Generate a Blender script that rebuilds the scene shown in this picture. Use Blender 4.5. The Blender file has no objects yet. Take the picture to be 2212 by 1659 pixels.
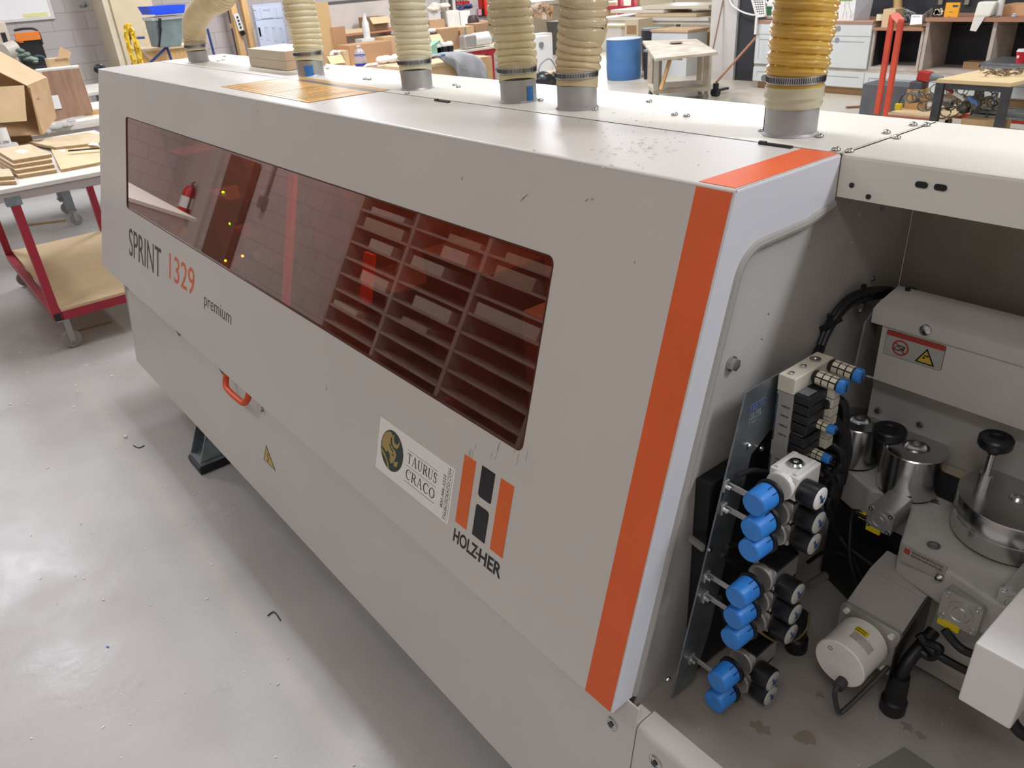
import bpy, bmesh, math, random
from mathutils import Vector, Matrix
random.seed(7)
PI = math.pi
SC = bpy.context.scene
COL = SC.collection
# ------------------------------------------------------------------ camera
IW, IH = 2212, 1659
CAM = Vector((3.98735, -0.63640, 1.76305))
YAW, PIT, ROL, FPX = 2.4891, -0.4984, -0.0710, 1654.36
def _basis():
    f = Vector((math.cos(PIT)*math.cos(YAW), math.cos(PIT)*math.sin(YAW), math.sin(PIT)))
    rt = f.cross(Vector((0, 0, 1))).normalized(); up = rt.cross(f)
    return f, rt*math.cos(ROL)+up*math.sin(ROL), -rt*math.sin(ROL)+up*math.cos(ROL)
CF, CR, CU = _basis()
cd = bpy.data.cameras.new('camera')
cam = bpy.data.objects.new('camera', cd); COL.objects.link(cam)
cd.sensor_fit = 'HORIZONTAL'; cd.sensor_width = 36.0; cd.lens = 36.0*FPX/IW
cd.clip_start = 0.05; cd.clip_end = 100
m = Matrix((CR, CU, -CF)).transposed().to_4x4(); m.translation = CAM
cam.matrix_world = m
cd.dof.use_dof = True; cd.dof.focus_distance = 1.75; cd.dof.aperture_fstop = 11
SC.camera = cam
# ------------------------------------------------------------------ world, light, exposure
SC.view_settings.view_transform = 'Standard'
SC.view_settings.look = 'None'
SC.view_settings.gamma = 1.0
SC.view_settings.use_curve_mapping = False
SC.view_settings.exposure = -0.12
w = bpy.data.worlds.new('world'); SC.world = w; w.use_nodes = True
w.node_tree.nodes['Background'].inputs[0].default_value = (0.85, 0.92, 1.0, 1)
w.node_tree.nodes['Background'].inputs[1].default_value = 1.0
def area(name, loc, size, power, col=(.95, 0.99, 1.11), rot=(0, 0, 0)):
    l = bpy.data.lights.new(name, 'AREA'); l.shape = 'RECTANGLE'; l.size, l.size_y = size
    l.energy = power; l.color = col
    o = bpy.data.objects.new(name, l); o.location = loc; o.rotation_euler = rot; COL.objects.link(o)
    return o
for i, (x, y, pw) in enumerate(LIGHTS := [(-4.9, 3.4, 175), (-0.9, 1.0, 72), (2.2, 1.0, 46), (5.9, 1.7, 118), (-5.0, 7.4, 190), (-1.5, 7.4, 105), (2.8, 7.6, 100), (-4.4, -0.9, 90), (0.2, -2.1, 26), (4.7, -1.9, 26)]):
    area('ceiling_lamp', (x, y, 3.93), (1.5, 0.5), pw)
area('daylight', (-9.5, 13.8, 2.2), (3.5, 2.6), 260, (0.93, 0.97, 1.04), (math.radians(78), 0, math.radians(180)))
# ------------------------------------------------------------------ ray helpers (photo pixel -> point on a real plane)
def ray(px, py): return (CF*FPX + CR*(px-IW/2) - CU*(py-IH/2)).normalized()
def onX(px, py, X): d = ray(px, py); return CAM + d*((X-CAM.x)/d.x)
def onY(px, py, Y): d = ray(px, py); return CAM + d*((Y-CAM.y)/d.y)
def onZ(px, py, Z): d = ray(px, py); return CAM + d*((Z-CAM.z)/d.z)
# ------------------------------------------------------------------ materials
def srgb(c):
    if isinstance(c, str): c = [int(c[i:i+2], 16)/255 for i in (0, 2, 4)]
    return tuple((v/12.92 if v <= .04045 else ((v+.055)/1.055)**2.4) for v in c)
MC = {}
def mat(name, col, rough=.5, metal=0., var=.0, vscale=8., bump=0., bscale=60., coat=0., col2=None, spec=.5, stretch=None, trans=0., emis=None, estr=0., subs=0.):
    if name in MC: return MC[name]
    M = bpy.data.materials.new(name); M.use_nodes = True; nt = M.node_tree; N = nt.nodes; L = nt.links
    b = N['Principled BSDF']; c = srgb(col)
    b.inputs['Base Color'].default_value = (*c, 1); b.inputs['Roughness'].default_value = rough
    b.inputs['Metallic'].default_value = metal; b.inputs['Coat Weight'].default_value = coat
    b.inputs['Specular IOR Level'].default_value = spec
    b.inputs['Transmission Weight'].default_value = trans
    if subs: b.inputs['Subsurface Weight'].default_value = subs; b.inputs['Subsurface Radius'].default_value = (.01, .008, .004)
    if emis: b.inputs['Emission Color'].default_value = (*srgb(emis), 1); b.inputs['Emission Strength'].default_value = estr
    if var or bump or col2:
        tc = N.new('ShaderNodeTexCoord'); src = tc.outputs['Object']
        if stretch:
            mp = N.new('ShaderNodeMapping'); mp.inputs['Scale'].default_value = stretch; L.new(src, mp.inputs[0]); src = mp.outputs[0]
    if var or col2:
        n = N.new('ShaderNodeTexNoise'); n.inputs['Scale'].default_value = vscale; n.inputs['Detail'].default_value = 6; L.new(src, n.inputs['Vector'])
        r = N.new('ShaderNodeValToRGB'); r.color_ramp.elements[0].position = .35; r.color_ramp.elements[1].position = .65
        if col2: c2 = srgb(col2); r.color_ramp.elements[0].color = (*c2, 1); r.color_ramp.elements[1].color = (*c, 1)
        else:
            r.color_ramp.elements[0].color = (*[v*(1-var) for v in c], 1); r.color_ramp.elements[1].color = (*[min(1, v*(1+var)) for v in c], 1)
        L.new(n.outputs['Fac'], r.inputs[0]); L.new(r.outputs[0], b.inputs['Base Color'])
    if bump:
        n2 = N.new('ShaderNodeTexNoise'); n2.inputs['Scale'].default_value = bscale; n2.inputs['Detail'].default_value = 4; L.new(src, n2.inputs['Vector'])
        bp = N.new('ShaderNodeBump'); bp.inputs['Strength'].default_value = bump; bp.inputs['Distance'].default_value = .01
        L.new(n2.outputs['Fac'], bp.inputs['Height']); L.new(bp.outputs[0], b.inputs['Normal'])
    MC[name] = M; return M
def glass_tint(name, tint, ior=1.5, gl=(1, 1, 1), boost=1.0):
    M = bpy.data.materials.new(name); M.use_nodes = True; nt = M.node_tree; N = nt.nodes; L = nt.links
    for n in list(N):
        if n.type != 'OUTPUT_MATERIAL': N.remove(n)
    out = [n for n in N if n.type == 'OUTPUT_MATERIAL'][0]
    t = N.new('ShaderNodeBsdfTransparent'); t.inputs[0].default_value = (*tint, 1)
    g = N.new('ShaderNodeBsdfGlossy'); g.inputs[0].default_value = (*gl, 1); g.inputs['Roughness'].default_value = .015
    fr = N.new('ShaderNodeFresnel'); fr.inputs[0].default_value = ior
    mu = N.new('ShaderNodeMath'); mu.operation = 'MULTIPLY'; mu.inputs[1].default_value = boost; mu.use_clamp = True
    L.new(fr.outputs[0], mu.inputs[0])
    ge = N.new('ShaderNodeNewGeometry'); iv = N.new('ShaderNodeMath'); iv.operation = 'SUBTRACT'; iv.inputs[0].default_value = 1; L.new(ge.outputs['Backfacing'], iv.inputs[1])
    m2 = N.new('ShaderNodeMath'); m2.operation = 'MULTIPLY'; L.new(mu.outputs[0], m2.inputs[0]); L.new(iv.outputs[0], m2.inputs[1]); mu = m2
    mx = N.new('ShaderNodeMixShader'); L.new(mu.outputs[0], mx.inputs[0]); df = N.new('ShaderNodeBsdfDiffuse'); df.inputs[0].default_value = (.42, .17, .12, 1); mb_ = N.new('ShaderNodeMixShader'); mb_.inputs[0].default_value = .06; L.new(t.outputs[0], mb_.inputs[1]); L.new(df.outputs[0], mb_.inputs[2]); L.new(mb_.outputs[0], mx.inputs[1]); L.new(g.outputs[0], mx.inputs[2]); L.new(mx.outputs[0], out.inputs[0])
    MC[name] = M; return M
def brick_mat(name, c1, c2, mortar, axes, bw=.4, bh=.2, rough=.8):
    M = bpy.data.materials.new(name); M.use_nodes = True; nt = M.node_tree; N = nt.nodes; L = nt.links; b = N['Principled BSDF']
    tc = N.new('ShaderNodeTexCoord'); s = N.new('ShaderNodeSeparateXYZ'); cb = N.new('ShaderNodeCombineXYZ')
    L.new(tc.outputs['Object'], s.inputs[0]); L.new(s.outputs[axes[0]], cb.inputs[0]); L.new(s.outputs[axes[1]], cb.inputs[1])
    br = N.new('ShaderNodeTexBrick'); br.inputs['Scale'].default_value = 1; br.inputs['Brick Width'].default_value = bw; br.inputs['Row Height'].default_value = bh
    br.inputs['Mortar Size'].default_value = .004; br.inputs['Color1'].default_value = (*srgb(c1), 1); br.inputs['Color2'].default_value = (*srgb(c2), 1); br.inputs['Mortar'].default_value = (*srgb(mortar), 1)
    L.new(cb.outputs[0], br.inputs['Vector']); L.new(br.outputs['Color'], b.inputs['Base Color']); b.inputs['Roughness'].default_value = rough
    bp = N.new('ShaderNodeBump'); bp.inputs['Strength'].default_value = .5; bp.inputs['Distance'].default_value = .006; bp.invert = True
    L.new(br.outputs['Fac'], bp.inputs['Height']); L.new(bp.outputs[0], b.inputs['Normal']); MC[name] = M; return M
# machine
M_PANEL = mat('panel_paint', 'cbc6be', .36, bump=.05, bscale=700, var=.02, vscale=3)
M_ROOF = mat('roof_paint', 'd9d6cd', .38, bump=.08, bscale=400, var=.03, vscale=5)
M_ROOFB = mat('rear_roof_paint', 'dedacd', .45, bump=.05, bscale=400, var=.02, vscale=4)
M_EDGE = mat('edge_white', 'cfd0d4', .4)
M_ORANGE = mat('orange_paint', 'e0602c', .45, bump=.15, bscale=500, var=.05, vscale=6)
M_BLACK = mat('black_print', '1d1d1f', .5)
M_GREYT = mat('grey_print', '3d3c3c', .5)
M_DIRTY = mat('dirty_panel', 'b3b0aa', .5, var=.08, vscale=3, col2='a39e96', bump=.04, bscale=300)
M_DECK = mat('deck_paint', 'aca79f', .5, col2='948b7f', vscale=5, bump=.04, bscale=300)
M_STEEL = mat('turned_steel', 'c9c9c8', .22, 1., var=.04, vscale=30)
M_BRUSH = mat('brushed_steel', 'b9bab9', .34, 1., bump=.06, bscale=200)
M_GALV = mat('galvanized', '9aa3a8', .38, .9, var=.15, vscale=25)
M_ALU = mat('aluminium', 'b9b7b2', .42, .7, var=.06, vscale=20)
M_CAST = mat('cast_grey', 'b9b6ae', .55, var=.1, vscale=18, bump=.1, bscale=120)
M_RUB = mat('black_rubber', '141518', .45, var=.2, vscale=20)
M_BLKP = mat('black_plastic', '1b1c1f', .35)
M_BLUEP = mat('blue_plastic', '2f7fd0', .38, var=.08, vscale=30)
M_BEIGE = mat('beige_plastic', 'c9c4b6', .5, var=.05, vscale=30)
M_CREAM = mat('cream_filter', 'd8cfb8', .7)
M_GLASSC = mat('gauge_lens', 'b9bab4', .15, coat=.6)
M_WHITE = mat('white_plastic', 'dddbd4', .4, var=.04, vscale=20)
M_STICK = mat('white_sticker', 'efebe4', .35)
M_YEL = mat('yellow_sticker', 'dcc41c', .5)
M_RED = mat('red_sticker', 'a63a30', .5)
M_PANE = glass_tint('orange_acrylic', (.86, .46, .34), 1.55, (1, .93, .90), 2.1)
M_DARKIN = mat('dark_interior', '8a6a60', .7, var=.3, vscale=6)
M_SEAL = mat('rubber_seal', '9a978f', .6)
M_GALVD = mat('collar_metal', 'a8a6a4', .45, .6, var=.1, vscale=18)
M_TAPE = mat('blue_tape', '2f74b8', .6)
# ------------------------------------------------------------------ mesh builder
class MB:
    def __init__(s): s.v = []; s.f = []
    def add(s, vs, fs):
        n = len(s.v); s.v += [Vector(v) for v in vs]; s.f += [tuple(i+n for i in f) for f in fs]; return s
    def box(s, a, b):
        x0, y0, z0 = [min(a[i], b[i]) for i in range(3)]; x1, y1, z1 = [max(a[i], b[i]) for i in range(3)]
        return s.hexa([(x0, y0, z0), (x1, y0, z0), (x1, y1, z0), (x0, y1, z0), (x0, y0, z1), (x1, y0, z1), (x1, y1, z1), (x0, y1, z1)])
    def hexa(s, p): return s.add(p, [(0, 3, 2, 1), (4, 5, 6, 7), (0, 1, 5, 4), (1, 2, 6, 5), (2, 3, 7, 6), (3, 0, 4, 7)])
    def obox(s, c, size, rot=(0, 0, 0)):
        from mathutils import Euler
        R = Euler(rot).to_matrix(); c = Vector(c); h = [v/2 for v in size]
        pts = [(-1, -1, -1), (1, -1, -1), (1, 1, -1), (-1, 1, -1), (-1, -1, 1), (1, -1, 1), (1, 1, 1), (-1, 1, 1)]
        return s.hexa([c+R@Vector((p[0]*h[0], p[1]*h[1], p[2]*h[2])) for p in pts])
    def beam(s, p0, p1, w, h=None, up=(0, 0, 1)):
        p0, p1 = Vector(p0), Vector(p1); d = (p1-p0).normalized(); h = h or w; up = Vector(up)
        if abs(d.dot(up)) > .99: up = Vector((1, 0, 0))
        a = d.cross(up).normalized()*w/2; b = a.cross(d).normalized()*h/2
        return s.hexa([p0-a-b, p0+a-b, p1+a-b, p1-a-b, p0-a+b, p0+a+b, p1+a+b, p1-a+b])
    def lathe(s, prof, o, ax=(0, 0, 1), seg=24, cap=True):   # prof [(r, t)]
        o = Vector(o); ax = Vector(ax).normalized(); t = Vector((1, 0, 0)) if abs(ax.x) < .9 else Vector((0, 1, 0))
        a = ax.cross(t).normalized(); b = ax.cross(a); vs = []; fs = []
        for r, h in prof:
            for k in range(seg):
                q = 2*PI*k/seg; vs.append(o+ax*h+(a*math.cos(q)+b*math.sin(q))*r)
        for i in range(len(prof)-1):
            for k in range(seg):
                k2 = (k+1) % seg; fs.append((i*seg+k, i*seg+k2, (i+1)*seg+k2, (i+1)*seg+k))
        if cap: fs.append(tuple(range(seg))[::-1]); fs.append(tuple((len(prof)-1)*seg+k for k in range(seg)))
        return s.add(vs, fs)
    def cyl(s, p0, p1, r, r1=None, seg=20):
        p0, p1 = Vector(p0), Vector(p1); L = (p1-p0).length
        return s.lathe([(r, 0), (r if r1 is None else r1, L)], p0, p1-p0, seg)
    def tube(s, pts, r, seg=10, smooth=True, closed=False):
        P = [Vector(p) for p in pts]
        if smooth and len(P) > 2:
            Q = []
            for i in range(len(P)-1):
                a = P[max(i-1, 0)]; b = P[i]; c = P[i+1]; d = P[min(i+2, len(P)-1)]
                for k in range(8):
                    t = k/8; Q.append(.5*((2*b)+(c-a)*t+(2*a-5*b+4*c-d)*t*t+(-a+3*b-3*c+d)*t**3))
            Q.append(P[-1]); P = Q
        return s.rings(P, [r]*len(P), seg)
    def rings(s, P, R, seg=24):
        n = len(P); vs = []; fs = []; ref = None
        for i in range(n):
            d = (P[min(i+1, n-1)]-P[max(i-1, 0)]).normalized()
            if ref is None:
                ref = d.cross(Vector((0, 0, 1)) if abs(d.z) < .9 else Vector((1, 0, 0))).normalized()
            ref = (ref-d*ref.dot(d)).normalized(); b = d.cross(ref)
            for k in range(seg):
                q = 2*PI*k/seg; vs.append(P[i]+(ref*math.cos(q)+b*math.sin(q))*R[i])
        for i in range(n-1):
            for k in range(seg):
                k2 = (k+1) % seg; fs.append((i*seg+k, i*seg+k2, (i+1)*seg+k2, (i+1)*seg+k))
        fs.append(tuple(range(seg))[::-1]); fs.append(tuple((n-1)*seg+k for k in range(seg)))
        return s.add(vs, fs)
    def sphere(s, c, r, sc=(1, 1, 1), seg=16, rg=10):
        c = Vector(c); vs = []; fs = []
        for i in range(rg+1):
            a = PI*i/rg
            for k in range(seg):
                q = 2*PI*k/seg; vs.append(c+Vector((math.sin(a)*math.cos(q)*r*sc[0], math.sin(a)*math.sin(q)*r*sc[1], math.cos(a)*r*sc[2])))
        for i in range(rg):
            for k in range(seg):
                k2 = (k+1) % seg; fs.append((i*seg+k, (i+1)*seg+k, (i+1)*seg+k2, i*seg+k2))
        return s.add(vs, fs)
    def plate(s, outer, o, u, v, th, holes=()):   # flat plate with holes; front at o, thickness goes to -n (n = u x v)
        o, u, v = Vector(o), Vector(u), Vector(v); n = u.cross(v).normalized()
        bm = bmesh.new(); es = []
        for lp in [outer]+list(holes):
            vs = [bm.verts.new((p[0], p[1], 0)) for p in lp]
            for i in range(len(vs)): es.append(bm.edges.new((vs[i], vs[(i+1) % len(vs)])))
        bmesh.ops.triangle_fill(bm, use_beauty=True, edges=es)
        bmesh.ops.recalc_face_normals(bm, faces=bm.faces)
        bm.verts.index_update(); W = lambda p, d: o+u*p.x+v*p.y-n*d
        vs = [W(x.co, 0) for x in bm.verts]; fs = []
        for f in bm.faces:
            ids = [x.index for x in f.verts]
            if f.normal.z < 0: ids = ids[::-1]
            fs.append(tuple(ids))
        k = len(vs); vs2 = [W(x.co, th) for x in bm.verts]; fs2 = [tuple(i+k for i in f[::-1]) for f in fs]
        side = []
        for e in bm.edges:
            if len(e.link_faces) == 1: a, b = e.verts[0].index, e.verts[1].index; side.append((a, b, b+k, a+k))
        bm.free(); return s.add(vs+vs2, fs+fs2+side)
    def sweep(s, prof, x0, x1, th):   # sheet bent in the y-z plane, extruded along x
        vs = []; n = len(prof); P = [Vector((0, *p)) for p in prof]; off = []
        for i in range(n):
            d = (P[min(i+1, n-1)]-P[max(i-1, 0)]).normalized(); off.append(Vector((0, d.z, -d.y))*th)
        for x in (x0, x1):
            X = Vector((x, 0, 0)); vs += [p+X for p in P]+[p+q+X for p, q in zip(P, off)]
        fs = []
        for i in range(n-1):
            fs += [(i, i+1, 2*n+i+1, 2*n+i), (n+i, 3*n+i, 3*n+i+1, n+i+1), (i, n+i, n+i+1, i+1), (2*n+i, 2*n+i+1, 3*n+i+1, 3*n+i)]
        fs += [(0, 2*n, 3*n, n), (n-1, 2*n-1, 4*n-1, 3*n-1)]
        return s.add(vs, fs)
ORG = {}
def build(name, mb, material, parent=None, origin=None, bevel=0, smooth=False, label=None, bseg=2, autos=True):
    if origin is None:
        if parent is not None: origin = ORG[parent.name]
        else:
            xs = [v.x for v in mb.v]; ys = [v.y for v in mb.v]; zs = [v.z for v in mb.v]
            origin = Vector(((min(xs)+max(xs))/2, (min(ys)+max(ys))/2, min(zs)))
    origin = Vector(origin)
    me = bpy.data.meshes.new(name); me.from_pydata([v-origin for v in mb.v], [], mb.f); me.validate()
    bm = bmesh.new(); bm.from_mesh(me); bmesh.ops.recalc_face_normals(bm, faces=bm.faces); bm.to_mesh(me); bm.free()
    for mm in (material if isinstance(material, (list, tuple)) else [material]): me.materials.append(mm)
    o = bpy.data.objects.new(name, me); COL.objects.link(o)
    ORG[o.name] = origin
    if parent is not None: o.parent = parent
    else: o.location = origin
    if smooth:
        for p in me.polygons: p.use_smooth = True
        try: me.set_sharp_from_angle(angle=math.radians(35))
        except Exception: pass
    if bevel:
        b = o.modifiers.new('bevel', 'BEVEL'); b.width = bevel; b.segments = bseg; b.limit_method = 'ANGLE'; b.angle_limit = math.radians(40)
    if label: o['label'] = label
    return o
def tag(o, label, cat, group=None, kind=None):
    o['label'] = label; o['category'] = cat
    if group: o['group'] = group
    if kind: o['kind'] = kind
    return o
def thing(name, label, cat, loc, group=None):
    o = bpy.data.objects.new(name, None); COL.objects.link(o); o.location = loc; ORG[o.name] = Vector(loc); o.empty_display_size = .1
    return tag(o, label, cat, group)
def solo(name, label, cat, mb, material, group=None, **k): return tag(build(name, mb, material, **k), label, cat, group)
def struct(name, mb, material, **k): o = build(name, mb, material, **k); o['kind'] = 'structure'; return o
def copy_tree(o, loc, label=None, group=None):
    c = o.copy(); COL.objects.link(c); c.location = loc
    for ch in o.children:
        d = ch.copy(); COL.objects.link(d); d.parent = c
        for g in ch.children: e = g.copy(); COL.objects.link(e); e.parent = d
    if label: c['label'] = label
    if group: c['group'] = group
    return c
def rrect(x0, y0, x1, y1, r, n=4):
    out = []
    for cx, cy, a0 in ((x1-r, y1-r, 0), (x0+r, y1-r, 90), (x0+r, y0+r, 180), (x1-r, y0+r, 270)):
        for k in range(n+1): a = math.radians(a0+90*k/n); out.append((cx+r*math.cos(a), cy+r*math.sin(a)))
    return out
def circ(cx, cy, r, n=20): return [(cx+r*math.cos(2*PI*k/n), cy+r*math.sin(2*PI*k/n)) for k in range(n)]
def text_part(name, s, material, parent, o, u, v, height, width=None, th=.0006, bold=0., label=None, shear=0., rot=0.):
    c = bpy.data.curves.new('t', 'FONT'); c.body = s; c.size = 1; c.offset = bold; c.shear = shear; c.resolution_u = 6; c.fill_mode = 'FRONT'
    t = bpy.data.objects.new('t', c); COL.objects.link(t); bpy.context.view_layer.update()
    dg = bpy.context.evaluated_depsgraph_get(); me0 = bpy.data.meshes.new_from_object(t.evaluated_get(dg))
    bm = bmesh.new(); bm.from_mesh(me0); r = bmesh.ops.extrude_face_region(bm, geom=bm.faces[:])
    for e in r['geom']:
        if isinstance(e, bmesh.types.BMVert): e.co.z -= 1
    vs = [x.co.copy() for x in bm.verts]; bm.verts.index_update(); fs = [tuple(x.index for x in f.verts) for f in bm.faces]; bm.free()
    bpy.data.objects.remove(t); bpy.data.meshes.remove(me0)
    x0 = min(q.x for q in vs); x1 = max(q.x for q in vs); y0 = min(q.y for q in vs); y1 = max(q.y for q in vs)
    sy = height/(y1-y0); sx = width/(x1-x0) if width else sy
    o, u, v = Vector(o), Vector(u).normalized(), Vector(v).normalized(); n = u.cross(v)
    mb = MB(); mb.add([o+u*((q.x-x0)*sx)+v*((q.y-y0)*sy)+n*(th*(1+q.z)) for q in vs], fs)
    return build(name, mb, material, parent, label=label)
# ================================================================== ROOM SHELL
M_FLOOR = None
def floor_mat():
    M = bpy.data.materials.new('painted_concrete'); M.use_nodes = True; nt = M.node_tree; N = nt.nodes; L = nt.links; b = N['Principled BSDF']
    tc = N.new('ShaderNodeTexCoord')
    def noise(sc, det=6, rough=.6):
        n = N.new('ShaderNodeTexNoise'); n.inputs['Scale'].default_value = sc; n.inputs['Detail'].default_value = det; n.inputs['Roughness'].default_value = rough; L.new(tc.outputs['Object'], n.inputs['Vector']); return n
    def ramp(n, p0, c0, p1, c1):
        r = N.new('ShaderNodeValToRGB'); r.color_ramp.elements[0].position = p0; r.color_ramp.elements[1].position = p1
        r.color_ramp.elements[0].color = (*srgb(c0), 1); r.color_ramp.elements[1].color = (*srgb(c1), 1); L.new(n.outputs['Fac'], r.inputs[0]); return r
    a = ramp(noise(1.3), .35, 'aba8a3', .65, 'bab7b2')
    d = ramp(noise(2.2, 8, .7), .5, '000000', .64, 'ffffff')   # dust patches (thicker far away from the machine)
    sx = N.new('ShaderNodeSeparateXYZ'); L.new(tc.outputs['Object'], sx.inputs[0])
    mr = N.new('ShaderNodeMapRange'); mr.inputs[1].default_value = 1.5; mr.inputs[2].default_value = 6; L.new(sx.outputs['Y'], mr.inputs[0])
    mx = N.new('ShaderNodeMixRGB'); L.new(a.outputs[0], mx.inputs[1]); mx.inputs[2].default_value = (*srgb('c2b69e'), 1)
    mm = N.new('ShaderNodeMath'); mm.operation = 'MULTIPLY'; L.new(d.outputs[0], mm.inputs[0]); L.new(mr.outputs[0], mm.inputs[1])
    m3 = N.new('ShaderNodeMath'); m3.operation = 'MULTIPLY_ADD'; m3.inputs[1].default_value = .6; L.new(mr.outputs[0], m3.inputs[0]); m4 = N.new('ShaderNodeMath'); m4.operation = 'MULTIPLY'; m4.inputs[1].default_value = .4; L.new(mm.outputs[0], m4.inputs[0]); L.new(m4.outputs[0], m3.inputs[2])
    L.new(m3.outputs[0], mx.inputs[0]); L.new(mx.outputs[0], b.inputs['Base Color'])
    rr = N.new('ShaderNodeMapRange'); n3 = noise(1.7, 7, .65); L.new(n3.outputs['Fac'], rr.inputs[0]); rr.inputs[1].default_value = .35; rr.inputs[2].default_value = .7; rr.inputs[3].default_value = .24; rr.inputs[4].default_value = .5
    L.new(rr.outputs[0], b.inputs['Roughness'])
    bp = N.new('ShaderNodeBump'); bp.inputs['Strength'].default_value = .12; bp.inputs['Distance'].default_value = .01; n4 = noise(14, 5); L.new(n4.outputs['Fac'], bp.inputs['Height']); L.new(bp.outputs[0], b.inputs['Normal'])
    return M
M_FLOOR = floor_mat()
M_CMU = brick_mat('block_wall', 'b6afab', 'b1aaa6', '97918d', (1, 2))
M_CMUX = brick_mat('block_wall_x', 'b3a9a2', 'aea49d', '978d86', (0, 2))
M_CEIL = mat('ceiling_paint', 'cfccc6', .9)
M_BLKW = mat('black_wall', '2b2c30', .55, var=.2, vscale=3)
struct('floor', MB().box((-13.5, -3.2, -.1), (7.2, 16.5, 0)), M_FLOOR, origin=(0, 0, 0))
struct('ceiling', MB().box((-13.5, -3.2, 4.0), (7.2, 16.5, 4.1)), M_CEIL)
struct('wall_left', MB().box((-8.1, -2.9, 0), (-7.9, 9.3, 4)), M_CMU, origin=(-8, 0, 0))
struct('wall_front', MB().box((-8.1, -3.0, 0), (7.2, -2.8, 4)), M_CMUX, origin=(0, -2.8, 0))
struct('wall_right', MB().box((6.8, -2.8, 0), (7.0, 10.3, 4)), M_CMU, origin=(6.8, 0, 0))
struct('wall_back', MB().box((-3.35, 10.12, 0), (6.8, 10.3, 4)), M_BLKW)
struct('wall_far', MB().box((-13.4, 16.2, 0), (-3.2, 16.4, 4)), mat('far_wall', 'c9c0b2', .8))
struct('wall_bay_left', MB().box((-13.4, 9.3, 0), (-13.2, 16.2, 4)), MC['far_wall'])
struct('wall_bay_right', MB().box((-3.35, 10.3, 0), (-3.2, 16.2, 4)), MC['far_wall'])
struct('wall_bay_front', MB().box((-13.2, 9.1, 0), (-8.1, 9.3, 4)), MC['far_wall'])
# ceiling light fittings (outside the frame, they light the shop)
M_LED = mat('led_panel', 'fff3df', .5, emis='fff0d8', estr=3)
for i, (x, y, pw) in enumerate(LIGHTS):
    t = thing('ceiling_light', 'long white rectangular light fitting on the workshop ceiling', 'ceiling light', (x, y, 3.94), 'ceiling lights over the shop')
    build('housing', MB().box((x-.78, y-.28, 3.95), (x+.78, y+.28, 3.998)), M_WHITE, t)
    build('diffuser', MB().box((x-.75, y-.25, 3.94), (x+.75, y+.25, 3.952)), M_LED, t)

# ================================================================== MACHINE
mc = thing('edge_banding_machine', 'long light grey industrial edge banding machine with orange stripe and brown tinted window', 'machine', (1.9, .4, 0))
XL, XR = 0.0, 3.37           # hood ends
YT, ZB, ZT = .2387, .63, 1.48
hlen = math.hypot(YT, ZT-ZB)
U = Vector((1, 0, 0)); V = Vector((0, YT, ZT-ZB)).normalized(); HN = U.cross(V)
H0 = Vector((0, 0, ZB))
hp = lambda x, v, d=0: H0+U*x+V*v+HN*d
# hood: front sheet with window opening, bent corner, top sheet, left end
hood = MB()
rad = .006
front = [(XL, 0), (XR-.003, 0), (XR-.003, hlen-rad), (XL, hlen-rad)]
hood.plate(front, H0, U, V, .003, holes=[rrect(.428, .350, 3.046, .719, .016, 5)])
a0 = math.atan2(-HN.z, -HN.y)
cy, cz = YT+.0006, ZT-.006
arc = []
for k in range(6):
    a = math.atan2(HN.z, HN.y)+(math.pi/2-math.atan2(HN.z, HN.y))*k/5
    arc.append((cy+.0035+rad*math.cos(a), cz+rad*math.sin(a)))
hood.sweep([(YT*(1-.004/ZT)-.0, ZT-.0105)]+arc+[(.5005, ZT)], XL, XR-.002, .0025)
hood.plate([(0.0, ZB), (.5, ZB), (.5, ZT-.003), (YT+.004, ZT-.003), (0.003, ZB)][0:4], (XL, 0, 0), (0, 1, 0), (0, 0, 1), -.003)
H = build('hood', hood, M_PANEL, mc, smooth=True)
# right end of the hood: L shaped band with rounded inner corner
def endband():
    def fy(z): return YT*(z-ZB)/(ZT-ZB)
    out = [(fy(ZB)+.004, ZB+.001), (fy(ZT)+.004, ZT-.004), (.4995, ZT-.004), (.4995, ZT-.072)]
    w = .052; r = .055; z1 = ZT-.088
    inner = [(.42, z1+.002)]
    cxy, czz = fy(z1-r)+w+r*1.0, z1-r
    for k in range(9):
        a = math.radians(90+ (180-15.7-90+0)*k/8)
        inner.append((cxy+r*math.cos(a), czz+r*math.sin(a)))
    inner += [(fy(ZB)+w, ZB+.001)]
    return out, inner, cxy, czz, r
eo, ei, *_ = endband()
build('hood_end_band', MB().plate(eo+ei, (XR, 0, 0), (0, 1, 0), (0, 0, 1), .003), M_EDGE, mc, bevel=.001)
MB_ = MB().tube([(XR-.0035, YT*0+.0035, ZB), (XR-.0035, YT+.0035, ZT-.0045)], .0035, 10, smooth=False)
MB_.tube([(XR-.0035, YT+.003, ZT-.0045), (XR-.0035, .4995, ZT-.0045)], .0035, 10, smooth=False)
build('hood_corner_edge', MB_, M_EDGE, mc, smooth=True)
# foam seal following the band
sp = [(XR-.004, y, z) for y, z in [(.4985, ZT-.078)]+ei[:]]
seal = MB(); pts = [Vector(p) for p in sp]
pts = [pts[0]+(pts[1]-pts[0])*0]+[q_+Vector((0, .004, -.005)) for q_ in pts[1:-1]]+[pts[-1]+Vector((0, .005, .002))]
seal.tube(pts, .0095, 10, smooth=False)
build('foam_seal', seal, M_SEAL, mc, smooth=True)
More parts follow.
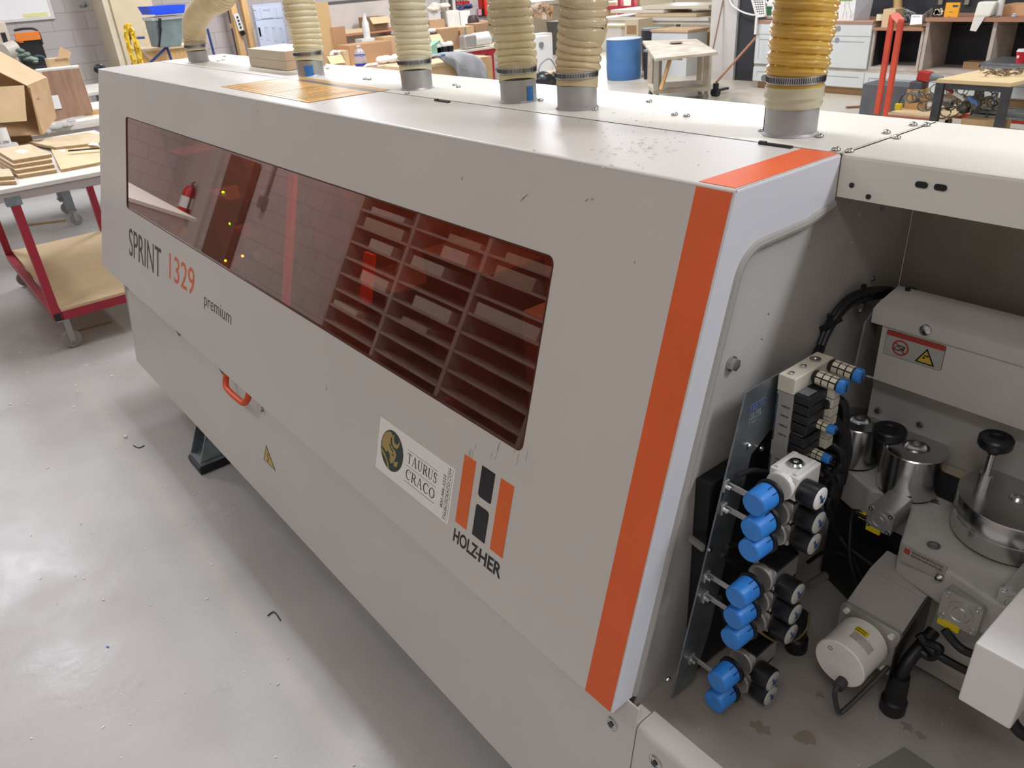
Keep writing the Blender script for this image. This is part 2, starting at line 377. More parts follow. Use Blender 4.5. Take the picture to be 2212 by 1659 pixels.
# orange stripe, front and top
build('orange_stripe', MB().plate([(3.304, .001), (3.3655, .001), (3.3655, hlen-.005), (3.304, hlen-.005)], H0+HN*.0006, U, V, .0008), M_ORANGE, H, label='orange stripe painted down the right end of the front')
build('orange_stripe', MB().plate([(3.304, YT+.004), (3.3655, YT+.004), (3.3655, .499), (3.304, .499)], (0, 0, ZT+.0008), U, (0, 1, 0), .0006), M_ORANGE, H, label='orange stripe painted across the top')
# window pane
build('window_pane', MB().plate(rrect(.41, .335, 3.062, .735, .01), H0-HN*.0032, U, V, .004), M_PANE, H, label='brown orange tinted acrylic window pane')
build('window_edge', MB().plate(rrect(.4275, .3495, 3.0465, .7195, .0165, 5), H0+HN*.0004, U, V, .0034, holes=[rrect(.431, .353, 3.043, .716, .014, 5)]), mat('window_rim', '4a1f14', .4), H)
# hood handle
hy = -.004
hd = MB().tube([(1.560, .020, .640), (1.557, .014, .618), (1.560, .002, .592), (1.578, -.006, .577), (1.62, -.008, .574), (1.68, -.008, .574), (1.726, -.006, .577), (1.744, .002, .592), (1.748, .014, .618), (1.745, .020, .640)], .0105, 12)
build('hood_handle', hd, mat('handle_orange', 'd4502c', .4), H, smooth=True, label='orange moulded grab handle')
# lettering on the hood
text_part('lettering', 'SPRINT', M_GREYT, H, hp(.462, .154), U, V, .118, .435)
text_part('lettering', '1329', mat('orange_print', 'd9623a', .45), H, hp(.999, .182), U, V, .098, .275)
text_part('lettering', 'premium', M_GREYT, H, hp(1.374, .166), U, V, .056, .247, bold=-.008)
M_ORP = mat('logo_orange', 'de6426', .35, bump=.1, bscale=400); M_LB = mat('logo_black', '17181a', .3, bump=.1, bscale=400)
def decal(name, x0, v0, x1, v1, m, r=None, lab=None):
    pts = [(x0, v0), (x1, v0), (x1, v1), (x0, v1)]
    if r:
        pts = []
        for i, (cx, cy, a0) in enumerate(((x1, v1, 0), (x0, v1, 90), (x0, v0, 180), (x1, v0, 270))):
            rr_ = r[i]
            if not rr_: pts.append((cx, cy)); continue
            sx = -1 if i in (0, 3) else 1; sy = -1 if i in (0, 1) else 1
            for k in range(5): a = math.radians(a0+22.5*k); pts.append((cx+sx*rr_+rr_*math.cos(a), cy+sy*rr_+rr_*math.sin(a)))
    return build(name, MB().plate(pts, H0+HN*.0007, U, V, .0008), m, H, label=lab)
decal('logo_mark', 2.882, .120, 2.921, .276, M_ORP); decal('logo_mark', 3.001, .120, 3.041, .277, M_ORP)
decal('logo_mark', 2.941, .210, 2.983, .277, M_LB, (0, 0, .008, .004)); decal('logo_mark', 2.941, .121, 2.983, .192, M_LB, (.008, .005, 0, 0))
text_part('lettering', 'HOLZ', M_LB, H, hp(2.883, .074), U, V, .031, .083, bold=.022)
text_part('lettering', 'HER', M_LB, H, hp(2.972, .074), U, V, .031, .072, bold=.022)
decal('lettering', 2.961, .0865, 2.977, .0905, M_LB)
# dealer sticker: gold bull's head on a dark green toothed disc, serif lettering
stk = build('dealer_sticker', MB().plate(rrect(2.556, .099, 2.860, .229, .002), H0+HN*.0008, U, V, .0009), M_STICK, H, label='white dealer sticker with green disc and serif lettering')
SN = .0008
sp_ = lambda pts, m, d=SN, nm='print_mark': build(nm, MB().plate(pts, H0+HN*(d+.0005), U, V, .0005), m, mc)
cxs, cvs, rr0 = 2.619, .168, .0485
teeth = []
for k in range(72*2): a = 2*PI*k/144; rr = rr0+(.0018 if k % 2 else 0); teeth.append((cxs+rr*.98*math.cos(a), cvs+rr*math.sin(a)))
M_GRN = mat('dark_green_print', '22392f', .4); M_GOLD = mat('gold_print', 'b39a5c', .35, metal=.3)
disc = build('sticker_emblem', MB().plate(teeth, H0+HN*.0012, U, V, .0004), M_GRN, H, label='dark green toothed disc with a gold bull head')
def emb(pts, m, d): return build('emblem_figure', MB().plate([(cxs+p[0]*rr0, cvs+p[1]*rr0) for p in pts], H0+HN*d, U, V, .0003), m, H)
emb([(-.92, .25), (-.8, .55), (-.55, .8), (-.25, .9), (-.05, .78), (-.22, .55), (-.12, .3), (.12, .15), (.3, .12), (.42, -.05), (.36, -.3), (.2, -.55), (.02, -.66), (-.1, -.55), (-.1, -.3), (-.28, -.12), (-.5, -.25), (-.7, -.15), (-.93, -.1)], M_GOLD, .0015)
emb([(-.1, .62), (.0, .85), (.1, .88), (.06, .66), (.16, .5), (.36, .46), (.5, .6), (.62, .84), (.56, .46), (.42, .28), (.2, .24), (.0, .34)], M_GOLD, .0015)
emb([(.3, -.45), (.62, -.3), (.6, -.44), (.55, -.62), (.28, -.66)], M_GOLD, .0015)
emb([(-.2, .3), (-.05, .12), (.14, .02), (.1, -.04), (-.1, .06), (-.27, .25)], M_GRN, .0018)
emb([(.06, -.1), (.2, -.12), (.22, -.2), (.08, -.18)], M_GRN, .0018)
emb([(-.9, -.2), (-.5, -.4), (-.2, -.7), (-.05, -.98), (-.2, -.96), (-.4, -.65), (-.7, -.45), (-.88, -.38)], M_GOLD, .0015)
SERIF = {  # strokes: (x0,y0,x1,y1,width) thick/thin, in a unit box; serifs as short bars
 'T': (.8, [(.4, 0, .4, 1, .13), (.02, .97, .78, .97, .05), (.03, .8, .05, 1, .04), (.77, .8, .75, 1, .04), (.25, .02, .55, .02, .04)]),
 'A': (.9, [(.42, 1, .12, 0, .05), (.42, 1, .76, 0, .13), (.22, .36, .62, .36, .04), (0, .02, .26, .02, .04), (.6, .02, .92, .02, .04)]),
 'U': (.85, [(.16, 1, .16, .3, .13), (.16, .3, .22, .1, .11), (.22, .1, .42, .02, .07), (.42, .02, .62, .1, .06), (.62, .1, .68, .3, .05), (.68, .3, .68, 1, .05), (.02, .98, .32, .98, .04), (.56, .98, .82, .98, .04)]),
 'R': (.82, [(.17, 0, .17, 1, .13), (.17, .97, .5, .97, .05), (.5, .97, .66, .76, .12), (.66, .76, .5, .53, .11), (.5, .53, .17, .51, .05), (.4, .52, .78, .02, .13), (.03, .98, .3, .98, .04), (.03, .02, .32, .02, .04), (.68, .02, .86, .02, .04)]),
 'S': (.62, [(.52, .86, .46, .98, .05), (.46, .98, .26, 1.0, .06), (.26, 1, .1, .84, .1), (.1, .84, .14, .64, .12), (.14, .64, .46, .42, .13), (.46, .42, .52, .2, .12), (.52, .2, .36, .02, .09), (.36, .02, .14, .02, .05), (.14, .02, .06, .18, .05), (.53, .76, .53, .98, .04), (.06, .04, .06, .26, .04)]),
 'C': (.82, [(.74, .84, .6, .97, .05), (.6, .97, .42, 1, .06), (.42, 1, .18, .84, .1), (.18, .84, .08, .5, .13), (.08, .5, .18, .16, .13), (.18, .16, .42, .0, .1), (.42, 0, .62, .04, .06), (.62, .04, .76, .2, .05), (.75, .76, .75, 1, .04)]),
 'O': (.9, [(.45, 1, .2, .86, .08), (.2, .86, .08, .5, .13), (.08, .5, .2, .14, .13), (.2, .14, .45, 0, .08), (.45, 0, .7, .14, .08), (.7, .14, .82, .5, .13), (.82, .5, .7, .86, .13), (.7, .86, .45, 1, .08)]),
}
def serif(word, x0, v0, height, width, m):
    adv = sum(SERIF[c][0]+.1 for c in word)-.1; sx = width/adv; mb = MB(); X = 0; base = H0+HN*.0011
    for c in word:
        for (a, b, c2, d, wd) in SERIF[c][1]:
            p = Vector((x0+(X+a)*sx, v0+b*height)); q = Vector((x0+(X+c2)*sx, v0+d*height)); t = (q-p).normalized(); nn = Vector((-t.y, t.x))*wd*height*.5; t = t*wd*height*.12
            mb.plate([tuple(p-t-nn), tuple(q+t-nn), tuple(q+t+nn), tuple(p-t+nn)], base, U, V, .0003)
        X += SERIF[c][0]+.1
    return build('sticker_lettering', mb, m, H)
M_INK = mat('ink', '2a3230', .5); M_COP = mat('copper_rule', '7d6655', .5)
serif('TAURUS', 2.684, .1690, .0235, .118, M_INK); serif('CRACO', 2.684, .1300, .0235, .117, M_INK)
for v, m, x1 in ((.1985, M_COP, 2.803), (.1605, M_COP, 2.802), (.1215, M_INK, 2.801)):
    build('sticker_rule', MB().plate([(2.682, v), (x1, v), (x1, v+.0008), (2.682, v+.0008)], H0+HN*.0011, U, V, .0003), m, H)
text_part('sticker_lettering', '800-386-5222', M_INK, H, hp(2.8325, .126, .0008), V, -U, .0085, .078, shear=.2, th=.0003)
text_part('sticker_lettering', 'TAURUSCRACO.COM', M_INK, H, hp(2.8490, .104, .0008), V, -U, .0085, .121, shear=.2, th=.0003)
for xx in (2.8375, 2.8535):
    build('sticker_rule', MB().plate([(xx, .104), (xx+.0005, .104), (xx+.0005, .226), (xx, .226)], H0+HN*.0011, U, V, .0003), M_INK, H)
# ---- body behind the window
body = MB()
body.box((.02, .42, .55), (3.33, .49, 1.36))
build('inner_bulkhead', body, M_DARKIN, mc)
for k, (x, w_, z0, z1, c) in enumerate([(.62, .16, .72, 1.2, '5a3a30'), (1.02, .22, .7, 1.1, '6a4a40'), (1.36, .1, .9, 1.34, '7a5a4a'), (2.15, .2, .7, 1.05, '54382f'), (2.5, .26, .72, 1.2, '4a332c'), (2.86, .16, .66, 1.15, '6d6d6d'), (3.1, .1, .66, 1.3, '4a332c')]):
    build('processing_unit', MB().box((x, .26, z0), (x+w_, .42, z1)).cyl((x+w_/2, .2, z0+.1), (x+w_/2, .27, z0+.1), .05), mat('unit%d' % k, c, .5), mc, bevel=.01)
build('guard_post', MB().plate([(1.94, .30), (1.975, .30), (1.975, .78), (1.94, .78)], H0-HN*.02, U, V, .012), M_ORANGE, mc, label='orange upright behind the tinted window')
build('guard_post', MB().plate([(2.36, .46), (2.40, .46), (2.40, .58), (2.36, .58)], H0-HN*.03, U, V, .012), M_ORANGE, mc, label='small orange bracket behind the tinted window')
def on_hood(px, py, d):
    r = ray(px, py); P = H0+HN*d; return CAM+r*(((P-CAM).dot(HN))/r.dot(HN))
M_LEDG = mat('led_green', 'a0ff30', .5, emis='50ff10', estr=40); M_LEDA = mat('led_amber', 'ffc020', .5, emis='ffb020', estr=22)
for (px, py, m) in ((482, 415, M_LEDG), (490, 448, M_LEDG), (497, 483, M_LEDG), (505, 514, M_LEDG), (524, 553, M_LEDA), (487, 563, M_LEDA)):
    p = on_hood(px, py, -.15); build('indicator_light', MB().sphere(p, .0045), m, mc, label='glowing indicator light behind the window')
# ---- lower front panels (lean slightly)
P2 = Vector((0, -.0259, .2091)); V2 = Vector((0, .0609, .4009)).normalized(); N2 = U.cross(V2)
lpw = lambda x, v, d=0: P2+U*x+V2*v+N2*d
LP = MB().plate([(.23, 0), (3.3965, 0), (3.3965, .428), (.23, .428)], P2, U, V2, .003)
LPo = build('lower_panel', LP, M_PANEL, mc)
LP2 = MB().plate([(3.399, 0), (5.2, 0), (5.2, .383), (3.399, .383)], P2, U, V2, .003)
ytop = P2.y+V2.y*.383; ztop = P2.z+V2.z*.383
LP2.sweep([(ytop, ztop), (ytop+.003, ztop+.006), (ytop+.009, ztop+.0105), (ytop+.018, ztop+.0115), (ytop+.045, ztop+.0118)], 3.399, 5.2, .002)
LPr = build('lower_panel', LP2, M_PANEL, mc, smooth=True)
build('deck_corner_flange', MB().box((3.373, .035, .575), (3.397, .07, .60)), M_PANEL, mc)
def lock(x, v, par):
    o = lpw(x, v, 0)
    mb = MB().lathe([(.0135, 0), (.0135, .002), (.011, .0035), (.0085, .0035), (.008, .0015), (.0001, .0015)], o, N2, 24)
    l = build('panel_lock', mb, M_STEEL, par, smooth=True)
    build('key_slot', MB().lathe([(.005, .0016), (.005, .003), (.0025, .003)], o, N2, 16), M_BLKP, par)
lock(1.795, .358, LPo); lock(3.344, .352, LPo); lock(3.447, .352, LPr); lock(.262, .371, LPo)
for (x0, x1) in ((.925, 1.02), (1.39, 1.49)):
    build('notch', MB().plate([(x0, .378), (x0+(x1-x0)*.55, .358), (x1, .378)], P2+N2*.0006, U, V2, .0008), M_BLKP, LPo)
# warning triangle with a lightning bolt
tri = [(1.799, .236), (1.862, .168), (1.768, .168)]
tc_ = (sum(p[0] for p in tri)/3, sum(p[1] for p in tri)/3)
sh = lambda f: [(tc_[0]+(p[0]-tc_[0])*f, tc_[1]+(p[1]-tc_[1])*f) for p in tri]
ws = build('warning_sticker', MB().plate(sh(1), P2+N2*.0007, U, V2, .0006), M_BLKP, LPo, label='yellow triangular high voltage sticker')
M_WY = mat('warning_yellow', 'c9a83c', .45)
build('warning_face', MB().plate(sh(.82), P2+N2*.001, U, V2, .0005), M_WY, LPo)
build('warning_symbol', MB().plate([(1.812, .212), (1.800, .194), (1.810, .194), (1.800, .178), (1.806, .178), (1.803, .1735), (1.812, .178), (1.809, .179), (1.818, .197), (1.809, .197), (1.8165, .212)], P2+N2*.0013, U, V2, .0004), M_BLKP, LPo)
build('left_side_panel', MB().plate([(-.02, .21), (.50, .21), (.50, .63), (.03, .63)], (.229, 0, 0), (0, 1, 0), (0, 0, 1), .003), M_PANEL, mc)
# machine bed
build('machine_bed', MB().box((.3, .07, .22), (5.1, .72, .52)), mat('bed_grey', '8f8c86', .6), mc)
# deck, end plate, back wall
deck = MB().plate([(3.36, .078), (5.2, .078), (5.2, .76), (3.36, .76)], (0, 0, .586), U, (0, 1, 0), .004)
build('deck_plate', deck, M_DECK, mc)
build('end_plate', MB().plate([(.062, .583), (.078, .62), (.2475, 1.30), (.268, 1.345), (.275, 1.392), (.497, 1.396), (.4995, 1.41), (.798, 1.476), (.798, .583)], (3.362, 0, 0), (0, 1, 0), (0, 0, 1), .003, holes=[circ(y, z, .003, 8) for y, z in ((.36, 1.255), (.348, 1.215), (.455, 1.34), (.60, 1.36), (.59, 1.315))]), M_DIRTY, mc)
build('back_panel', MB().box((3.362, .7985, .583), (5.2, .8015, 1.476)), mat('back_panel_paint', 'b0aaa0', .6, col2='978b79', vscale=4, var=.1), mc)
# rear roof with lip
roof = MB().sweep([(.502, 1.414), (.502, 1.474), (.5035, 1.478), (.507, 1.480), (.80, 1.480), (.804, 1.470)], 3.3702, 5.2, .003)
roof.box((XL+.0, .5035, 1.4775), (3.374, .804, 1.480))
hl = lambda x, z, r: circ(x, z, r, 12)
RF = build('rear_roof', roof, M_ROOFB, mc)
for (px, py, r) in ((1840, 400, .004), (1876, 425, .004)):
    p = onY(px, py, .5015); build('screw_hole', MB().cyl(p, p-Vector((0, .0012, 0)), r), M_BLKP, mc)
for (px, py) in ((1991, 399), (2032, 405)):
    p = onY(px, py, .5015); build('slot_hole', MB().plate(rrect(p.x-.009, p.z-.0045, p.x+.009, p.z+.0045, .0042), (0, .5003, 0), U, (0, 0, 1), .0008), M_BLKP, mc)
build('rear_panel', MB().box((.0, .80, .25), (3.36, .804, 1.4775)), M_PANEL, mc)
build('right_side_panel', MB().box((5.197, .03, .21), (5.2, .804, 1.478)), M_PANEL, mc)
M_SHADOWGAP = mat('gap_black', '5a5751', .8)
build('roof_joint', MB().box((XL, .4995, 1.479), (3.37, .5035, 1.4803)), M_SHADOWGAP, mc)
build('roof_joint', MB().box((3.3657, .5045, 1.4795), (3.3662, .80, 1.4802)), M_SHADOWGAP, mc)
# round head bolts on the roof
for (px, py) in ((1402, 220), (1457, 248), (1483, 251), (1770, 295), (1806, 324), (1835, 327), (1914, 287), (1936, 298), (1972, 270), (2000, 271), (1286, 237), (880, 202), (1108, 205), (1168, 217), (1646, 282), (708, 148), (788, 171), (798, 172), (982, 184), (990, 188), (485, 122), (472, 132), (482, 130)):
    p = onZ(px, py, 1.481); s = .0072
    build('roof_bolt', MB().lathe([(s, 0), (s, .001), (s*.93, .0025), (s*.7, .0042), (s*.35, .0052), (.0001, .0054)], p, (0, 0, 1), 16), M_STEEL, mc, smooth=True)
# seal clips at the joint
for (px, py) in ((1675, 313), (955, 218)):
    p = onZ(px, py, 1.482); build('hinge_clip', MB().box((p.x-.03, p.y-.004, 1.480), (p.x+.03, p.y+.004, 1.4835)).cyl((p.x-.03, p.y, 1.482), (p.x-.018, p.y, 1.482), .004), M_BLKP, mc)
# yellow information sheet under film
sq = [(1.352, .296), (1.965, .296), (2.02, .535), (1.41, .548)]
shm = mat('info_sheet', 'e8b058', .3, var=.08, vscale=5, coat=.25)
inf = build('information_sheet', MB().plate([(1.345, .29), (1.985, .283), (1.995, .53), (1.36, .545)], (0, 0, 1.4815), U, (0, 1, 0), .0008), shm, RF, label='amber instruction sheet under clear film lying on the roof')
build('sheet_rule', MB().plate([(1.35, .492), (1.99, .478), (1.99, .502), (1.355, .516)], (0, 0, 1.4818), U, (0, 1, 0), .0004), mat('sheet_grey', '6a675f', .4), RF)
rl = MB(); rx = random.Random(3)
for k in range(26):
    x = 1.40+.021*k; rl.plate([(x, .315), (x+.0035, .315), (x+.0035, .315+rx.uniform(.04, .15)), (x, .315+rx.uniform(.04, .15))], (0, 0, 1.4818), U, (0, 1, 0), .0004)
for a, b in (((1.36, .301), (1.97, .303)), ((1.362, .301), (1.368, .53)), ((1.70, .31), (1.70, .47)), ((1.86, .31), (1.93, .31))):
    rl.plate([(a[0], a[1]), (b[0], a[1]), (b[0], max(b[1], a[1]+.002)), (a[0], max(b[1], a[1]+.002))], (0, 0, 1.4818), U, (0, 1, 0), .0004)
build('sheet_print', rl, mat('sheet_ink', '6f4f22', .5), RF)
# feet
for fx in (.98, 4.6):
    ft = MB().plate([(-.058, .045), (.16, .045), (.16, .24), (.03, .24)], (fx-.012, 0, 0), (0, 1, 0), (0, 0, 1), .008)
    ft.plate([(-.058, .045), (.16, .045), (.16, .24), (.03, .24)], (fx+.10, 0, 0), (0, 1, 0), (0, 0, 1), .008)
    ft.box((fx-.02, -.062, .034), (fx+.11, .18, .046)); ft.box((fx-.012, .12, .045), (fx+.1, .16, .3))
    F_ = build('machine_foot', ft, M_GALV, mc, label='galvanized bracket foot under the machine')
    build('foot_bolt', MB().cyl((fx+.045, -.03, .046), (fx+.045, -.03, .06), .012, seg=6), M_STEEL, mc)
    build('foot_pad', MB().box((fx-.028, -.072, 0), (fx+.118, .19, .034)), M_RUB, mc, bevel=.006)
lp_ = bpy.data.lights.new('hood_fill_light', 'AREA'); lp_.shape = 'RECTANGLE'; lp_.size = 3.0; lp_.size_y = .04; lp_.energy = 5; lp_.color = (1, .8, .65)  # added fill lamp inside the hood, brightens the interior behind the pane
o = bpy.data.objects.new('hood_fill_light', lp_); o.location = (1.75, .37, 1.45); COL.objects.link(o)
# ================================================================== PNEUMATICS AND INNER UNITS
YM = Vector((0, -1, 0)); XP = Vector((1, 0, 0)); ZP = Vector((0, 0, 1))
PX = 3.405
gp = MB().plate([(.115, .605), (.175, .605), (.21, .70), (.252, .90), (.285, 1.045), (.34, 1.075), (.44, 1.075), (.44, 1.14), (.38, 1.173), (.255, 1.173)], (PX, 0, 0), (0, 1, 0), (0, 0, 1), .003)
GP = build('mounting_plate', gp, M_GALV, mc, label='galvanized sheet mounting plate')
build('mounting_plate', MB().plate([(.36, .62), (.46, .62), (.46, 1.06), (.40, 1.06)], (PX-.01, 0, 0), (0, 1, 0), (0, 0, 1), .003), M_GALV, mc)
build('duct_cover', MB().box((3.364, .20, .60), (3.392, .50, 1.02)), M_RUB, mc, label='black cable duct behind the mounting plate')
text_part('lettering', 'FESTO', mat('faint_blue_print', '4c5f86', .5), mc, Vector((PX, .268, 1.132)), (0, 1, 0), (0, 0, 1), .012, .042, bold=.02, th=.0006)
text_part('lettering', '152 436\nMS4 LFR\n7 bar', mat('faint_print', '7b8488', .5), mc, Vector((PX, .268, 1.108)), (0, 1, 0), (0, 0, 1), .02, .034, th=.0005)
def screw(c, ax=XP, r=.005, L=.007, nm='screw', m=None):
    c = Vector(c); ax = Vector(ax)
    build(nm, MB().cyl(c, c+ax*.0015, r*1.35, seg=14).cyl(c+ax*.0015, c+ax*L, r, seg=12), m or M_STEEL, mc)
for (px, py) in ((1618, 963), (1643, 968), (1532, 1187)):
    screw(onX(px, py, PX+.001), r=.0035, L=.004)
# big hexagon bolt on the end plate
p = onX(1580, 785, 3.363); build('hex_bolt', MB().cyl(p, p+XP*.002, .0125, seg=20).cyl(p+XP*.002, p+XP*.010, .0105, seg=6), M_STEEL, mc)
p = onX(1442, 1468, 3.363); build('hex_bolt', MB().cyl(p, p+XP*.002, .0075, seg=20).cyl(p+XP*.002, p+XP*.006, .006, seg=6), M_STEEL, mc)
p = onX(1885, 602, 3.364); screw(p, r=.004, L=.003)
p = onX(1906, 452, 3.364); screw(p, r=.003, L=.002)
# strap under the plate
build('bracket', MB().beam(onX(1491, 1163, 3.37), onX(1520, 1185, 3.40), .006, .012), M_ALU, mc)
# regulators -----------------------------------------------------------
def regulator(kc, gc, body_c, first=False, top=False):
    # kc: knob centre, body in the middle, gauge on +x side
    kx, ky, kz = kc
    by = ky+.085
    w_ = .025 if top else .022
    b = MB().box((kx-w_, by-.032, kz-.0215), (kx+w_, by+.032, kz+.0215))
    b.lathe([(.0235, 0), (.0235, .012)], (kx, by-.042, kz), (0, 1, 0), 24)
    b.box((kx-.017, by+.03, kz-.014), (kx+.017, by+.036, kz+.014))
    body = build('pressure_regulator', b, M_WHITE if top else M_ALU, mc, bevel=.0025)
    k = MB().lathe([(.0001, 0), (.0175, 0), (.0195, .002), (.0205, .022), (.0205, .036), (.019, .038)], (kx, ky-.022, kz), (0, 1, 0), 32)
    build('adjusting_knob', k, M_BLUEP, body, smooth=True, label='blue round adjusting knob')
    mk = MB()
    for a in (20, 50): a = math.radians(a); mk.obox((kx+math.sin(a)*.0206, ky+.008, kz+math.cos(a)*.0206), (.0012, .012, .0012), (0, a, 0))
    build('knob_mark', mk, M_BLKP, body)
    build('knob_ring', MB().lathe([(.020, 0), (.0238, .001), (.0238, .006), (.021, .008)], (kx, ky+.016, kz), (0, 1, 0), 28), M_RUB, body, smooth=True)
    gx, gy, gz = gc
    g = MB().lathe([(.006, -.045), (.008, -.034), (.008, -.03), (.0195, -.029), (.0205, -.026), (.0205, 0), (.0185, .001)], (gx, gy, gz), XP, 32)
    build('pressure_gauge', g, M_BLKP, body, smooth=True, label='black pressure gauge')
    build('gauge_face', MB().lathe([(.0183, .0005), (.0183, .0022), (.0165, .0032), (.0001, .0034)], (gx, gy, gz), XP, 28), M_STICK if top else M_GLASSC, body, smooth=True)
    build('gauge_pointer', MB().obox((gx+.004, gy, gz), (.0006, .004, .02), (.5, 0, 0)).obox((gx+.004, gy+.003, gz-.004), (.0006, .012, .003), (.3, 0, 0)), mat('gauge_blue', '2d4f86', .4), body)
    if top:
        q = Vector((kx, by, kz+.0215)); build('cap_screw', MB().lathe([(.013, 0), (.013, .003), (.010, .006), (.0045, .006), (.004, .003), (.0001, .003)], q, ZP, 24), M_STEEL, body, smooth=True)
        build('ridge', MB().box((kx-.019, by-.027, kz+.0215), (kx-.013, by+.027, kz+.025)).box((kx+.013, by-.027, kz+.0215), (kx+.019, by+.027, kz+.025)), M_WHITE, body, bevel=.001)
    else:
        build('side_clip', MB().box((kx-.012, by-.031, kz+.019), (kx+.022, by+.031, kz+.0245)), M_BLKP, body)
    return body
KX, GX = 3.478, 3.532
for (kp, gpx, top) in (((1642, 1080), (1770, 1076), True), ((1637, 1135), (1767, 1128), False), ((1631, 1180), (1757, 1174), False),
                  ((1603, 1280), (1722, 1282), False), ((1597, 1326), (1716, 1326), False), ((1591, 1370), (1707, 1369), False),
                  ((1562, 1463), (1668, 1470), False), ((1555, 1505), (1663, 1502), False)):
    k = onX(*kp, KX); k.y += .004; g = onX(*gpx, GX)
    regulator(k, g, None, top=top)
for (px, py) in ((1657, 1213), (1607, 1392)):
    q = onX(px, py, KX); build('hose_fitting', MB().cyl(q+Vector((0, .075, -.03)), q+Vector((0, .075, .012)), .010, seg=6).cyl(q+Vector((0, .075, .01)), q+Vector((0, .07, .04)), .008), M_RUB, mc)
# group top blocks
for (px, py) in ((1640, 1240), (1590, 1425)):
    pass
# bracket arms from the plate to each regulator row
for (px, py, L) in ((1572, 1050, .052), (1567, 1100, .05), (1530, 1246, .05), (1527, 1291, .045), (1497, 1424, .05)):
    q = onX(px, py, PX+.004)
    build('bracket_arm', MB().box((PX, q.y-.008, q.z-.010), (PX+.004, q.y+.006, q.z+.010)).box((PX, q.y+.002, q.z-.0055), (PX+L+.02, q.y+.005, q.z+.0055)), M_ALU, mc, bevel=.001)
    screw((PX+.004, q.y-.003, q.z), r=.0042, L=.009)
# valve manifold ---------------------------------------------------------
vm = MB().box((3.411, .327, 1.152), (3.441, .435, 1.1805))
MF = build('valve_manifold', vm, mat('manifold_cream', 'cfc9b8', .45), mc, bevel=.002, label='cream end block of the valve manifold')
build('manifold_body', MB().box((3.411, .329, .99), (3.4405, .40, 1.151)).box((3.411, .336, .93), (3.440, .40, .99)), mat('manifold_grey', '9b9a94', .5), mc, bevel=.0015)
for (y, r) in ((.405, .009), (.372, .005), (.34, .0045)):
    build('cap_screw', MB().lathe([(r, 0), (r, .003), (r*.5, .004), (r*.45, .002), (.0001, .002)], (3.426, y, 1.1805), ZP, 20), M_STEEL, mc)
for i, z in enumerate((1.125, 1.108, 1.09, 1.073)):
    text_part('lettering', 'VANS/%d%s' % (14+i, 'A'), M_BLACK, mc, Vector((3.4215, .3288, z)), (1, 0, 0), (0, 0, 1), .0035, .015, th=.0004)
for z in (1.025, 1.018, 1.006, 0.999):
    text_part('lettering', 'VANS/21', M_BLACK, mc, Vector((3.4215, .3288 if z > .99 else .3355, z)), (1, 0, 0), (0, 0, 1), .0032, .014, th=.0004)
build('marker_strip', MB().box((3.4125, .3280, 1.06), (3.4145, .3291, 1.145)).box((3.4125, .3280, .995), (3.4145, .3291, 1.03)), mat('marker_navy', '3a4154', .5), mc)
def silencer(p, L=.042, r=.0105):
    p = Vector(p); d = Vector((1, .05, -.06)).normalized()
    s = build('silencer', MB().lathe([(r*.8, 0), (r, .003), (r, L)], p, d, 20), M_BLKP, mc, smooth=True)
    sl = MB(); t = d.cross(ZP).normalized(); u_ = t.cross(d)
    for a in range(0, 360, 51):
        q = math.radians(a); n_ = t*math.cos(q)+u_*math.sin(q); tt = d.cross(n_)
        for k in range(3):
            c = p+d*(.008+L*.27*k+.004)+n_*(r*.97); w1, w2 = tt*r*.33, d*L*.11
            sl.hexa([c-w1-w2-n_*.0008, c+w1-w2-n_*.0008, c+w1+w2-n_*.0008, c-w1+w2-n_*.0008, c-w1-w2+n_*.0008, c+w1-w2+n_*.0008, c+w1+w2+n_*.0008, c-w1+w2+n_*.0008])
    build('filter_slots', sl, M_CREAM, s)
    build('silencer_cap', MB().lathe([(r, 0), (r*1.15, .001), (r*1.15, .010), (r*.9, .012), (.0001, .012)], p+d*L, d, 20), M_BLUEP, s, smooth=True)
    build('cap_slot', MB().obox(p+d*(L+.0122), (.001, .0025, r*1.2)), M_BLKP, s)
silencer((3.441, .345+.035, 1.168)); silencer((3.441, .425, 1.170))
silencer(onX(1745, 905, 3.45), .035, .007); silencer(onX(1735, 967, 3.45), .035, .007)
for (px0, py0, px1, py1, n) in ((1715, 850, 1765, 922, 4), (1703, 937, 1752, 985, 2)):
    a = onX(px0, py0, 3.441); 
    hgt = .068 if n == 4 else .036
    z1 = a.z; b = MB()
    for k in range(n):
        zz = z1-hgt*(k+1)/n; b.box((3.441, a.y+.002, zz+.0006), (3.469, a.y+.05, zz+hgt/n-.0006))
    s_ = build('solenoid_valve', b, M_BLKP, mc, bevel=.002, label='black solenoid valves')
    build('valve_label', MB().box((3.444, a.y+.006, z1+.0002), (3.462, a.y+.03, z1+.001)), mat('smoke_label', '6c6c70', .3), s_)
    c = MB()
    for k in range(n):
        zz = z1-hgt*(k+1)/n; c.box((3.446, a.y+.05, zz+.001), (3.480, a.y+.070, zz+hgt/n-.001))
    build('valve_connector', c, M_BEIGE, s_, bevel=.001)
    bt = MB()
    for k in range(n):
        zz = z1-hgt*(k+.5)/n; bt.rect = None
        bt.box((3.446, a.y+.0475, zz-.004), (3.4495, a.y+.0505, zz+.004))
    build('connector_clip', bt, M_BLUEP, s_)
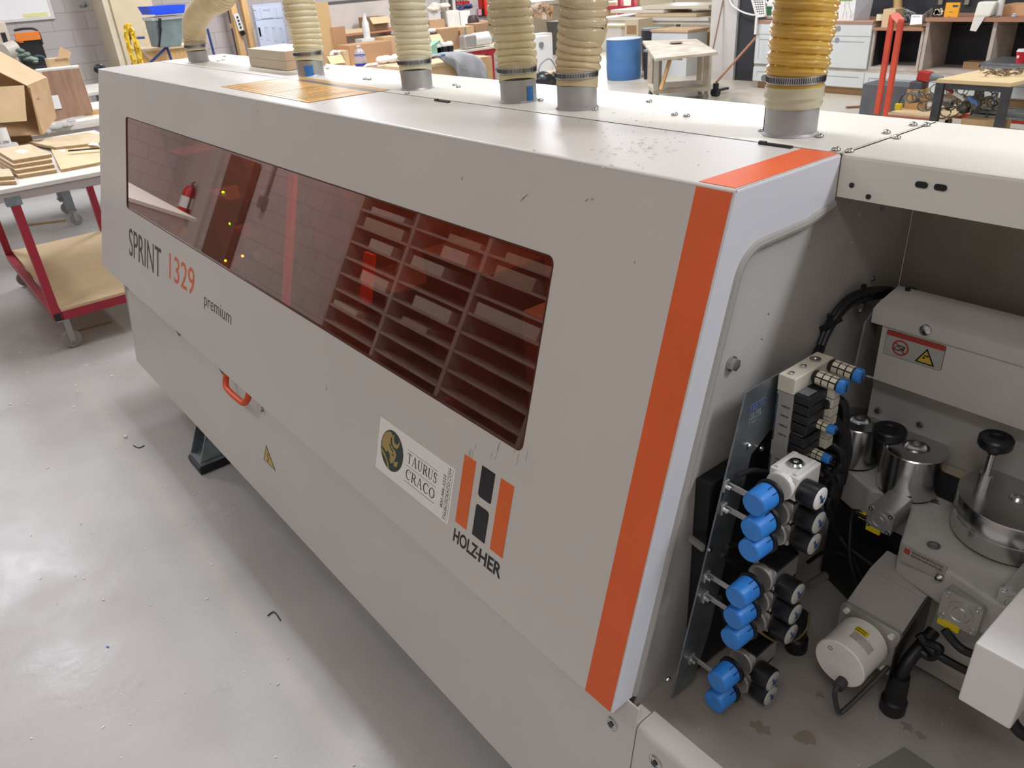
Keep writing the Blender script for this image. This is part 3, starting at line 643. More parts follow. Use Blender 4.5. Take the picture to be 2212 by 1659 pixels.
# elbows with black cable loops
for k, (px, py) in enumerate(((1800, 860), (1800, 880), (1797, 898), (1805, 920), (1808, 945), (1795, 960), (1800, 985), (1790, 1015), (1780, 1045))):
    q = onX(px, py, 3.452)
    build('cable_elbow', MB().tube([q+Vector((-.03, .002, .0)), q+Vector((-.005, 0, .002)), q+Vector((.012, .004, -.004)), q+Vector((.018, .008, -.02)), q+Vector((.012, .02, -.06))], .0085, 12), M_RUB, mc, smooth=True)
cb = [((1795, 870), (1835, 940), (1828, 1000), (1790, 1040)), ((1800, 900), (1842, 960), (1830, 1030), (1800, 1070)), ((1790, 1010), (1810, 1045), (1800, 1100), (1830, 1160))]
for P_ in cb:
    build('cable', MB().tube([onX(px-12, py, 3.47) for px, py in P_], .006, 10), M_RUB, mc, smooth=True)
# black lead from regulator rows into the plate opening
for P_ in (((1590, 1028), (1625, 1016), (1660, 1022)), ((1570, 1180), (1600, 1172), (1640, 1165)), ((1560, 1200), (1585, 1215), (1620, 1222)), ((1555, 1290), (1570, 1350), (1590, 1400))):
    build('air_hose', MB().tube([onX(px, py, 3.43) for px, py in P_], .0045, 10), M_RUB, mc, smooth=True)
build('cable', MB().tube([onX(px, py, 3.50)+Vector((0, .02, 0)) for px, py in ((1620, 1375), (1660, 1398), (1700, 1397), (1728, 1372), (1735, 1335))], .0022, 8), mat('tan_cable', '7d6d4a', .5), mc, smooth=True)
for (a, b) in (((1640, 1300), (1760, 1250)),):
    q = onX(1745, 1265, 3.53); q2 = onX(1782, 1243, 3.53); build('air_hose', MB().tube([q, (q+q2)/2, q2], .007, 10), mat('grey_hose', '4a4845', .5), mc, smooth=True)
    text_part('lettering', 'FESTO', M_BEIGE, mc, q2+Vector((.004, -.02, -.003)), (0, .9, .3), (0, -.3, .9), .004, .018, th=.0004)
# bundle of cables arching over the beam
bund = [((1772, 752), 3.372), ((1795, 700), 3.372), ((1830, 655), 3.375), ((1870, 636), 3.385), ((1920, 632), None), ((1980, 650), None), ((2080, 682), None), ((2150, 697), None), ((2215, 716), None), ((2300, 742), None)]
BP = [onX(*q, X) if X else onY(*q, .70) for q, X in bund]
for dx, dz in ((0, 0), (.007, .006), (-.006, .006), (.002, -.008)):
    build('cable', MB().tube([p+Vector((dx*.5, 0, dz)) for p in BP], .0052, 8), M_RUB, mc, smooth=True)
build('cable', MB().tube([BP[0], onX(1760, 775, 3.38), onX(1752, 800, 3.40)], .009, 8), M_RUB, mc, smooth=True)
for px, py in ((1795, 700), (1868, 637), (1962, 643), (2080, 682)):
    q = onX(px, py, 3.378) if px < 1900 else onY(px, py, .70)
    build('cable_tie', MB().obox(q, (.008, .02, .034), (0, .3 if px > 1900 else .9, 0)).obox(q+Vector((0, -.008, .018)), (.007, .007, .008)), M_BLKP, mc)
# fence beam with warning sticker
beam = MB().sweep([(.622, 1.062), (.622, 1.172), (.626, 1.176)], 3.425, 5.2, .003)
beam.sweep([(.618, 1.170), (.618, 1.196), (.63, 1.202), (.70, 1.215), (.71, 1.20)], 3.405, 5.2, .003)
BM_ = build('guard_beam', beam, mat('beam_paint', 'c2bdb4', .5, var=.04, vscale=9), mc, smooth=True)
build('guard_beam_end', MB().plate([(.625, 1.07), (.70, 1.07), (.70, 1.195), (.625, 1.165)], (3.43, 0, 0), (0, 1, 0), (0, 0, 1), .003), M_BLKP, mc)
bs = MB().sweep([(.60, 1.056), (.612, 1.060), (.625, 1.061)], 3.44, 5.2, .003).sweep([(.60, 1.056), (.60, .99)], 3.44, 5.2, .003) if False else MB().sweep([(.66, .86), (.66, 1.03), (.655, 1.045), (.625, 1.060)], 3.41, 5.2, .003)
build('rear_rail', bs, mat('rail_paint', 'a7a49d', .5, var=.05, vscale=9), mc, smooth=True)
q = onY(2000, 712, .618); build('dome_screw', MB().lathe([(.010, 0), (.009, .004), (.004, .0065), (.0001, .007)], q, YM, 18), M_STEEL, mc, smooth=True)
q = onY(1988, 917, .66); build('dome_screw', MB().lathe([(.007, 0), (.006, .004), (.0001, .005)], q, YM, 18), M_STEEL, mc, smooth=True)
q = onY(1897, 887, .66); build('dome_screw', MB().lathe([(.008, 0), (.006, .004), (.0001, .005)], q, YM, 18), M_STEEL, mc, smooth=True)
# sticker
s0 = onY(1917, 711, .621); s1 = onY(2046, 742, .621); s2 = onY(1908, 763, .621); s3 = onY(2034, 798, .621)
x0, x1, z0, z1 = s0.x, s1.x, s2.z, s0.z
WS = build('warning_sticker', MB().plate(rrect(x0, z0, x1, z1, .004), (0, .6212, 0), U, ZP, .0006), M_BLKP, BM_, label='warning sticker with red header, prohibition circle and yellow triangle')
build('sticker_face', MB().plate(rrect(x0+.0006, z0+.0006, x1-.0006, z1-.0006, .0035), (0, .6208, 0), U, ZP, .0006), mat('sticker_silver', 'a9a8a2', .4), BM_)
build('sticker_header', MB().plate(rrect(x0+.0006, z1-.0095, x1-.0006, z1-.0006, .002), (0, .6204, 0), U, ZP, .0005), M_RED, BM_)
hgt = z1-z0; cx = x0+(x1-x0)*.28; cz = z0+hgt*.42; r = hgt*.31
build('prohibition_ring', MB().plate(circ(cx, cz, r, 28), (0, .6203, 0), U, ZP, .0004, holes=[circ(cx, cz, r*.8, 28)]), M_RED, BM_)
hand = MB().plate([(cx-r*.7, cz-r*.1), (cx-r*.3, cz+r*.35), (cx+.5*r, cz+.3*r), (cx+.65*r, cz+.05*r), (cx+.35*r, cz), (cx+.55*r, cz-.3*r), (cx+.1*r, cz-.25*r), (cx-.1*r, cz-.45*r), (cx-.7*r, cz-.4*r)], (0, .6203, 0), U, ZP, .0003, holes=[[(cx-r*.6, cz-r*.1), (cx-r*.28, cz+r*.22), (cx+.35*r, cz+.18*r), (cx+.1*r, cz-.05*r), (cx-.1*r, cz-.3*r), (cx-.6*r, cz-.3*r)]])
build('hand_symbol', hand, M_GREYT, BM_)
build('prohibition_bar', MB().beam((cx-r*.66, .6201, cz+r*.66), (cx+r*.66, .6201, cz-r*.66), .0004, r*.22, up=(0, 1, 0)), M_RED, BM_)
tx = x0+(x1-x0)*.72; th_ = hgt*.31
tri2 = lambda f: [(tx-th_*1.15*f, z0+hgt*.09+th_*.7*(1-f)), (tx+th_*1.15*f, z0+hgt*.09+th_*.7*(1-f)), (tx, z0+hgt*.09+th_*.7*(1-f)+th_*2*f)]
build('warning_triangle', MB().plate(tri2(1), (0, .6203, 0), U, ZP, .0005), M_BLKP, BM_); build('warning_triangle_face', MB().plate(tri2(.76), (0, .6200, 0), U, ZP, .0005), M_WY, BM_)
build('hand_symbol', MB().plate([(tx-.3*th_, cz), (tx+.1*th_, cz+.1*th_), (tx+.35*th_, cz+.05*th_), (tx+.3*th_, cz-.12*th_), (tx, cz-.1*th_)], (0, .6197, 0), U, ZP, .0003).plate(circ(tx-.2*th_, cz-.3*th_, .14*th_, 10), (0, .6197, 0), U, ZP, .0003), M_BLKP, BM_)
# springs and torn bracket at the left end of the beam
build('hook_spring', MB().lathe([(.004+.0012*(k % 2), .0015*k) for k in range(22)], onY(1858, 672, .63), ZP, 10), M_STEEL, mc)
build('cover_bracket', MB().plate([(.60, 1.08), (.64, 1.06), (.66, 1.15), (.66, 1.20), (.61, 1.17)], (3.40, 0, 0), (0, 1, 0), (0, 0, 1), .003), M_ALU, mc)
# casting with rollers
cast = [(3.40, .60), (3.482, .565), (3.50, .572), (3.557, .570), (3.588, .471), (3.685, .449), (3.80, .425), (5.0, .425), (5.0, .655), (3.40, .655)]
C_ = MB().plate(cast, (0, 0, .872), U, (0, 1, 0), .072)
CST = build('roller_casting', C_, M_CAST, mc, bevel=.004, label='grey painted cast roller plate')
build('casting_foot', MB().box((3.60, .50, .60), (4.6, .64, .80)), M_CAST, mc)
build('dark_cover', MB().plate([(3.40, .60), (3.585, .52), (3.60, .52), (3.60, .64), (3.40, .64)], (0, 0, .80), U, (0, 1, 0), .2), M_RUB, mc)
def roller(c, r, h, hole=.42):
    c = Vector(c); mb = MB().lathe([(r*.985, 0), (r, .001), (r, h-.002), (r*.97, h), (r*hole, h), (r*hole*.96, h-.022), (r*.24, h-.024), (r*.22, h-.016), (.0001, h-.016)], c, ZP, 48)
    return build('pressure_roller', mb, M_STEEL, mc, smooth=True, label='turned steel pressure roller')
r2 = onZ(1979, 965, .962); roller((r2.x, r2.y, .877), .0535, .085)
r1 = onZ(1857, 906, .962); roller((r1.x, r1.y, .877), .0475, .085)
for c, r in ((r2, .056), (r1, .05)): build('roller_base', MB().cyl((c.x, c.y, .872), (c.x, c.y, .877), r*.9, seg=32), M_BLKP, mc)
dsk = onZ(2200, 1078, .95); R_ = (onZ(2070, 1065, .95)-dsk).length
dk = MB().lathe([(R_*.97, 0), (R_*.97, .03), (R_*.955, .031), (R_*.955, .036), (R_, .038), (R_, .068), (R_*.985, .07), (R_*.16, .07), (R_*.15, .062), (.0001, .062)], (dsk.x, dsk.y, .88), ZP, 72)
build('coil_disc', dk, M_STEEL, mc, smooth=True, label='large turned steel disc')
def knob(p, zb, rk=.026, m=M_BLKP, rr=.006):
    p = Vector(p); mb = MB().lathe([(.009, -.018), (.012, -.008), (rk*.9, -.006), (rk, -.002), (rk, .010), (rk*.9, .013), (rk*.45, .013), (rk*.4, .010), (.0001, .010)], p, ZP, 28)
    k = build('star_knob', mb, M_BLKP, mc, smooth=True, label='black round clamping knob')
    build('knob_stem', MB().cyl((p.x, p.y, zb), (p.x, p.y, p.z-.016), rr), M_STEEL, k)
k1 = onZ(1921, 935, 1.005); k1p = onZ(1897, 1048, .873)
kb = Vector((k1p.x, k1p.y, 0)); kk = None
d1 = onY(1921, 938, k1p.y); knob(d1, .872, .0285, rr=.0048)
k2 = onY(2150, 958, dsk.y-.0); knob(k2, .95, .026)
build('stem_collar', MB().cyl((k2.x, k2.y, .95), (k2.x, k2.y, .975), .011), M_STEEL, mc)
q = onZ(2085, 1003, .93); build('label_block', MB().box((q.x-.03, .63, .872), (q.x+.03, .659, .925)), M_BLKP, mc); build('label_sticker', MB().box((q.x-.028, .632, .925), (q.x+.028, .657, .926)), mat('label_tan', 'aa9c84', .5), mc)
q = onZ(2017, 1179, .873); build('cap_screw', MB().lathe([(.0105, 0), (.0105, .0015), (.006, .002), (.0055, .0005), (.0001, .0005)], q, ZP, 20), M_STEEL, mc)
# pneumatic cylinders
def cylinder(c, w, L, lab, yel=True):
    c = Vector(c); b = MB().box((c.x-w*.46, c.y+.006, c.z-w*.46), (c.x+w*.46, c.y+L, c.z+w*.46))
    o = build('air_cylinder', b, M_ALU, mc, bevel=.002, label=lab)
    e = MB().plate(rrect(c.x-w/2, c.z-w/2, c.x+w/2, c.z+w/2, w*.12), (0, c.y, 0), U, ZP, .008)
    e.lathe([(w*.33, 0), (w*.33, .002), (w*.28, .002), (w*.26, .0005), (w*.17, .0005), (w*.15, .002), (.0001, .002)], c, YM, 28)
    build('end_cap', e, M_ALU, o, smooth=True)
    for sx in (-1, 1):
        for sz in (-1, 1):
            p = c+Vector((sx*w*.38, 0, sz*w*.38)); build('cap_screw', MB().lathe([(w*.09, 0), (w*.09, .002), (w*.05, .002), (w*.045, .0005), (.0001, .0005)], p, YM, 14), M_STEEL, o)
    if yel: build('yellow_tag', MB().box((c.x-w*.45, c.y-.001, c.z-w*.68), (c.x+w*.1, c.y+.004, c.z-w*.46)), M_YEL, o)
cylinder(onY(1900, 1124, .50), .046, .07, 'small square aluminium air cylinder')
cylinder(onY(2073, 1324, .425), .060, .10, 'square aluminium air cylinder with yellow tag')
cylinder(onY(2192, 1310, .44), .05, .08, 'square air cylinder beside the white box', False)
q = onY(1850, 1105, .50); build('cable_plug', MB().cyl(q+Vector((.02, 0, -.002)), q, .0055).tube([q, q+Vector((-.006, 0, -.004)), q+Vector((-.006, 0, -.03)), q+Vector((.01, -.01, -.10)), q+Vector((.04, -.01, -.16))], .004, 8), M_BLKP, mc, smooth=True)
q = onY(1862, 1115, .497); build('yellow_tag', MB().box((q.x-.006, q.y, q.z-.006), (q.x+.006, q.y+.006, q.z+.006)), M_YEL, mc)
# servo housing + encoder
ec = onY(1812, 1434, .30)
hs = MB().hexa([(ec.x-.046, .390, ec.z-.046), (ec.x+.052, .390, ec.z-.046), (ec.x+.052, .455, ec.z-.03), (ec.x-.046, .455, ec.z-.03), (ec.x-.046, .390, ec.z+.046), (ec.x+.052, .390, ec.z+.046), (ec.x+.052, .455, ec.z+.08), (ec.x-.046, .455, ec.z+.08)])
hs.hexa([(ec.x-.046, .455, ec.z-.03), (ec.x+.052, .455, ec.z-.03), (ec.x+.06, .50, ec.z-.02), (ec.x-.04, .50, ec.z-.02), (ec.x-.046, .455, ec.z+.081), (ec.x+.052, .455, ec.z+.081), (ec.x+.06, .50, ec.z+.10), (ec.x-.04, .50, ec.z+.10)])
SV = build('drive_housing', hs, mat('housing_grey', 'a09b93', .42, var=.05, vscale=14), mc, bevel=.0015, label='grey sheet metal drive housing')
build('drive_flange', MB().plate(rrect(ec.x-.050, ec.z-.050, ec.x+.054, ec.z+.050, .008), (0, .382, 0), U, ZP, .008), M_ALU, SV, bevel=.001)
for sx in (-.038, .041):
    for sz in (-.038, .038): build('cap_screw', MB().cyl((ec.x+sx, .382, ec.z+sz), (ec.x+sx, .376, ec.z+sz), .005, seg=14), M_WHITE, SV)
mt = MB().lathe([(.0001, 0), (.0415, 0), (.0435, .002), (.0435, .010), (.0425, .011), (.0425, .076), (.037, .083)], (ec.x, .30, ec.z), (0, 1, 0), 48)
build('encoder', mt, mat('encoder_white', 'e6e2da', .42, var=.05, vscale=25), SV, smooth=True, label='round white encoder')
def curved_label(name, m, a0, a1, y0, y1, r=.0429):
    mb = MB(); n = 6; vs = []; fs = []
    for i in range(n+1):
        a = math.radians(a0+(a1-a0)*i/n); 
        for y in (y0, y1): vs.append((ec.x+math.sin(a)*r, y, ec.z+math.cos(a)*r))
    for i in range(n): fs.append((2*i, 2*i+1, 2*i+3, 2*i+2))
    mb.add(vs, fs); return build(name, mb, m, SV)
curved_label('rating_label', mat('rating_label', 'b9b4ac', .35), -5, 50, .325, .343); curved_label('yellow_label', M_YEL, -8, 22, .344, .357, .0430)
for i in range(3): curved_label('label_print', M_BLKP, -4+i*2, 12+i*7, .328+i*.005, .3285+i*.005, .0432)
for i in range(2): curved_label('label_print', M_BLKP, -6, 18, .347+i*.005, .3485+i*.005, .0433)
for a in (150, -40):
    p = Vector((ec.x+.029*math.sin(math.radians(a)), .2998, ec.z+.029*math.cos(math.radians(a)))); build('cover_screw', MB().plate(circ(p.x, p.z, .004, 16), (0, .2995, 0), U, ZP, .001, holes=[circ(p.x, p.z, .0032, 16)]), M_BLKP, SV)
pg = Vector((ec.x+.012, .298, ec.z-.03)); 
build('encoder_cable', MB().cyl(pg+Vector((0, .006, 0)), pg+Vector((0, -.014, -.003)), .0095).tube([pg+Vector((0, -.010, 0)), pg+Vector((.0, -.02, -.012)), pg+Vector((.006, -.02, -.035)), pg+Vector((.012, -.016, -.052)), pg+Vector((.018, .0, -.045)), pg+Vector((.028, .05, -.02)), pg+Vector((.035, .09, 0))], .0042, 10), mat('cable_grey', '3a3a3c', .45), SV, smooth=True)
build('side_plate', MB().plate([(.37, ec.z-.05), (.44, ec.z-.045), (.50, ec.z+.02), (.52, ec.z+.09), (.47, ec.z+.09), (.37, ec.z+.03)], (ec.x+.056, 0, 0), (0, 1, 0), (0, 0, 1), .002), mat('dark_steel', '4a4744', .3, .8), SV)
q = onY(2043, 1243, .46); build('grease_fitting', MB().lathe([(.006, 0), (.006, .006), (.004, .007), (.005, .012), (.007, .016), (.003, .022)], q, (-.3, -1, .1), 14), M_STEEL, mc, smooth=True)
# casting label
q = onY(1955, 1178, .455); 
LB = build('type_plate', MB().box((q.x, q.y-.003, q.z-.03), (q.x+.07, q.y, q.z)), mat('type_plate', 'a39c90', .5), mc)
build('type_plate_mark', MB().box((q.x+.002, q.y-.0036, q.z-.012), (q.x+.011, q.y-.003, q.z-.002)), M_RED, mc)
for i, s in enumerate(('ROLLEN NUR BEI STILLSTAND', 'REINIGEN UND EINSTELLEN')):
    text_part('lettering', s, M_GREYT, mc, Vector((q.x+.014, q.y-.0032, q.z-.006-i*.007)), U, ZP, .004, .05, th=.0004)
# black sleeves on the deck
b1 = onZ(1920, 1540, .588); build('cable_sleeve', MB().lathe([(.0185, 0), (.021, .004), (.021, .028), (.0175, .032), (.0165, .07), (.015, .088), (.010, .088), (.009, .05)], (b1.x, b1.y+.01, .587), ZP, 28).tube([(b1.x, b1.y+.01, .66), (b1.x+.002, b1.y+.02, .70), (b1.x+.01, b1.y+.08, .735)], .011, 12), M_RUB, mc, smooth=True)
b2 = onZ(1712, 1405, .588); build('cable_sleeve', MB().lathe([(.02, 0), (.021, .004), (.020, .03), (.016, .034), (.014, .09)], (b2.x, b2.y+.01, .587), ZP, 28), M_RUB, mc, smooth=True)
for P_ in (((1985, 1370), (2020, 1410), (2090, 1450), (2160, 1480)), ((1990, 1385), (2030, 1400), (2010, 1420), (1980, 1400)), ((2040, 1360), (2075, 1400), (2120, 1420))):
    build('cable', MB().tube([onY(px, py, .42) for px, py in P_], .007, 10), M_RUB, mc, smooth=True)
for P_ in (((1830, 1180), (1870, 1260), (1900, 1330)), ((1800, 1130), (1830, 1180), (1900, 1230)), ((1745, 1215), (1790, 1190), (1850, 1210))):
    build('cable', MB().tube([onY(px, py, .50) for px, py in P_], .004, 8), M_RUB, mc, smooth=True)
# white sheet metal box
wb0 = onY(2107, 1388, .25); wb1 = onY(2180, 1577, .25)
WBX = build('switch_box', MB().box((wb0.x, .25, wb1.z), (wb0.x+.066, .40, wb0.z)), mat('box_white', 'e3e1dc', .38, bump=.05, bscale=400), mc, bevel=.0025, label='white sheet metal box')
build('box_support', MB().box((wb0.x+.02, .40, wb1.z+.02), (wb0.x+.05, .47, wb0.z-.02)), M_ALU, mc)
build('air_hose', MB().tube([(wb0.x+.05, .33, wb1.z+.01), (wb0.x+.045, .33, wb1.z-.05), (wb0.x+.075, .34, wb1.z-.085), (wb0.x+.12, .36, wb1.z-.05), (wb0.x+.14, .38, wb1.z+.04)], .009, 12), M_RUB, mc, smooth=True)
build('deck_cover', MB().plate([(3.68, .20), (3.85, .20), (3.85, .335), (3.715, .335)], (0, 0, .5885), U, (0, 1, 0), .002), mat('deck_grey', '77776f', .5), mc, label='darker grey cover plate on the deck')
# joint with chips along the deck front
build('deck_joint', MB().box((3.395, .0765, .5860), (5.1, .0785, .5905)), M_SHADOWGAP, mc)
rr2 = random.Random(5); ch = MB()
for k in range(40):
    x = rr2.uniform(3.42, 3.75); s = rr2.uniform(.0006, .0022); ch.obox((x, .078+rr2.uniform(-.002, .002), .591), (s*1.6, s, s), (0, 0, rr2.uniform(0, 3)))
for k in range(60):
    x, y = rr2.uniform(3.42, 4.1), rr2.uniform(.09, .5); s = rr2.uniform(.0005, .0015); ch.obox((x, y, .5875), (s*2, s, s), (0, 0, rr2.uniform(0, 3)))
o = build('wood_chips', ch, mat('chip_wood', 'ddd0b4', .8), mc); o['kind'] = 'stuff'
# scuffs and smears on the hood front and roof
def on_plane(px, py, P, N_): r = ray(px, py); return CAM+r*((P-CAM).dot(N_)/r.dot(N_))
M_SCUF = mat('scuff', '8f8a80', .7); M_SCUF2 = mat('scuff_light', 'b4afa5', .7)
sc_ = MB(); sc2 = MB(); rs = random.Random(77)
def streak(mb, px, py, l, ang, w, P=H0, N_=HN):
    q = on_plane(px, py, P+N_*.0005, N_); t = (U*math.cos(ang)+V*math.sin(ang)) if N_ is HN else (U*math.cos(ang)+Vector((0, 1, 0))*math.sin(ang)); s = N_.cross(t)
    mb.hexa([q-t*l-s*w, q+t*l-s*w*.3, q+t*l+s*w*.3, q-t*l+s*w, q-t*l-s*w+N_*.0003, q+t*l-s*w*.3+N_*.0003, q+t*l+s*w*.3+N_*.0003, q-t*l+s*w+N_*.0003])
for (x, y, l, a) in ((1135, 424, .008, .7), (1128, 430, .005, 1.0), (1268, 432, .004, .6), (1280, 430, .003, .4), (998, 385, .003, 1.2), (1371, 566, .002, 1.5), (705, 838, .006, 1.6), (556, 240, .004, 2)): streak(sc_, x, y, l, a, .0012)
for k in range(13): streak(sc2, 1000+rs.uniform(0, 140), 962+rs.uniform(0, 30), rs.uniform(.004, .014), 1.45+rs.uniform(-.1, .1), .0007)
for k in range(60): streak(sc2, rs.gauss(1380, 60), rs.gauss(320, 18), rs.uniform(.001, .005), rs.uniform(0, 3), .0008, Vector((0, 0, 1.4806)), Vector((0, 0, 1)))
for k in range(25): streak(sc_, rs.uniform(1020, 1500), rs.uniform(240, 330), rs.uniform(.0008, .003), rs.uniform(0, 3), .0008, Vector((0, 0, 1.4806)), Vector((0, 0, 1)))
build('scuff_marks', sc_, M_SCUF, H); build('dust_smears', sc2, M_SCUF2, H)
# dirt stains on the deck, cut as thin irregular films
for (px, py, s) in ((1640, 1570, .018), (1735, 1590, .02), (1960, 1570, .012), (1990, 1590, .010), (1770, 1500, .008), (1600, 1510, .006)):
    q = onZ(px, py, .5868); n_ = 14; ds = MB().plate([(q.x+s*rs.uniform(.45, 1.3)*math.cos(2*PI*k/n_), q.y+s*rs.uniform(.35, 1.0)*math.sin(2*PI*k/n_)) for k in range(n_)], (0, 0, .5866), U, (0, 1, 0), .0004); build('oil_stain', ds, mat('oil_stain', '8f8575', .5), mc)
# dark smears below the casting rollers
ds = MB()
for (px, py, s) in ((2010, 1078, .018), (2040, 1070, .012), (1990, 1070, .010)):
    q = onZ(px, py, .8726); n_ = 14; ds.plate([(q.x+s*rs.uniform(.5, 1.5)*math.cos(2*PI*k/n_), q.y+s*rs.uniform(.3, .7)*math.sin(2*PI*k/n_)) for k in range(n_)], (0, 0, .8725), U, (0, 1, 0), .0004)
build('graphite_smear', ds, mat('graphite', '55534f', .6), mc)
# ================================================================== HOSES AND COLLARS
def hose_mat(name, c1, c2, rough=.28):
    M = bpy.data.materials.new(name); M.use_nodes = True; nt = M.node_tree; N = nt.nodes; L = nt.links; b = N['Principled BSDF']
    tc = N.new('ShaderNodeTexCoord'); n = N.new('ShaderNodeTexNoise'); n.inputs['Scale'].default_value = 14; n.inputs['Detail'].default_value = 5; L.new(tc.outputs['Object'], n.inputs['Vector'])
    r = N.new('ShaderNodeValToRGB'); r.color_ramp.elements[0].position = .4; r.color_ramp.elements[1].position = .62; r.color_ramp.elements[0].color = (*srgb(c2), 1); r.color_ramp.elements[1].color = (*srgb(c1), 1)
    L.new(n.outputs['Fac'], r.inputs[0]); L.new(r.outputs[0], b.inputs['Base Color']); b.inputs['Roughness'].default_value = rough; b.inputs['Coat Weight'].default_value = .3
    tr = N.new('ShaderNodeBsdfTranslucent'); L.new(r.outputs[0], tr.inputs[0]); mx = N.new('ShaderNodeMixShader'); mx.inputs[0].default_value = .42
    out = [q for q in N if q.type == 'OUTPUT_MATERIAL'][0]; L.new(b.outputs[0], mx.inputs[1]); L.new(tr.outputs[0], mx.inputs[2]); L.new(mx.outputs[0], out.inputs[0]); return M
HM = [hose_mat('hose_tan', 'e6d9bb', 'd9c9a6'), hose_mat('hose_cream', 'f7f0d4', 'efe5c2'), hose_mat('hose_cream2', 'f7f1d8', 'f0e8c8'), hose_mat('hose_sand', 'f1e5c2', 'e8dab2'), hose_mat('hose_sand2', 'ecdcb8', 'e0cda4'), hose_mat('hose_yellow', 'f8d468', 'dcb858')]
def hose_curve(base, pts, top, step):
    P = [base]+[Vector(q) for q in pts if q[2] > base.z+.045]+[Vector(top)]
    out = []
    for i in range(len(P)-1):
        a = P[i-1] if i else P[0]+(P[0]-P[1])*.5; b = P[i]; c = P[i+1]; d = P[min(i+2, len(P)-1)]
        for k in range(40):
            t = k/40; out.append(.5*((2*b)+(c-a)*t+(2*a-5*b+4*c-d)*t*t+(-a+3*b-3*c+d)*t**3))
    out.append(P[-1])
    res = [out[0]]; acc = 0
    for i in range(1, len(out)):
        seg = (out[i]-out[i-1]).length; acc2 = acc+seg
        while acc2 >= step:
            t = (step-acc)/seg if seg else 0; out_p = out[i-1]+(out[i]-out[i-1])*((step*1.0-acc)/seg); res.append(out_p)
            out[i-1] = out_p; seg = (out[i]-out[i-1]).length; acc = 0; acc2 = seg
        acc = acc2
    return res
DUCT_Z = 3.2
def hose(idx, basepx, paths, m, r, lab, pitch=.0172, amp=.0052, double=False, clampz=.055, tape=None, top=None):
    b = onZ(*basepx, 1.4805); b.y = .59; b = Vector((onY(basepx[0], basepx[1], .59).x, .59, 1.4805))
    rc = r-.004
    col = MB().lathe([(rc+.004, 0), (rc+.002, .002), (rc, .004), (rc, clampz-.006), (rc-.003, clampz-.006), (rc-.003, .001)], b, ZP, 40)
    co = build('hose_collar', col, M_GALVD, mc, smooth=True, label='dull galvanized sheet metal hose collar')
    if tape: 
        a0 = math.radians(tape[0]); mb = MB(); vs = []; fs = []
        for k in range(5):
            a = a0+math.radians(tape[1])*k/4
            vs += [(b.x+math.cos(a)*(rc+.0012), b.y+math.sin(a)*(rc+.0012), b.z+.001), (b.x+math.cos(a)*(rc+.0012), b.y+math.sin(a)*(rc+.0012), b.z+clampz*.62)]
        for k in range(4): fs.append((2*k, 2*k+2, 2*k+3, 2*k+1))
        build('blue_tape', mb.add(vs, fs), M_TAPE, co, label='torn blue masking tape')
    step = pitch/12
    P = hose_curve(b+Vector((0, 0, clampz-.012)), [onY(px, py, yy) for px, py, yy in paths], top or (onY(paths[-1][0], paths[-1][1], paths[-1][2])+Vector((0, .05, 1.3))), step)
    seg = 48; hb = MB(); vs = []; fs = []; ref = None; n = len(P)
    for i in range(n):
        d = (P[min(i+1, n-1)]-P[max(i-1, 0)]).normalized()
        if ref is None: ref = Vector((1, 0, 0))
        ref = (ref-d*ref.dot(d)).normalized(); bb = d.cross(ref); s = i*step; fade = min(1, max(0, (s-.028)/.008))
        for k in range(seg):
            q = 2*PI*k/seg; ph = (s/pitch+k/seg) % 1.0
            rr = r-.0045+amp*1.35*math.sin(PI*ph)**.5 + (amp*.25*math.sin(6*PI*ph)*math.sin(PI*ph) if double else 0)
            rr = rr*fade+(rc+.002)*(1-fade); vs.append(P[i]+(ref*math.cos(q)+bb*math.sin(q))*rr)
    for i in range(n-1):
        for k in range(seg): k2 = (k+1) % seg; fs.append((i*seg+k, i*seg+k2, (i+1)*seg+k2, (i+1)*seg+k))
    hb.add(vs, fs)
    t = thing('dust_hose', lab, 'hose', b, 'corrugated dust extraction hoses on the machine roof')
    build('hose_body', hb, m, t, smooth=True)
    cz = clampz+.008; o_ = b+Vector((0, 0, cz)); rb = rc+.0028
    cl = build('hose_clamp', MB().lathe([(rb, 0), (rb+.0012, .0005), (rb+.0012, .013), (rb, .0135), (rb-.001, .0135), (rb-.001, 0)], o_, ZP, 40, cap=False), M_BRUSH, t, smooth=True, label='steel worm drive hose clamp')
    sl = MB()
    for k in range(46):
        a = math.radians(200+k*4.2); c = o_+Vector((math.cos(a)*(rb+.0013), math.sin(a)*(rb+.0013), .0068)); sl.obox(c, (.0006, .0014, .0085), (0, 0, a))
    build('clamp_slots', sl, M_BLKP, cl)
    a = math.radians(197); c = o_+Vector((math.cos(a)*(rb+.006), math.sin(a)*(rb+.006), .0068)); build('clamp_screw', MB().cyl(c+Vector((-.004, .012, 0)), c+Vector((.006, -.010, 0)), .0055, seg=12), M_BRUSH, cl, smooth=True)
    return t
hose(0, (430, 131), [(421, 85, .60), (422, 45, .60), (447, 10, .60), (490, -25, .61)], HM[0], .047, 'tan corrugated hose at the far left end, bending over to the right', top=(.9, .66, 2.0), clampz=.05)
hose(1, (673, 162), [(664, 90, .60), (645, 0, .60), (636, -45, .61)], HM[1], .048, 'cream corrugated hose leaning left, beside the stack of wood offcuts', tape=(-52, 38))
hose(2, (902, 191), [(893, 100, .60), (880, 0, .60), (874, -50, .61)], HM[2], .047, 'palest cream corrugated hose, third from the left end of the machine')
hose(3, (1121, 218), [(1114, 110, .60), (1101, 0, .60), (1094, -60, .61)], HM[3], .047, 'sand coloured hose with a strip of blue tape right of its collar', tape=(-12, 24))
hose(4, (1247, 235), [(1250, 120, .60), (1259, 0, .60), (1264, -60, .61)], HM[4], .0475, 'darker sand coloured hose next to the blue taped one')
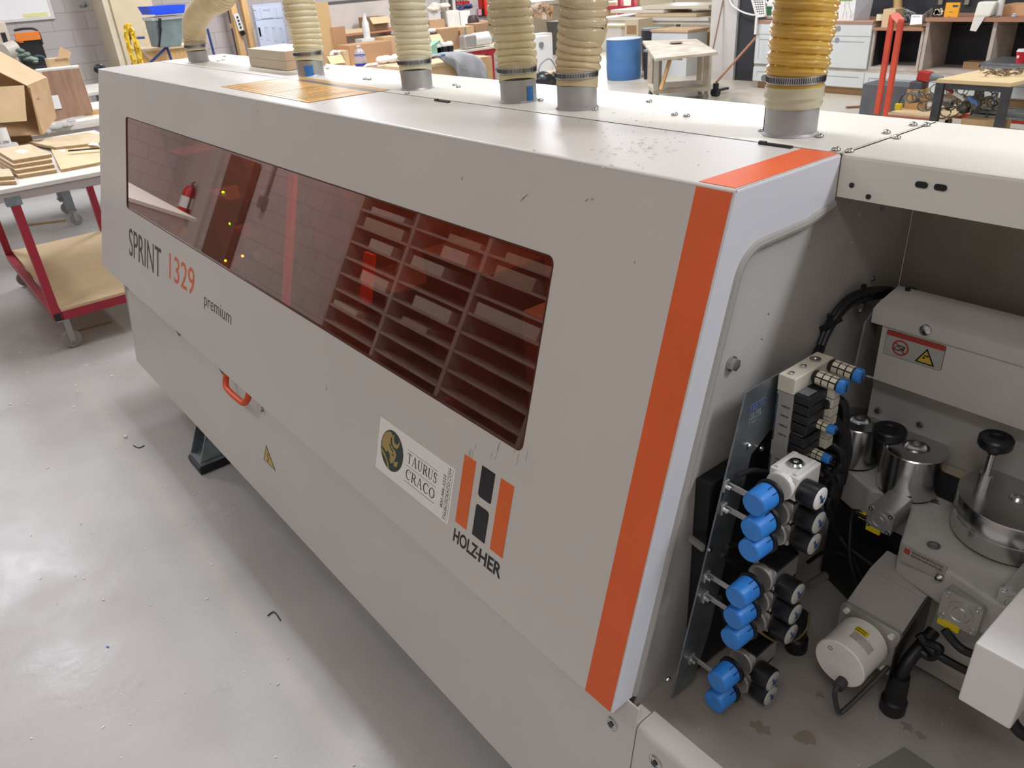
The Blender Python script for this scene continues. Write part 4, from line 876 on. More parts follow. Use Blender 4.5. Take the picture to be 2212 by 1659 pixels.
hose(5, (1706, 290), [(1716, 150, .60), (1741, 0, .60), (1754, -80, .61)], HM[5], .0475, 'bright amber yellow corrugated hose nearest the orange stripe', amp=.0058, double=True, pitch=.0205, clampz=.075, tape=(172, 40))
build('duct_sealing_film', MB(). rings([Vector((onY(1706, 290, .59).x, .59, 1.4805+z)) for z in (.045, .05, .056, .062, .07, .078)], [.046, .0475, .046, .049, .047, .0485], 32), mat('stretch_film', 'd6cfae', .25, trans=.3), mc, smooth=True)
# wood block on the roof (two stacked boards)
b0 = onZ(621, 153, 1.481); 
wt = M_LAM = mat('laminate_maple', 'cdbda2', .5, var=.04, vscale=5, stretch=(1, 6, 6))
M_MDFE = mat('mdf_edge', 'bfa184', .75, var=.05, vscale=40)
bl = thing('wood_offcut', 'upper of two thick pale wood offcuts stacked on the machine roof', 'wood block', (.98, .68, 1.511), 'wood offcuts on the roof')
p_a, p_b, p_c = onZ(542, 140, 1.481), onZ(621, 153, 1.481), onZ(644, 149, 1.481)
def slab(z0, z1, dx=0):
    a, b, c = p_a.copy(), p_b.copy(), p_c.copy(); d = a+(c-b)
    return [(q.x+dx, q.y, z0) for q in (a, b, c, d)]+[(q.x+dx, q.y, z1) for q in (a, b, c, d)]
p_c = p_b+Vector((-.03, .17, 0)); p_a = Vector((p_b.x-.36, p_b.y+.008, 1.481))
build('block', MB().hexa(slab(1.5125, 1.545)), wt, bl, bevel=.001); build('core_edge', MB().hexa([(q[0]+.0008, q[1], q[2]+(.001 if i < 4 else -.002)) for i, q in enumerate(slab(1.5125, 1.545))]), M_MDFE, bl)
b2_ = thing('wood_offcut', 'lower of two thick pale wood offcuts, lying directly on the machine roof', 'wood block', (.98, .68, 1.4812), 'wood offcuts on the roof')
build('block', MB().hexa(slab(1.4812, 1.512)), wt, b2_, bevel=.001); build('core_edge', MB().hexa([(q[0]+.0008, q[1], q[2]+(.001 if i < 4 else -.001)) for i, q in enumerate(slab(1.4812, 1.512))]), M_MDFE, b2_)
# ================================================================== REAR OF THE OPERATOR AISLE (seen mirrored in the window)
M_RACK = mat('rack_melamine', 'a8998a', .6, var=.1, vscale=5); M_BOARD = mat('board_pale', 'c9bfae', .6, var=.08, vscale=6)
rk = thing('pigeonhole_rack', 'tall shelving rack with many closely spaced shelves behind the operator', 'rack', (0, -2.4, 0))
RX = [-1.60, -.79, .08, .95, 1.8]
for x in RX: build('upright', MB().box((x-.02, -2.66, 0), (x+.02, -2.15, 2.0)), M_RACK, rk)
rr3 = random.Random(9)
zs = [.12+.135*k for k in range(14)]
for i in range(4):
    for z in zs:
        build('shelf', MB().box((RX[i]+.02, -2.64, z), (RX[i+1]-.02, -2.155, z+.018)), M_RACK, rk)
build('back_board', MB().box((-1.58, -2.68, .05), (1.82, -2.665, 2.0)), mat('rack_back', '4a3a32', .8), rk)
for n_, (i, k) in enumerate(((0, 9), (0, 8), (0, 7), (1, 9), (1, 7), (1, 5), (2, 8), (2, 9), (2, 6), (1, 4), (0, 5), (1, 8), (0, 3))):
    w = rr3.uniform(.3, .7); x0 = RX[i]+.04+rr3.uniform(0, .75-w); c = rr3.choice(['c9bfae', 'bfb6ac', 'cfc8bc', 'b8a48a'])
    solo('edging_coil_box', ['pale', 'grey', 'white', 'tan', 'cream', 'beige', 'long', 'short', 'flat', 'thin', 'wide', 'narrow', 'small'][n_]+' board offcut lying on a shelf of the pigeonhole rack', 'board', MB().box((x0, -2.5, zs[k]+.0185), (x0+w, -2.17, zs[k]+.0185+rr3.uniform(.03, .09))), mat('coilbox'+c, c, .6), 'boards on the pigeonhole rack').name = 'board_offcut'
fe = thing('fire_extinguisher', 'red fire extinguisher on the block wall behind the operator', 'fire extinguisher', (-6.75, -2.68, .45))
ex = Vector((-6.75, -2.68, .45))
build('cylinder', MB().lathe([(.07, 0), (.085, .02), (.085, .36), (.06, .42), (.025, .44)], ex, ZP, 24), mat('ext_red', 'c4231f', .3), fe, smooth=True)
build('label_band', MB().lathe([(.0856, .14), (.0856, .29)], ex, ZP, 24, cap=False), M_STICK, fe)
build('valve', MB().cyl(ex+Vector((0, 0, .44)), ex+Vector((0, 0, .48)), .02).obox(ex+Vector((.03, 0, .49)), (.12, .02, .015), (0, -.4, 0)), M_STEEL, fe); build('discharge_hose', MB().tube([ex+Vector((.02, .0, .46)), ex+Vector((.09, 0, .44)), ex+Vector((.105, 0, .3)), ex+Vector((.1, 0, .1))], .012, 8), M_RUB, fe, smooth=True)
M_CONC = mat('rough_column', 'd2c6ac', .85, var=.08, vscale=3, bump=.3, bscale=12)
struct('trim_1', MB().box((-7.2, -2.8, 0), (-6.25, -2.74, 4)), mat('pale_column', 'b8aaa0', .8))
solo('dark_door_panel', 'dark brown flush door panel standing against the block wall behind the operator', 'door panel', MB().box((-5.85, -2.78, 0), (-5.1, -2.70, 1.46)), mat('brown_door', '6b4a38', .6)).name = 'door_leaf'
cn = thing('conduit_outlet', 'grey electrical conduit running down to a socket box on the block wall', 'conduit', (-4.72, -2.79, 1.0)); build('conduit', MB().cyl((-4.72, -2.77, 1.12), (-4.72, -2.77, 3.9), .018), M_GALV, cn); build('socket_box', MB().box((-4.78, -2.798, .98), (-4.66, -2.73, 1.12)), M_GALV, cn)
# ================================================================== LEFT OF THE MACHINE
M_REDF = mat('red_steel', 'a5293a', .4, var=.06, vscale=14); M_WMEL = mat('white_melamine', 'e2ddd2', .5, var=.03, vscale=6)
M_MDF = mat('mdf_face', 'd3b98f', .6, var=.04, vscale=7); M_PLY = mat('board_edge', 'b89a6c', .75, var=.12, vscale=60)
M_CARD = mat('cardboard', 'c2a077', .8, var=.05, vscale=9); M_CARD2 = mat('cardboard_light', 'cfb38a', .8, var=.05, vscale=9); M_CARDD = mat('cardboard_inside', 'a3825c', .85, var=.05, vscale=9)
M_PART = mat('particle_board', 'b79a76', .85, col2='a58660', vscale=90); M_OAK = mat('pale_oak', 'd6c09c', .55, var=.06, vscale=8, stretch=(.6, 5, 5))
M_LABEL = mat('paper_label', 'eceae6', .5); M_WOODR = mat('pine', 'd3aa74', .6, var=.08, vscale=8, stretch=(5, 5, 1))
M_CASTER = mat('caster_grey', '8f8a82', .5); M_CASTM = mat('caster_metal', 'a5a4a0', .4, .8); M_BLUEF = mat('blue_steel', '2b3f78', .4)
M_WALN = mat('walnut_veneer', 'a37f63', .5, col2='8b6850', vscale=4, stretch=(1, 6, 1.2)); M_GREYS = mat('grey_steel', '7f8585', .5, var=.08, vscale=20)
def caster(par, x, y, zt, r=.05, ax='x', m=None):
    c = build('caster', MB().box((x-.03, y-.03, zt-.008), (x+.03, y+.03, zt)).box((x-.022, y-.004 if ax == 'x' else y-.022, r*.7), (x-.018, y+.03, zt-.006)).box((x+.018, y-.004, r*.7), (x+.022, y+.03, zt-.006)), M_CASTM, par)
    build('wheel', MB().lathe([(r*.5, -.013), (r*.92, -.013), (r, -.008), (r, .008), (r*.92, .013), (r*.5, .013)], (x, y+.012, r+.001), (1, 0, 0), 24), m or M_CASTER, c, smooth=True)
    build('wheel_hub', MB().cyl((x-.016, y+.012, r), (x+.016, y+.012, r), r*.35), M_CASTM, c)
CX0, CX1 = -2.25, -.72
ct = thing('workshop_cart', 'dark red steel cart with MDF lower deck beside the far end of the machine', 'cart', (-1.5, 0, 0))
zt = .905
build('tabletop', MB().box((CX0-.05, -.62, zt), (CX1+.01, .60, zt+.022)), M_WMEL, ct, bevel=.002)
build('top_frame', MB().box((CX0, -.58, zt-.045), (CX0+.04, .55, zt)).box((CX1-.04, -.58, zt-.045), (CX1, .55, zt)).box((CX0+.041, -.22, zt-.045), (CX1-.041, -.18, zt)).box((CX0+.041, .42, zt-.045), (CX1-.041, .46, zt)), mat('dusty_steel', 'b3a8a4', .6), ct)
build('corner_plate', MB().box((CX1-.05, -.225, zt-.07), (CX1+.003, -.15, zt-.02)), M_GALV, ct, bevel=.002)
for x in (CX0+.02, CX1-.022):
    for y in (-.185, .44):
        build('post', MB().box((x-.022, y-.022, .19), (x+.022, y+.022, zt-.0455)), M_REDF, ct, bevel=.002)
build('deck_frame', MB().box((CX1-.044, -.16, .18), (CX1, .415, .23)).box((CX0+.045, -.207, .18), (CX1-.045, -.163, .23)).box((CX0+.045, .418, .18), (CX1-.045, .462, .23)).box((CX0, -.16, .18), (CX0+.044, .415, .23)), M_REDF, ct, bevel=.002)
build('tube_opening', MB().box((CX1-.001, -.203, .184), (CX1+.0006, -.167, .226)), M_BLKP, ct)
build('deck_board', MB().box((CX0, -.16, .23), (CX1-.003, .44, .245)), M_MDF, ct)
for x in (CX0+.06, CX1-.035):
    for y in (-.165, .44): caster(ct, x, y, .18, .052)
Z0 = zt+.0225
def boxq(name, lab, cat, pts, z0, h, m, group=None, edge=None, lbl=None, eps=0):
    """board whose top outline is seen at the given photo points, lying at height z0"""
    P = [onZ(px, py, z0+h) for px, py in pts]; n = len(P)
    t = thing(name, lab, cat, (sum(p.x for p in P)/n, sum(p.y for p in P)/n, z0), group)
    mb = MB(); mb.add([(p.x, p.y, z0+h-.0015) for p in P]+[(p.x, p.y, z0+h) for p in P], [tuple(range(n))[::-1], tuple(range(n, 2*n))]+[(i, (i+1) % n, n+(i+1) % n, n+i) for i in range(n)])
    build('face', mb, m, t)
    mb = MB(); mb.add([(p.x, p.y, z0) for p in P]+[(p.x, p.y, z0+h-.0015) for p in P], [tuple(range(n))[::-1], tuple(range(n, 2*n))]+[(i, (i+1) % n, n+(i+1) % n, n+i) for i in range(n)])
    build('core', mb, edge or M_PART, t)
    if lbl:
        L_ = [onZ(px, py, z0+h+.0004) for px, py in lbl]; mb = MB(); mb.add([tuple(q) for q in L_]+[(q.x, q.y, q.z+.0004) for q in L_], [(3, 2, 1, 0), (4, 5, 6, 7), (0, 1, 5, 4), (1, 2, 6, 5), (2, 3, 7, 6), (3, 0, 4, 7)]); build('paper_label', mb, M_LABEL, t)
    return t
# boards on the cart
sh_ = .0185
stackq = [(28, 346), (111, 333), (65, 311), (-12, 322)]
dd = [(0, 0), (-1, 0), (2, 0), (3, 1)]
for k in range(4):
    top = 3-k
    ox = [(6, 0), (2, 0), (-1, 0), (0, 0)][k]
    pts = [(p[0]+ox[0]+(3-k)*1.6, p[1]+(3-k)*11) for p in stackq]
    boxq('board', ['bottom board of the stack of four small particle boards on the red cart', 'second board from the bottom of the stack of four on the red cart', 'third board up, just under the labelled one, on the red cart', 'top board with a white paper label on the stack of four on the red cart'][k], 'board', pts, Z0+k*(sh_+.0006), sh_, M_OAK, 'small boards stacked on the red cart', lbl=[(31, 327), (50, 332), (62, 326), (45, 322)] if k == 3 else None)
boxq('board', 'lower of two short particle boards at the left edge on the red cart', 'board', [(-30, 395), (34, 391), (24, 376), (-30, 380)], Z0, sh_, M_OAK, 'short boards at the left edge')
boxq('board', 'upper of two short particle boards at the left edge on the red cart', 'board', [(-30, 384), (30, 380), (20, 364), (-30, 368)], Z0+sh_+.0006, sh_, M_OAK, 'short boards at the left edge')
boxq('board', 'torn faced MDF sheet lying on the red cart against the machine', 'board', [(131, 366), (206, 352), (240, 344), (240, 300), (110, 322)], Z0, .016, mat('peeled_mdf', 'dcc49a', .7, var=.05, vscale=6), edge=M_PLY, lbl=[(118, 324), (139, 328), (142, 322), (135, 319)])
boxq('board', 'long pale oak faced board with a paper label lying across the red cart', 'board', [(62, 306), (120, 318), (240, 305), (240, 294), (189, 286)], Z0+.0165, .016, M_OAK, lbl=[(189, 313), (213, 315), (213, 309), (198, 308)])
q0 = onZ(148, 326, Z0+.036); q1 = onZ(235, 319, Z0+.036)
solo('pry_bar', 'flat black bar lying on the boards on the red cart', 'bar', MB().beam((q0.x, q0.y, Z0+.037), (q1.x, q1.y, Z0+.037), .022, .006), M_RUB)
# roll of stretch film and cardboard core
q = onZ(16, 322, Z0+.0)
rf = thing('film_roll', 'white roll of stretch film with a printed core standing on the red cart', 'film roll', (q.x, q.y, Z0))
q = onZ(8, 318, Z0); rx0, ry0 = -2.0, -.075
q = onX(10, 300, -1.85)
rf.location = (q.x, q.y, Z0); ORG[rf.name] = Vector((q.x, q.y, Z0))
build('film', MB().lathe([(.06, 0), (.063, .01), (.063, .05), (.058, .06), (.03, .062)], (q.x, q.y, Z0), ZP, 28), mat('film_white', 'dcdad6', .25, trans=.2), rf, smooth=True)
build('core', MB().lathe([(.030, .06), (.030, .155), (.026, .155), (.026, .06)], (q.x, q.y, Z0), ZP, 24), M_LABEL, rf, smooth=True)
text_part('lettering', 'EXTEND', mat('navy_print', '3b3f66', .5), rf, Vector((q.x+.031, q.y-.018, Z0+.068)), (0, 1, 0), ZP, .014, .034, th=.0008)
# big open carton, tipped forward
def quad(name, pts, m, par, th=.004, lab=None):
    P = [Vector(p) for p in pts]; n = (P[1]-P[0]).cross(P[3]-P[0] if len(P) > 3 else P[2]-P[0]).normalized()*th
    k = len(P); mb = MB(); mb.add(P+[p+n for p in P], [tuple(range(k))[::-1], tuple(range(k, 2*k))]+[(i, (i+1) % k, k+(i+1) % k, k+i) for i in range(k)]); return build(name, mb, m, par, label=lab)
bx = thing('cardboard_box', 'large open cardboard box tipped on its side on the red cart', 'cardboard box', (-2.1, .0, Z0+.03))
XA, XB = -1.95, -2.35
A = onX(58, 186, XA); B = onX(92, 291, XA); C = onX(-60, 300, XA-.02); D = onX(-60, 200, XA)
A2 = onX(101, 168, XB); B2 = onX(121, 254, XB); 
quad('side', [A, B, B2, A2], M_CARD, bx, lab='right side of the box with faint print')
quad('top', [onX(-60, 128, XA), A, A2, onX(0, 112, XB)], M_CARD2, bx)
quad('bottom', [onX(-60, 300, XA), B, B2, onX(-30, 262, XB)], M_CARDD, bx)
quad('back', [onX(-60, 120, XB), A2, B2, onX(-60, 262, XB)], M_CARDD, bx)
quad('flap', [onX(-40, 190, XA+.03), onX(52, 184, XA+.03), onX(58, 261, XA+.09), onX(-40, 268, XA+.09)], M_CARD2, bx)
quad('flap', [A+Vector((0, .002, 0)), onX(64, 190, XA+.02), onX(86, 290, XA+.05), B], M_CARDD, bx)
text_part('lettering', 'THIS UP', M_CARDD, bx, A+(A2-A)*.25+(B-A)*.34+Vector((.006, -.003, 0)), (A2-A), (A-B), .012, .06, th=.001)
q = onX(36, 312, -2.3); q2 = onX(62, 292, -2.3)
cbx = thing('cardboard_box', 'small brown carton under the tipped box on the red cart', 'cardboard box', (-2.35, (q.y+q2.y)/2, Z0))
build('body', MB().box((-2.3, q.y-.06, Z0), (-2.2, q2.y, Z0+.06)), M_CARDD, cbx)
# white assembly bench behind the cart with walnut door on it
bn = thing('workbench', 'white topped workbench behind the red cart', 'workbench', (-3.7, .6, 0))
BZ = .86
build('tabletop', MB().box((-4.4, -.5, BZ), (-3.0, 1.5, BZ+.03)), M_WMEL, bn)
build('apron', MB().box((-4.35, -.45, BZ-.09), (-3.06, 1.45, BZ)), mat('apron_white', 'cdc8c0', .6), bn)
for x, y in ((-3.64, .49), (-4.15, .52), (-3.20, 1.4), (-4.25, 1.4)):
    build('leg', MB().box((x-.03, y-.03, .14), (x+.03, y+.03, BZ-.09)), M_GREYS, bn)
    build('foot_plate', MB().box((x-.07, y-.035, .128), (x+.05, y+.035, .142)), M_GREYS, bn); caster(bn, x, y, .128, .05)
dr = thing('walnut_door', 'walnut veneered cabinet door with a white label, leaning on the workbench', 'cabinet door', (-3.4, .9, BZ+.03))
XD = -3.25
d0, d1, d2, d3 = onX(120, 262, XD), onX(201, 242, XD), onX(171, 148, XD-.08), onX(90, 156, XD-.08)
quad('door_leaf', [d0, d1, d2, d3], M_WALN, dr, .02); 
quad('paper_label', [onX(118, 236, XD+.012), onX(134, 234, XD+.012), onX(125, 205, XD-.003), onX(108, 207, XD-.003)], M_LABEL, dr, .002)
quad('edge_strip', [d1, d1+Vector((-.02, .006, 0)), d2+Vector((-.02, .006, 0)), d2], M_OAK, dr, .003)
q = onZ(150, 140, 1.33); 
solo('lacquered_board', 'white lacquered panel standing behind the walnut door', 'panel', MB().hexa([onX(112, 260, XD-.2), onX(190, 248, XD-.2), onX(190, 248, XD-.25), onX(112, 260, XD-.25), onX(80, 152, XD-.2), onX(170, 143, XD-.2), onX(169, 140, XD-.25), onX(78, 149, XD-.25)]), M_WMEL)
q = onZ(200, 252, BZ+.03); solo('wood_block', 'small pine block on the white workbench by the machine corner', 'wood block', MB().box((q.x-.04, q.y-.05, BZ+.0305), (q.x+.04, q.y+.12, BZ+.08)), M_WOODR)
bg = MB(); rg = random.Random(2)
for k in range(7):
    c = onZ(100+k*9, 282-k*3+rg.uniform(-4, 4), BZ+.05); bg.sphere((c.x, c.y, BZ+.052), .05, (rg.uniform(.7, 1.4), rg.uniform(.7, 1.3), .4), 9, 6)
solo('plastic_bag', 'crumpled clear plastic bag on the white workbench under the tipped box', 'plastic bag', bg, mat('clear_film', 'cfccc4', .25, trans=.35), smooth=False)
boxq('board', 'white strip board at the back of the workbench, beside the plastic bag', 'board', [(135, 268), (235, 252), (235, 244), (130, 258)], BZ+.031, .02, M_WMEL, edge=M_WMEL)
# floor: thin strip
q0, q1 = onZ(50, 487, .004), onZ(142, 476, .004)
solo('wood_strip', 'thin wooden strip lying on the floor beyond the red cart', 'wood strip', MB().beam((q0.x, q0.y, .006), (q1.x, q1.y, .006), .03, .01), M_PLY)
q0, q1 = onZ(150, 718, .003), onZ(240, 694, .003)
solo('wood_strip', 'thin splinter of wood on the floor in front of the cart wheel', 'wood strip', MB().beam((q0.x, q0.y, .003), (q1.x, q1.y, .003), .012, .004), M_PLY)
# ---- back left corner, by the block wall
def X_box(px0, py0, px1, py1, X, dx):
    pm = (py0+py1)/2; xm = (px0+px1)/2; return MB().box((X, onX(px0, pm, X).y, onX(xm, py0, X).z), (X+dx, onX(px1, pm, X).y, onX(xm, py1, X).z))
def Y_box(px0, py0, px1, py1, Y, dy):
    a = onY(px0, py0, Y); b = onY(px1, py1, Y); return MB().box((a.x, Y, a.z), (b.x, Y+dy, b.z))
# low bench with clutter
lb = thing('workbench', 'low cluttered bench by the block wall under the orange tool bag', 'workbench', (-6.4, 1.0, 0))
build('tabletop', MB().box((-6.9, -.6, .80), (-5.9, 1.75, .83)), M_WMEL, lb)
for x, y in ((-6.8, -.5), (-6, -.5), (-6.8, 1.65), (-6, 1.65)): build('leg', MB().box((x-.03, y-.03, 0), (x+.03, y+.03, .8)), M_GREYS, lb)
wb_ = thing('whiteboard', 'large white planning board with yellow stripe on the block wall', 'whiteboard', (-7.87, .8, 1.6))
a = onX(-80, 30, -7.88); b = onX(112, 35, -7.88)
build('board', MB().box((-7.899, -.9, b.z), (-7.875, b.y, b.z+1.1)), mat('whiteboard', 'efefec', .35), wb_)
build('frame', MB().box((-7.899, -.92, b.z-.03), (-7.868, b.y+.0, b.z)).box((-7.899, b.y, b.z-.03), (-7.868, b.y+.03, b.z+1.13)), mat('board_frame', 'd8d3cc', .5), wb_)
a = onX(55, 36, -7.87); build('yellow_strip', MB().box((-7.874, a.y-.02, b.z+.01), (-7.87, b.y-.04, b.z+.05)), mat('pale_yellow', 'e6e29a', .5), wb_)
tm = thing('bench_machine', 'beige machine column with dark slot on the low bench at the left edge', 'machine', (-6.3, .8, .83))
build('column', MB().box((-6.5, onX(0, 80, -6.3).y-.2, .83), (-6.3, onX(22, 80, -6.3).y, onX(12, 46, -6.3).z)), mat('beige_machine', 'cbbfa8', .5), tm, bevel=.01)
build('slot', X_box(5, 70, 16, 100, -6.298, .004), M_BLKP, tm)
build('motor', MB().cyl(onX(10, 112, -6.15), onX(34, 104, -6.2), .08), mat('motor_grey', 'bdb6a6', .5), tm, smooth=True)
ob = thing('tool_bag', 'orange and black tool bag standing on the low bench', 'tool bag', (-6.4, 1.1, .83))
build('body', MB().box((-6.5, onX(34, 100, -6.4).y, .83), (-6.3, onX(90, 100, -6.4).y, onX(60, 85, -6.3).z)), M_BLKP, ob, bevel=.02)
build('orange_front', X_box(31, 69, 86, 88, -6.299, .03), mat('bag_orange', 'd97a28', .6), ob, bevel=.006); build('pocket_rim', MB().tube([onX(30, 66, -6.29), onX(55, 62, -6.29), onX(80, 66, -6.29), onX(92, 96, -6.28)], .012, 8), M_BLKP, ob)
build('orange_strap', X_box(40, 88, 50, 92, -6.299, .025), MC['bag_orange'], ob)
tc2 = onX(50, 104, -6.1); solo('teal_cup', 'small teal plastic tub in front of the orange tool bag', 'tub', MB().lathe([(.028, 0), (.038, .075), (.035, .075), (.026, .005)], (tc2.x, tc2.y, .832), ZP, 18), mat('teal', '2f9c94', .45))
gl = MB(); rg = random.Random(4)
for k in range(9):
    c = onX(44+k*4, 118+k*2.4+rg.uniform(-4, 4), -5.75); c.z += .03; gl.sphere(c, .045, (1, rg.uniform(.8, 1.5), rg.uniform(.35, .7)), 9, 6)
solo('work_gloves', 'grey green work gloves and rags piled on a black stool seat', 'gloves', gl, mat('glove_green', '8c9a8a', .9, col2='4a5550', vscale=12), smooth=True)
st = thing('stool', 'black upholstered stool with bent metal frame beside the low bench', 'stool', (-5.75, 1.0, 0))
c = onX(68, 140, -5.75); build('seat', MB().lathe([(.17, 0), (.18, .02), (.18, .05), (.15, .07)], (-5.75, c.y, c.z-.09), ZP, 22), M_BLKP, st, smooth=True)
build('frame', MB().tube([onX(76, 122, -5.8), onX(90, 122, -5.8), onX(100, 132, -5.8), onX(106, 150, -5.8), (-5.8, onX(106, 150, -5.8).y+.05, 0)], .014, 8).cyl((-5.75, c.y, 0), (-5.75, c.y, c.z-.08), .03), mat('stool_frame', '3f4f5c', .4), st)
solo('board', 'pale wooden board lying on the front of the low bench by the stool frame', 'board', MB().box((-6.1, onX(66, 115, -6).y, .831), (-5.92, onX(98, 115, -6).y, .87)), mat('pale_wood', 'cdb59a', .6))
tz_ = onX(120, 146, -5.3).z
cb2 = thing('cardboard_box', 'open cardboard box with one raised flap on the white bench end', 'cardboard box', (-5.3, 1.6, .9))
build('body', MB().box((-5.385, onX(104, 127, -5.2).y, tz_), (-5.2, onX(148, 127, -5.2).y, onX(104, 128, -5.2).z)), M_CARD2, cb2); quad('flap', [onX(124, 127, -5.2), onX(148, 134, -5.2), onX(154, 112, -5.23), onX(129, 101, -5.23)], M_CARD, cb2); build('inside', X_box(118, 127, 147, 131, -5.195, -.004), M_CARDD, cb2)
bb = thing('support_table', 'white table edge under the open cardboard box with raised flap', 'table', (-5.4, 1.5, 0))
tz = onX(120, 146, -5.3).z; ty0, ty1 = onX(84, 150, -5.15).y, onX(163, 146, -5.15).y
build('tabletop', MB().box((-5.4, ty0, tz-.03), (-5.15, ty1, tz-.001)), M_WMEL, bb)
for x, y in ((-5.37, ty0+.05), (-5.18, ty0+.05), (-5.37, ty1-.05), (-5.18, ty1-.05)): build('leg', MB().box((x-.02, y-.02, 0), (x+.02, y+.02, tz-.03)), M_GREYS, bb)

dsh = onZ(214, 143, .5); c = onX(214, 142, -5.4); solo('round_lamp', 'black rounded chair back peeking over the left corner of the machine', 'chair', MB().sphere((c.x, c.y, c.z-.03), .062, (.35, 1, .8)).box((c.x-.02, c.y-.03, 0), (c.x+.02, c.y+.03, c.z-.06)), M_BLKP, smooth=True).name = 'chair_back'
# column
c0 = onX(185, 0, -7.9); c1 = onX(237, 60, -7.35); c2 = onX(330, 60, -7.35)
struct('trim_2', MB().box((-7.9, c1.y, 0), (-7.35, c2.y, 4)), M_CONC)
solo('wall_hook', 'small dark metal hook high on the block wall left of the column', 'hook', MB().beam(onX(172, 13, -7.88), onX(186, 12, -7.88), .02, .02).beam(onX(184, 4, -7.88), onX(186, 14, -7.88), .02, .02), M_GREYS)
solo('leaning_board', 'tall tan plywood sheet leaning flat on the column front', 'board', MB().box((-7.349, c1.y+.08, 0), (-7.32, c2.y+.06, 3.2)), mat('tan_sheet', 'cbbb9c', .8, var=.04, vscale=4))
# blue sawhorse frames with cord, bin and tray
XS = -5.6
def sawhorse(pa, pb, lab):
    t = thing('sawhorse', lab, 'sawhorse', (XS, onX(pa[0], 100, XS).y, 0), 'blue folding sawhorses')
    return t
s1 = thing('sawhorse', 'blue steel folding stand holding the coiled yellow cord', 'stand', (XS, onX(300, 120, XS).y, 0))
def rod(par, a, b, X, r=.014, m=None, nm='leg'): build(nm, MB().cyl(onX(*a, X), onX(*b, X), r, seg=10), m or M_BLUEF, par)
rod(s1, (277, 65), (283, 110), XS); rod(s1, (283, 110), (330, 420), XS); rod(s1, (281, 82), (312, 81), XS, nm='crossbar'); rod(s1, (358, 104), (325, 135), XS, nm='brace'); rod(s1, (353, 68), (360, 100), XS); rod(s1, (360, 100), (372, 135), XS); rod(s1, (372, 135), (420, 330), XS); rod(s1, (360, 85), (390, 86), XS, nm='crossbar'); rod(s1, (448, 62), (464, 124), XS); rod(s1, (464, 124), (500, 300), XS)
yc = MB(); rg = random.Random(6)
for k in range(9):
    c = onX(289+rg.uniform(-3, 3), 104, XS+.04); w, h = .035+rg.uniform(-.012, .015), .21+rg.uniform(-.02, .03)
    yc.rings([Vector((XS+.03+rg.uniform(-.02, .03), c.y+w*math.cos(a*PI/12), c.z+h*math.sin(a*PI/12))) for a in range(25)], [.011]*25, 8)
solo('extension_cord', 'coiled yellow extension cord hanging on the blue stand', 'cord', yc, mat('cord_yellow', 'dcb62c', .5), smooth=True)
XS += .05
bn2 = thing('plastic_bin', 'grey green plastic bin on the blue stand under the bright blue tray', 'bin', (XS-.1, onX(360, 100, XS).y, onX(360, 103, XS).z))
A_, B_, C_2, D_2 = onX(330, 38, XS), onX(400, 36, XS), onX(392, 100, XS), onX(345, 103, XS)
build('bin_body', MB().hexa([D_2, C_2, C_2+Vector((-.3, 0, 0)), D_2+Vector((-.3, 0, 0)), A_, B_, B_+Vector((-.35, 0, 0)), A_+Vector((-.35, 0, 0))]), mat('bin_grey', '7b8a88', .4, var=.1, vscale=9), bn2, bevel=.01)
build('bin_rim', X_box(328, 35, 400, 42, XS+.01, -.37), mat('bin_rim', 'c9cfc9', .4), bn2)
build('handle_strap', MB().beam(onX(345, 40, XS+.03), onX(345, 62, XS+.03), .05, .02).beam(onX(347, 60, XS+.03), onX(343, 102, XS+.03), .03, .02), M_BLKP, bn2)
bt = thing('blue_tray', 'bright blue plastic tray on top of the grey bin', 'tray', (XS, onX(355, 30, XS).y, onX(355, 34, XS).z))
a, b, c, d = onX(320, 14, XS+.02), onX(400, 9, XS+.02), onX(400, 32, XS+.02), onX(329, 33, XS+.02); zz_ = max(c.z, d.z, onX(364, 35, XS+.01).z)+.004; c.z = max(c.z, zz_); d.z = max(d.z, zz_)
build('tray_body', MB().hexa([d, c, c+Vector((-.36, 0, 0)), d+Vector((-.36, 0, 0)), a, b, b+Vector((-.4, 0, 0)), a+Vector((-.4, 0, 0))]), mat('tray_blue', '2450dc', .4), bt); build('tray_rib', MB().box(*[(XS+.022, onX(330, 20, XS).y, onX(360, 31, XS).z), (XS+.03, onX(400, 20, XS).y, onX(360, 28, XS).z)]), mat('tray_blue2', '1c44c4', .4), bt)
XS -= .05
cr = thing('wooden_crate', 'open plywood crate behind the blue stand', 'crate', (-6.0, onX(350, 110, -6).y, .6))
build('front_panel', X_box(304, 104, 430, 160, -6.0, -.02), M_WOODR, cr); build('rim', X_box(300, 101, 430, 106, -5.98, -.5), M_OAK, cr)
quad('side_panel', [onX(310, 63, -6.2), onX(318, 63, -6.2), onX(332, 104, -6.2), onX(320, 104, -6.2)], M_OAK, cr); quad('side_panel', [onX(318, 63, -6.21), onX(380, 61, -6.21), onX(385, 104, -6.21), onX(330, 104, -6.21)], mat('crate_tan', 'c08f56', .7), cr)
build('brace', MB().beam(onX(297, 103, -5.9), onX(328, 128, -5.9), .03, .02), M_OAK, cr); build('base', MB().box((-6.5, onX(304, 130, -6).y, 0), (-6.02, onX(420, 130, -6).y, .62)), M_MDF, cr)
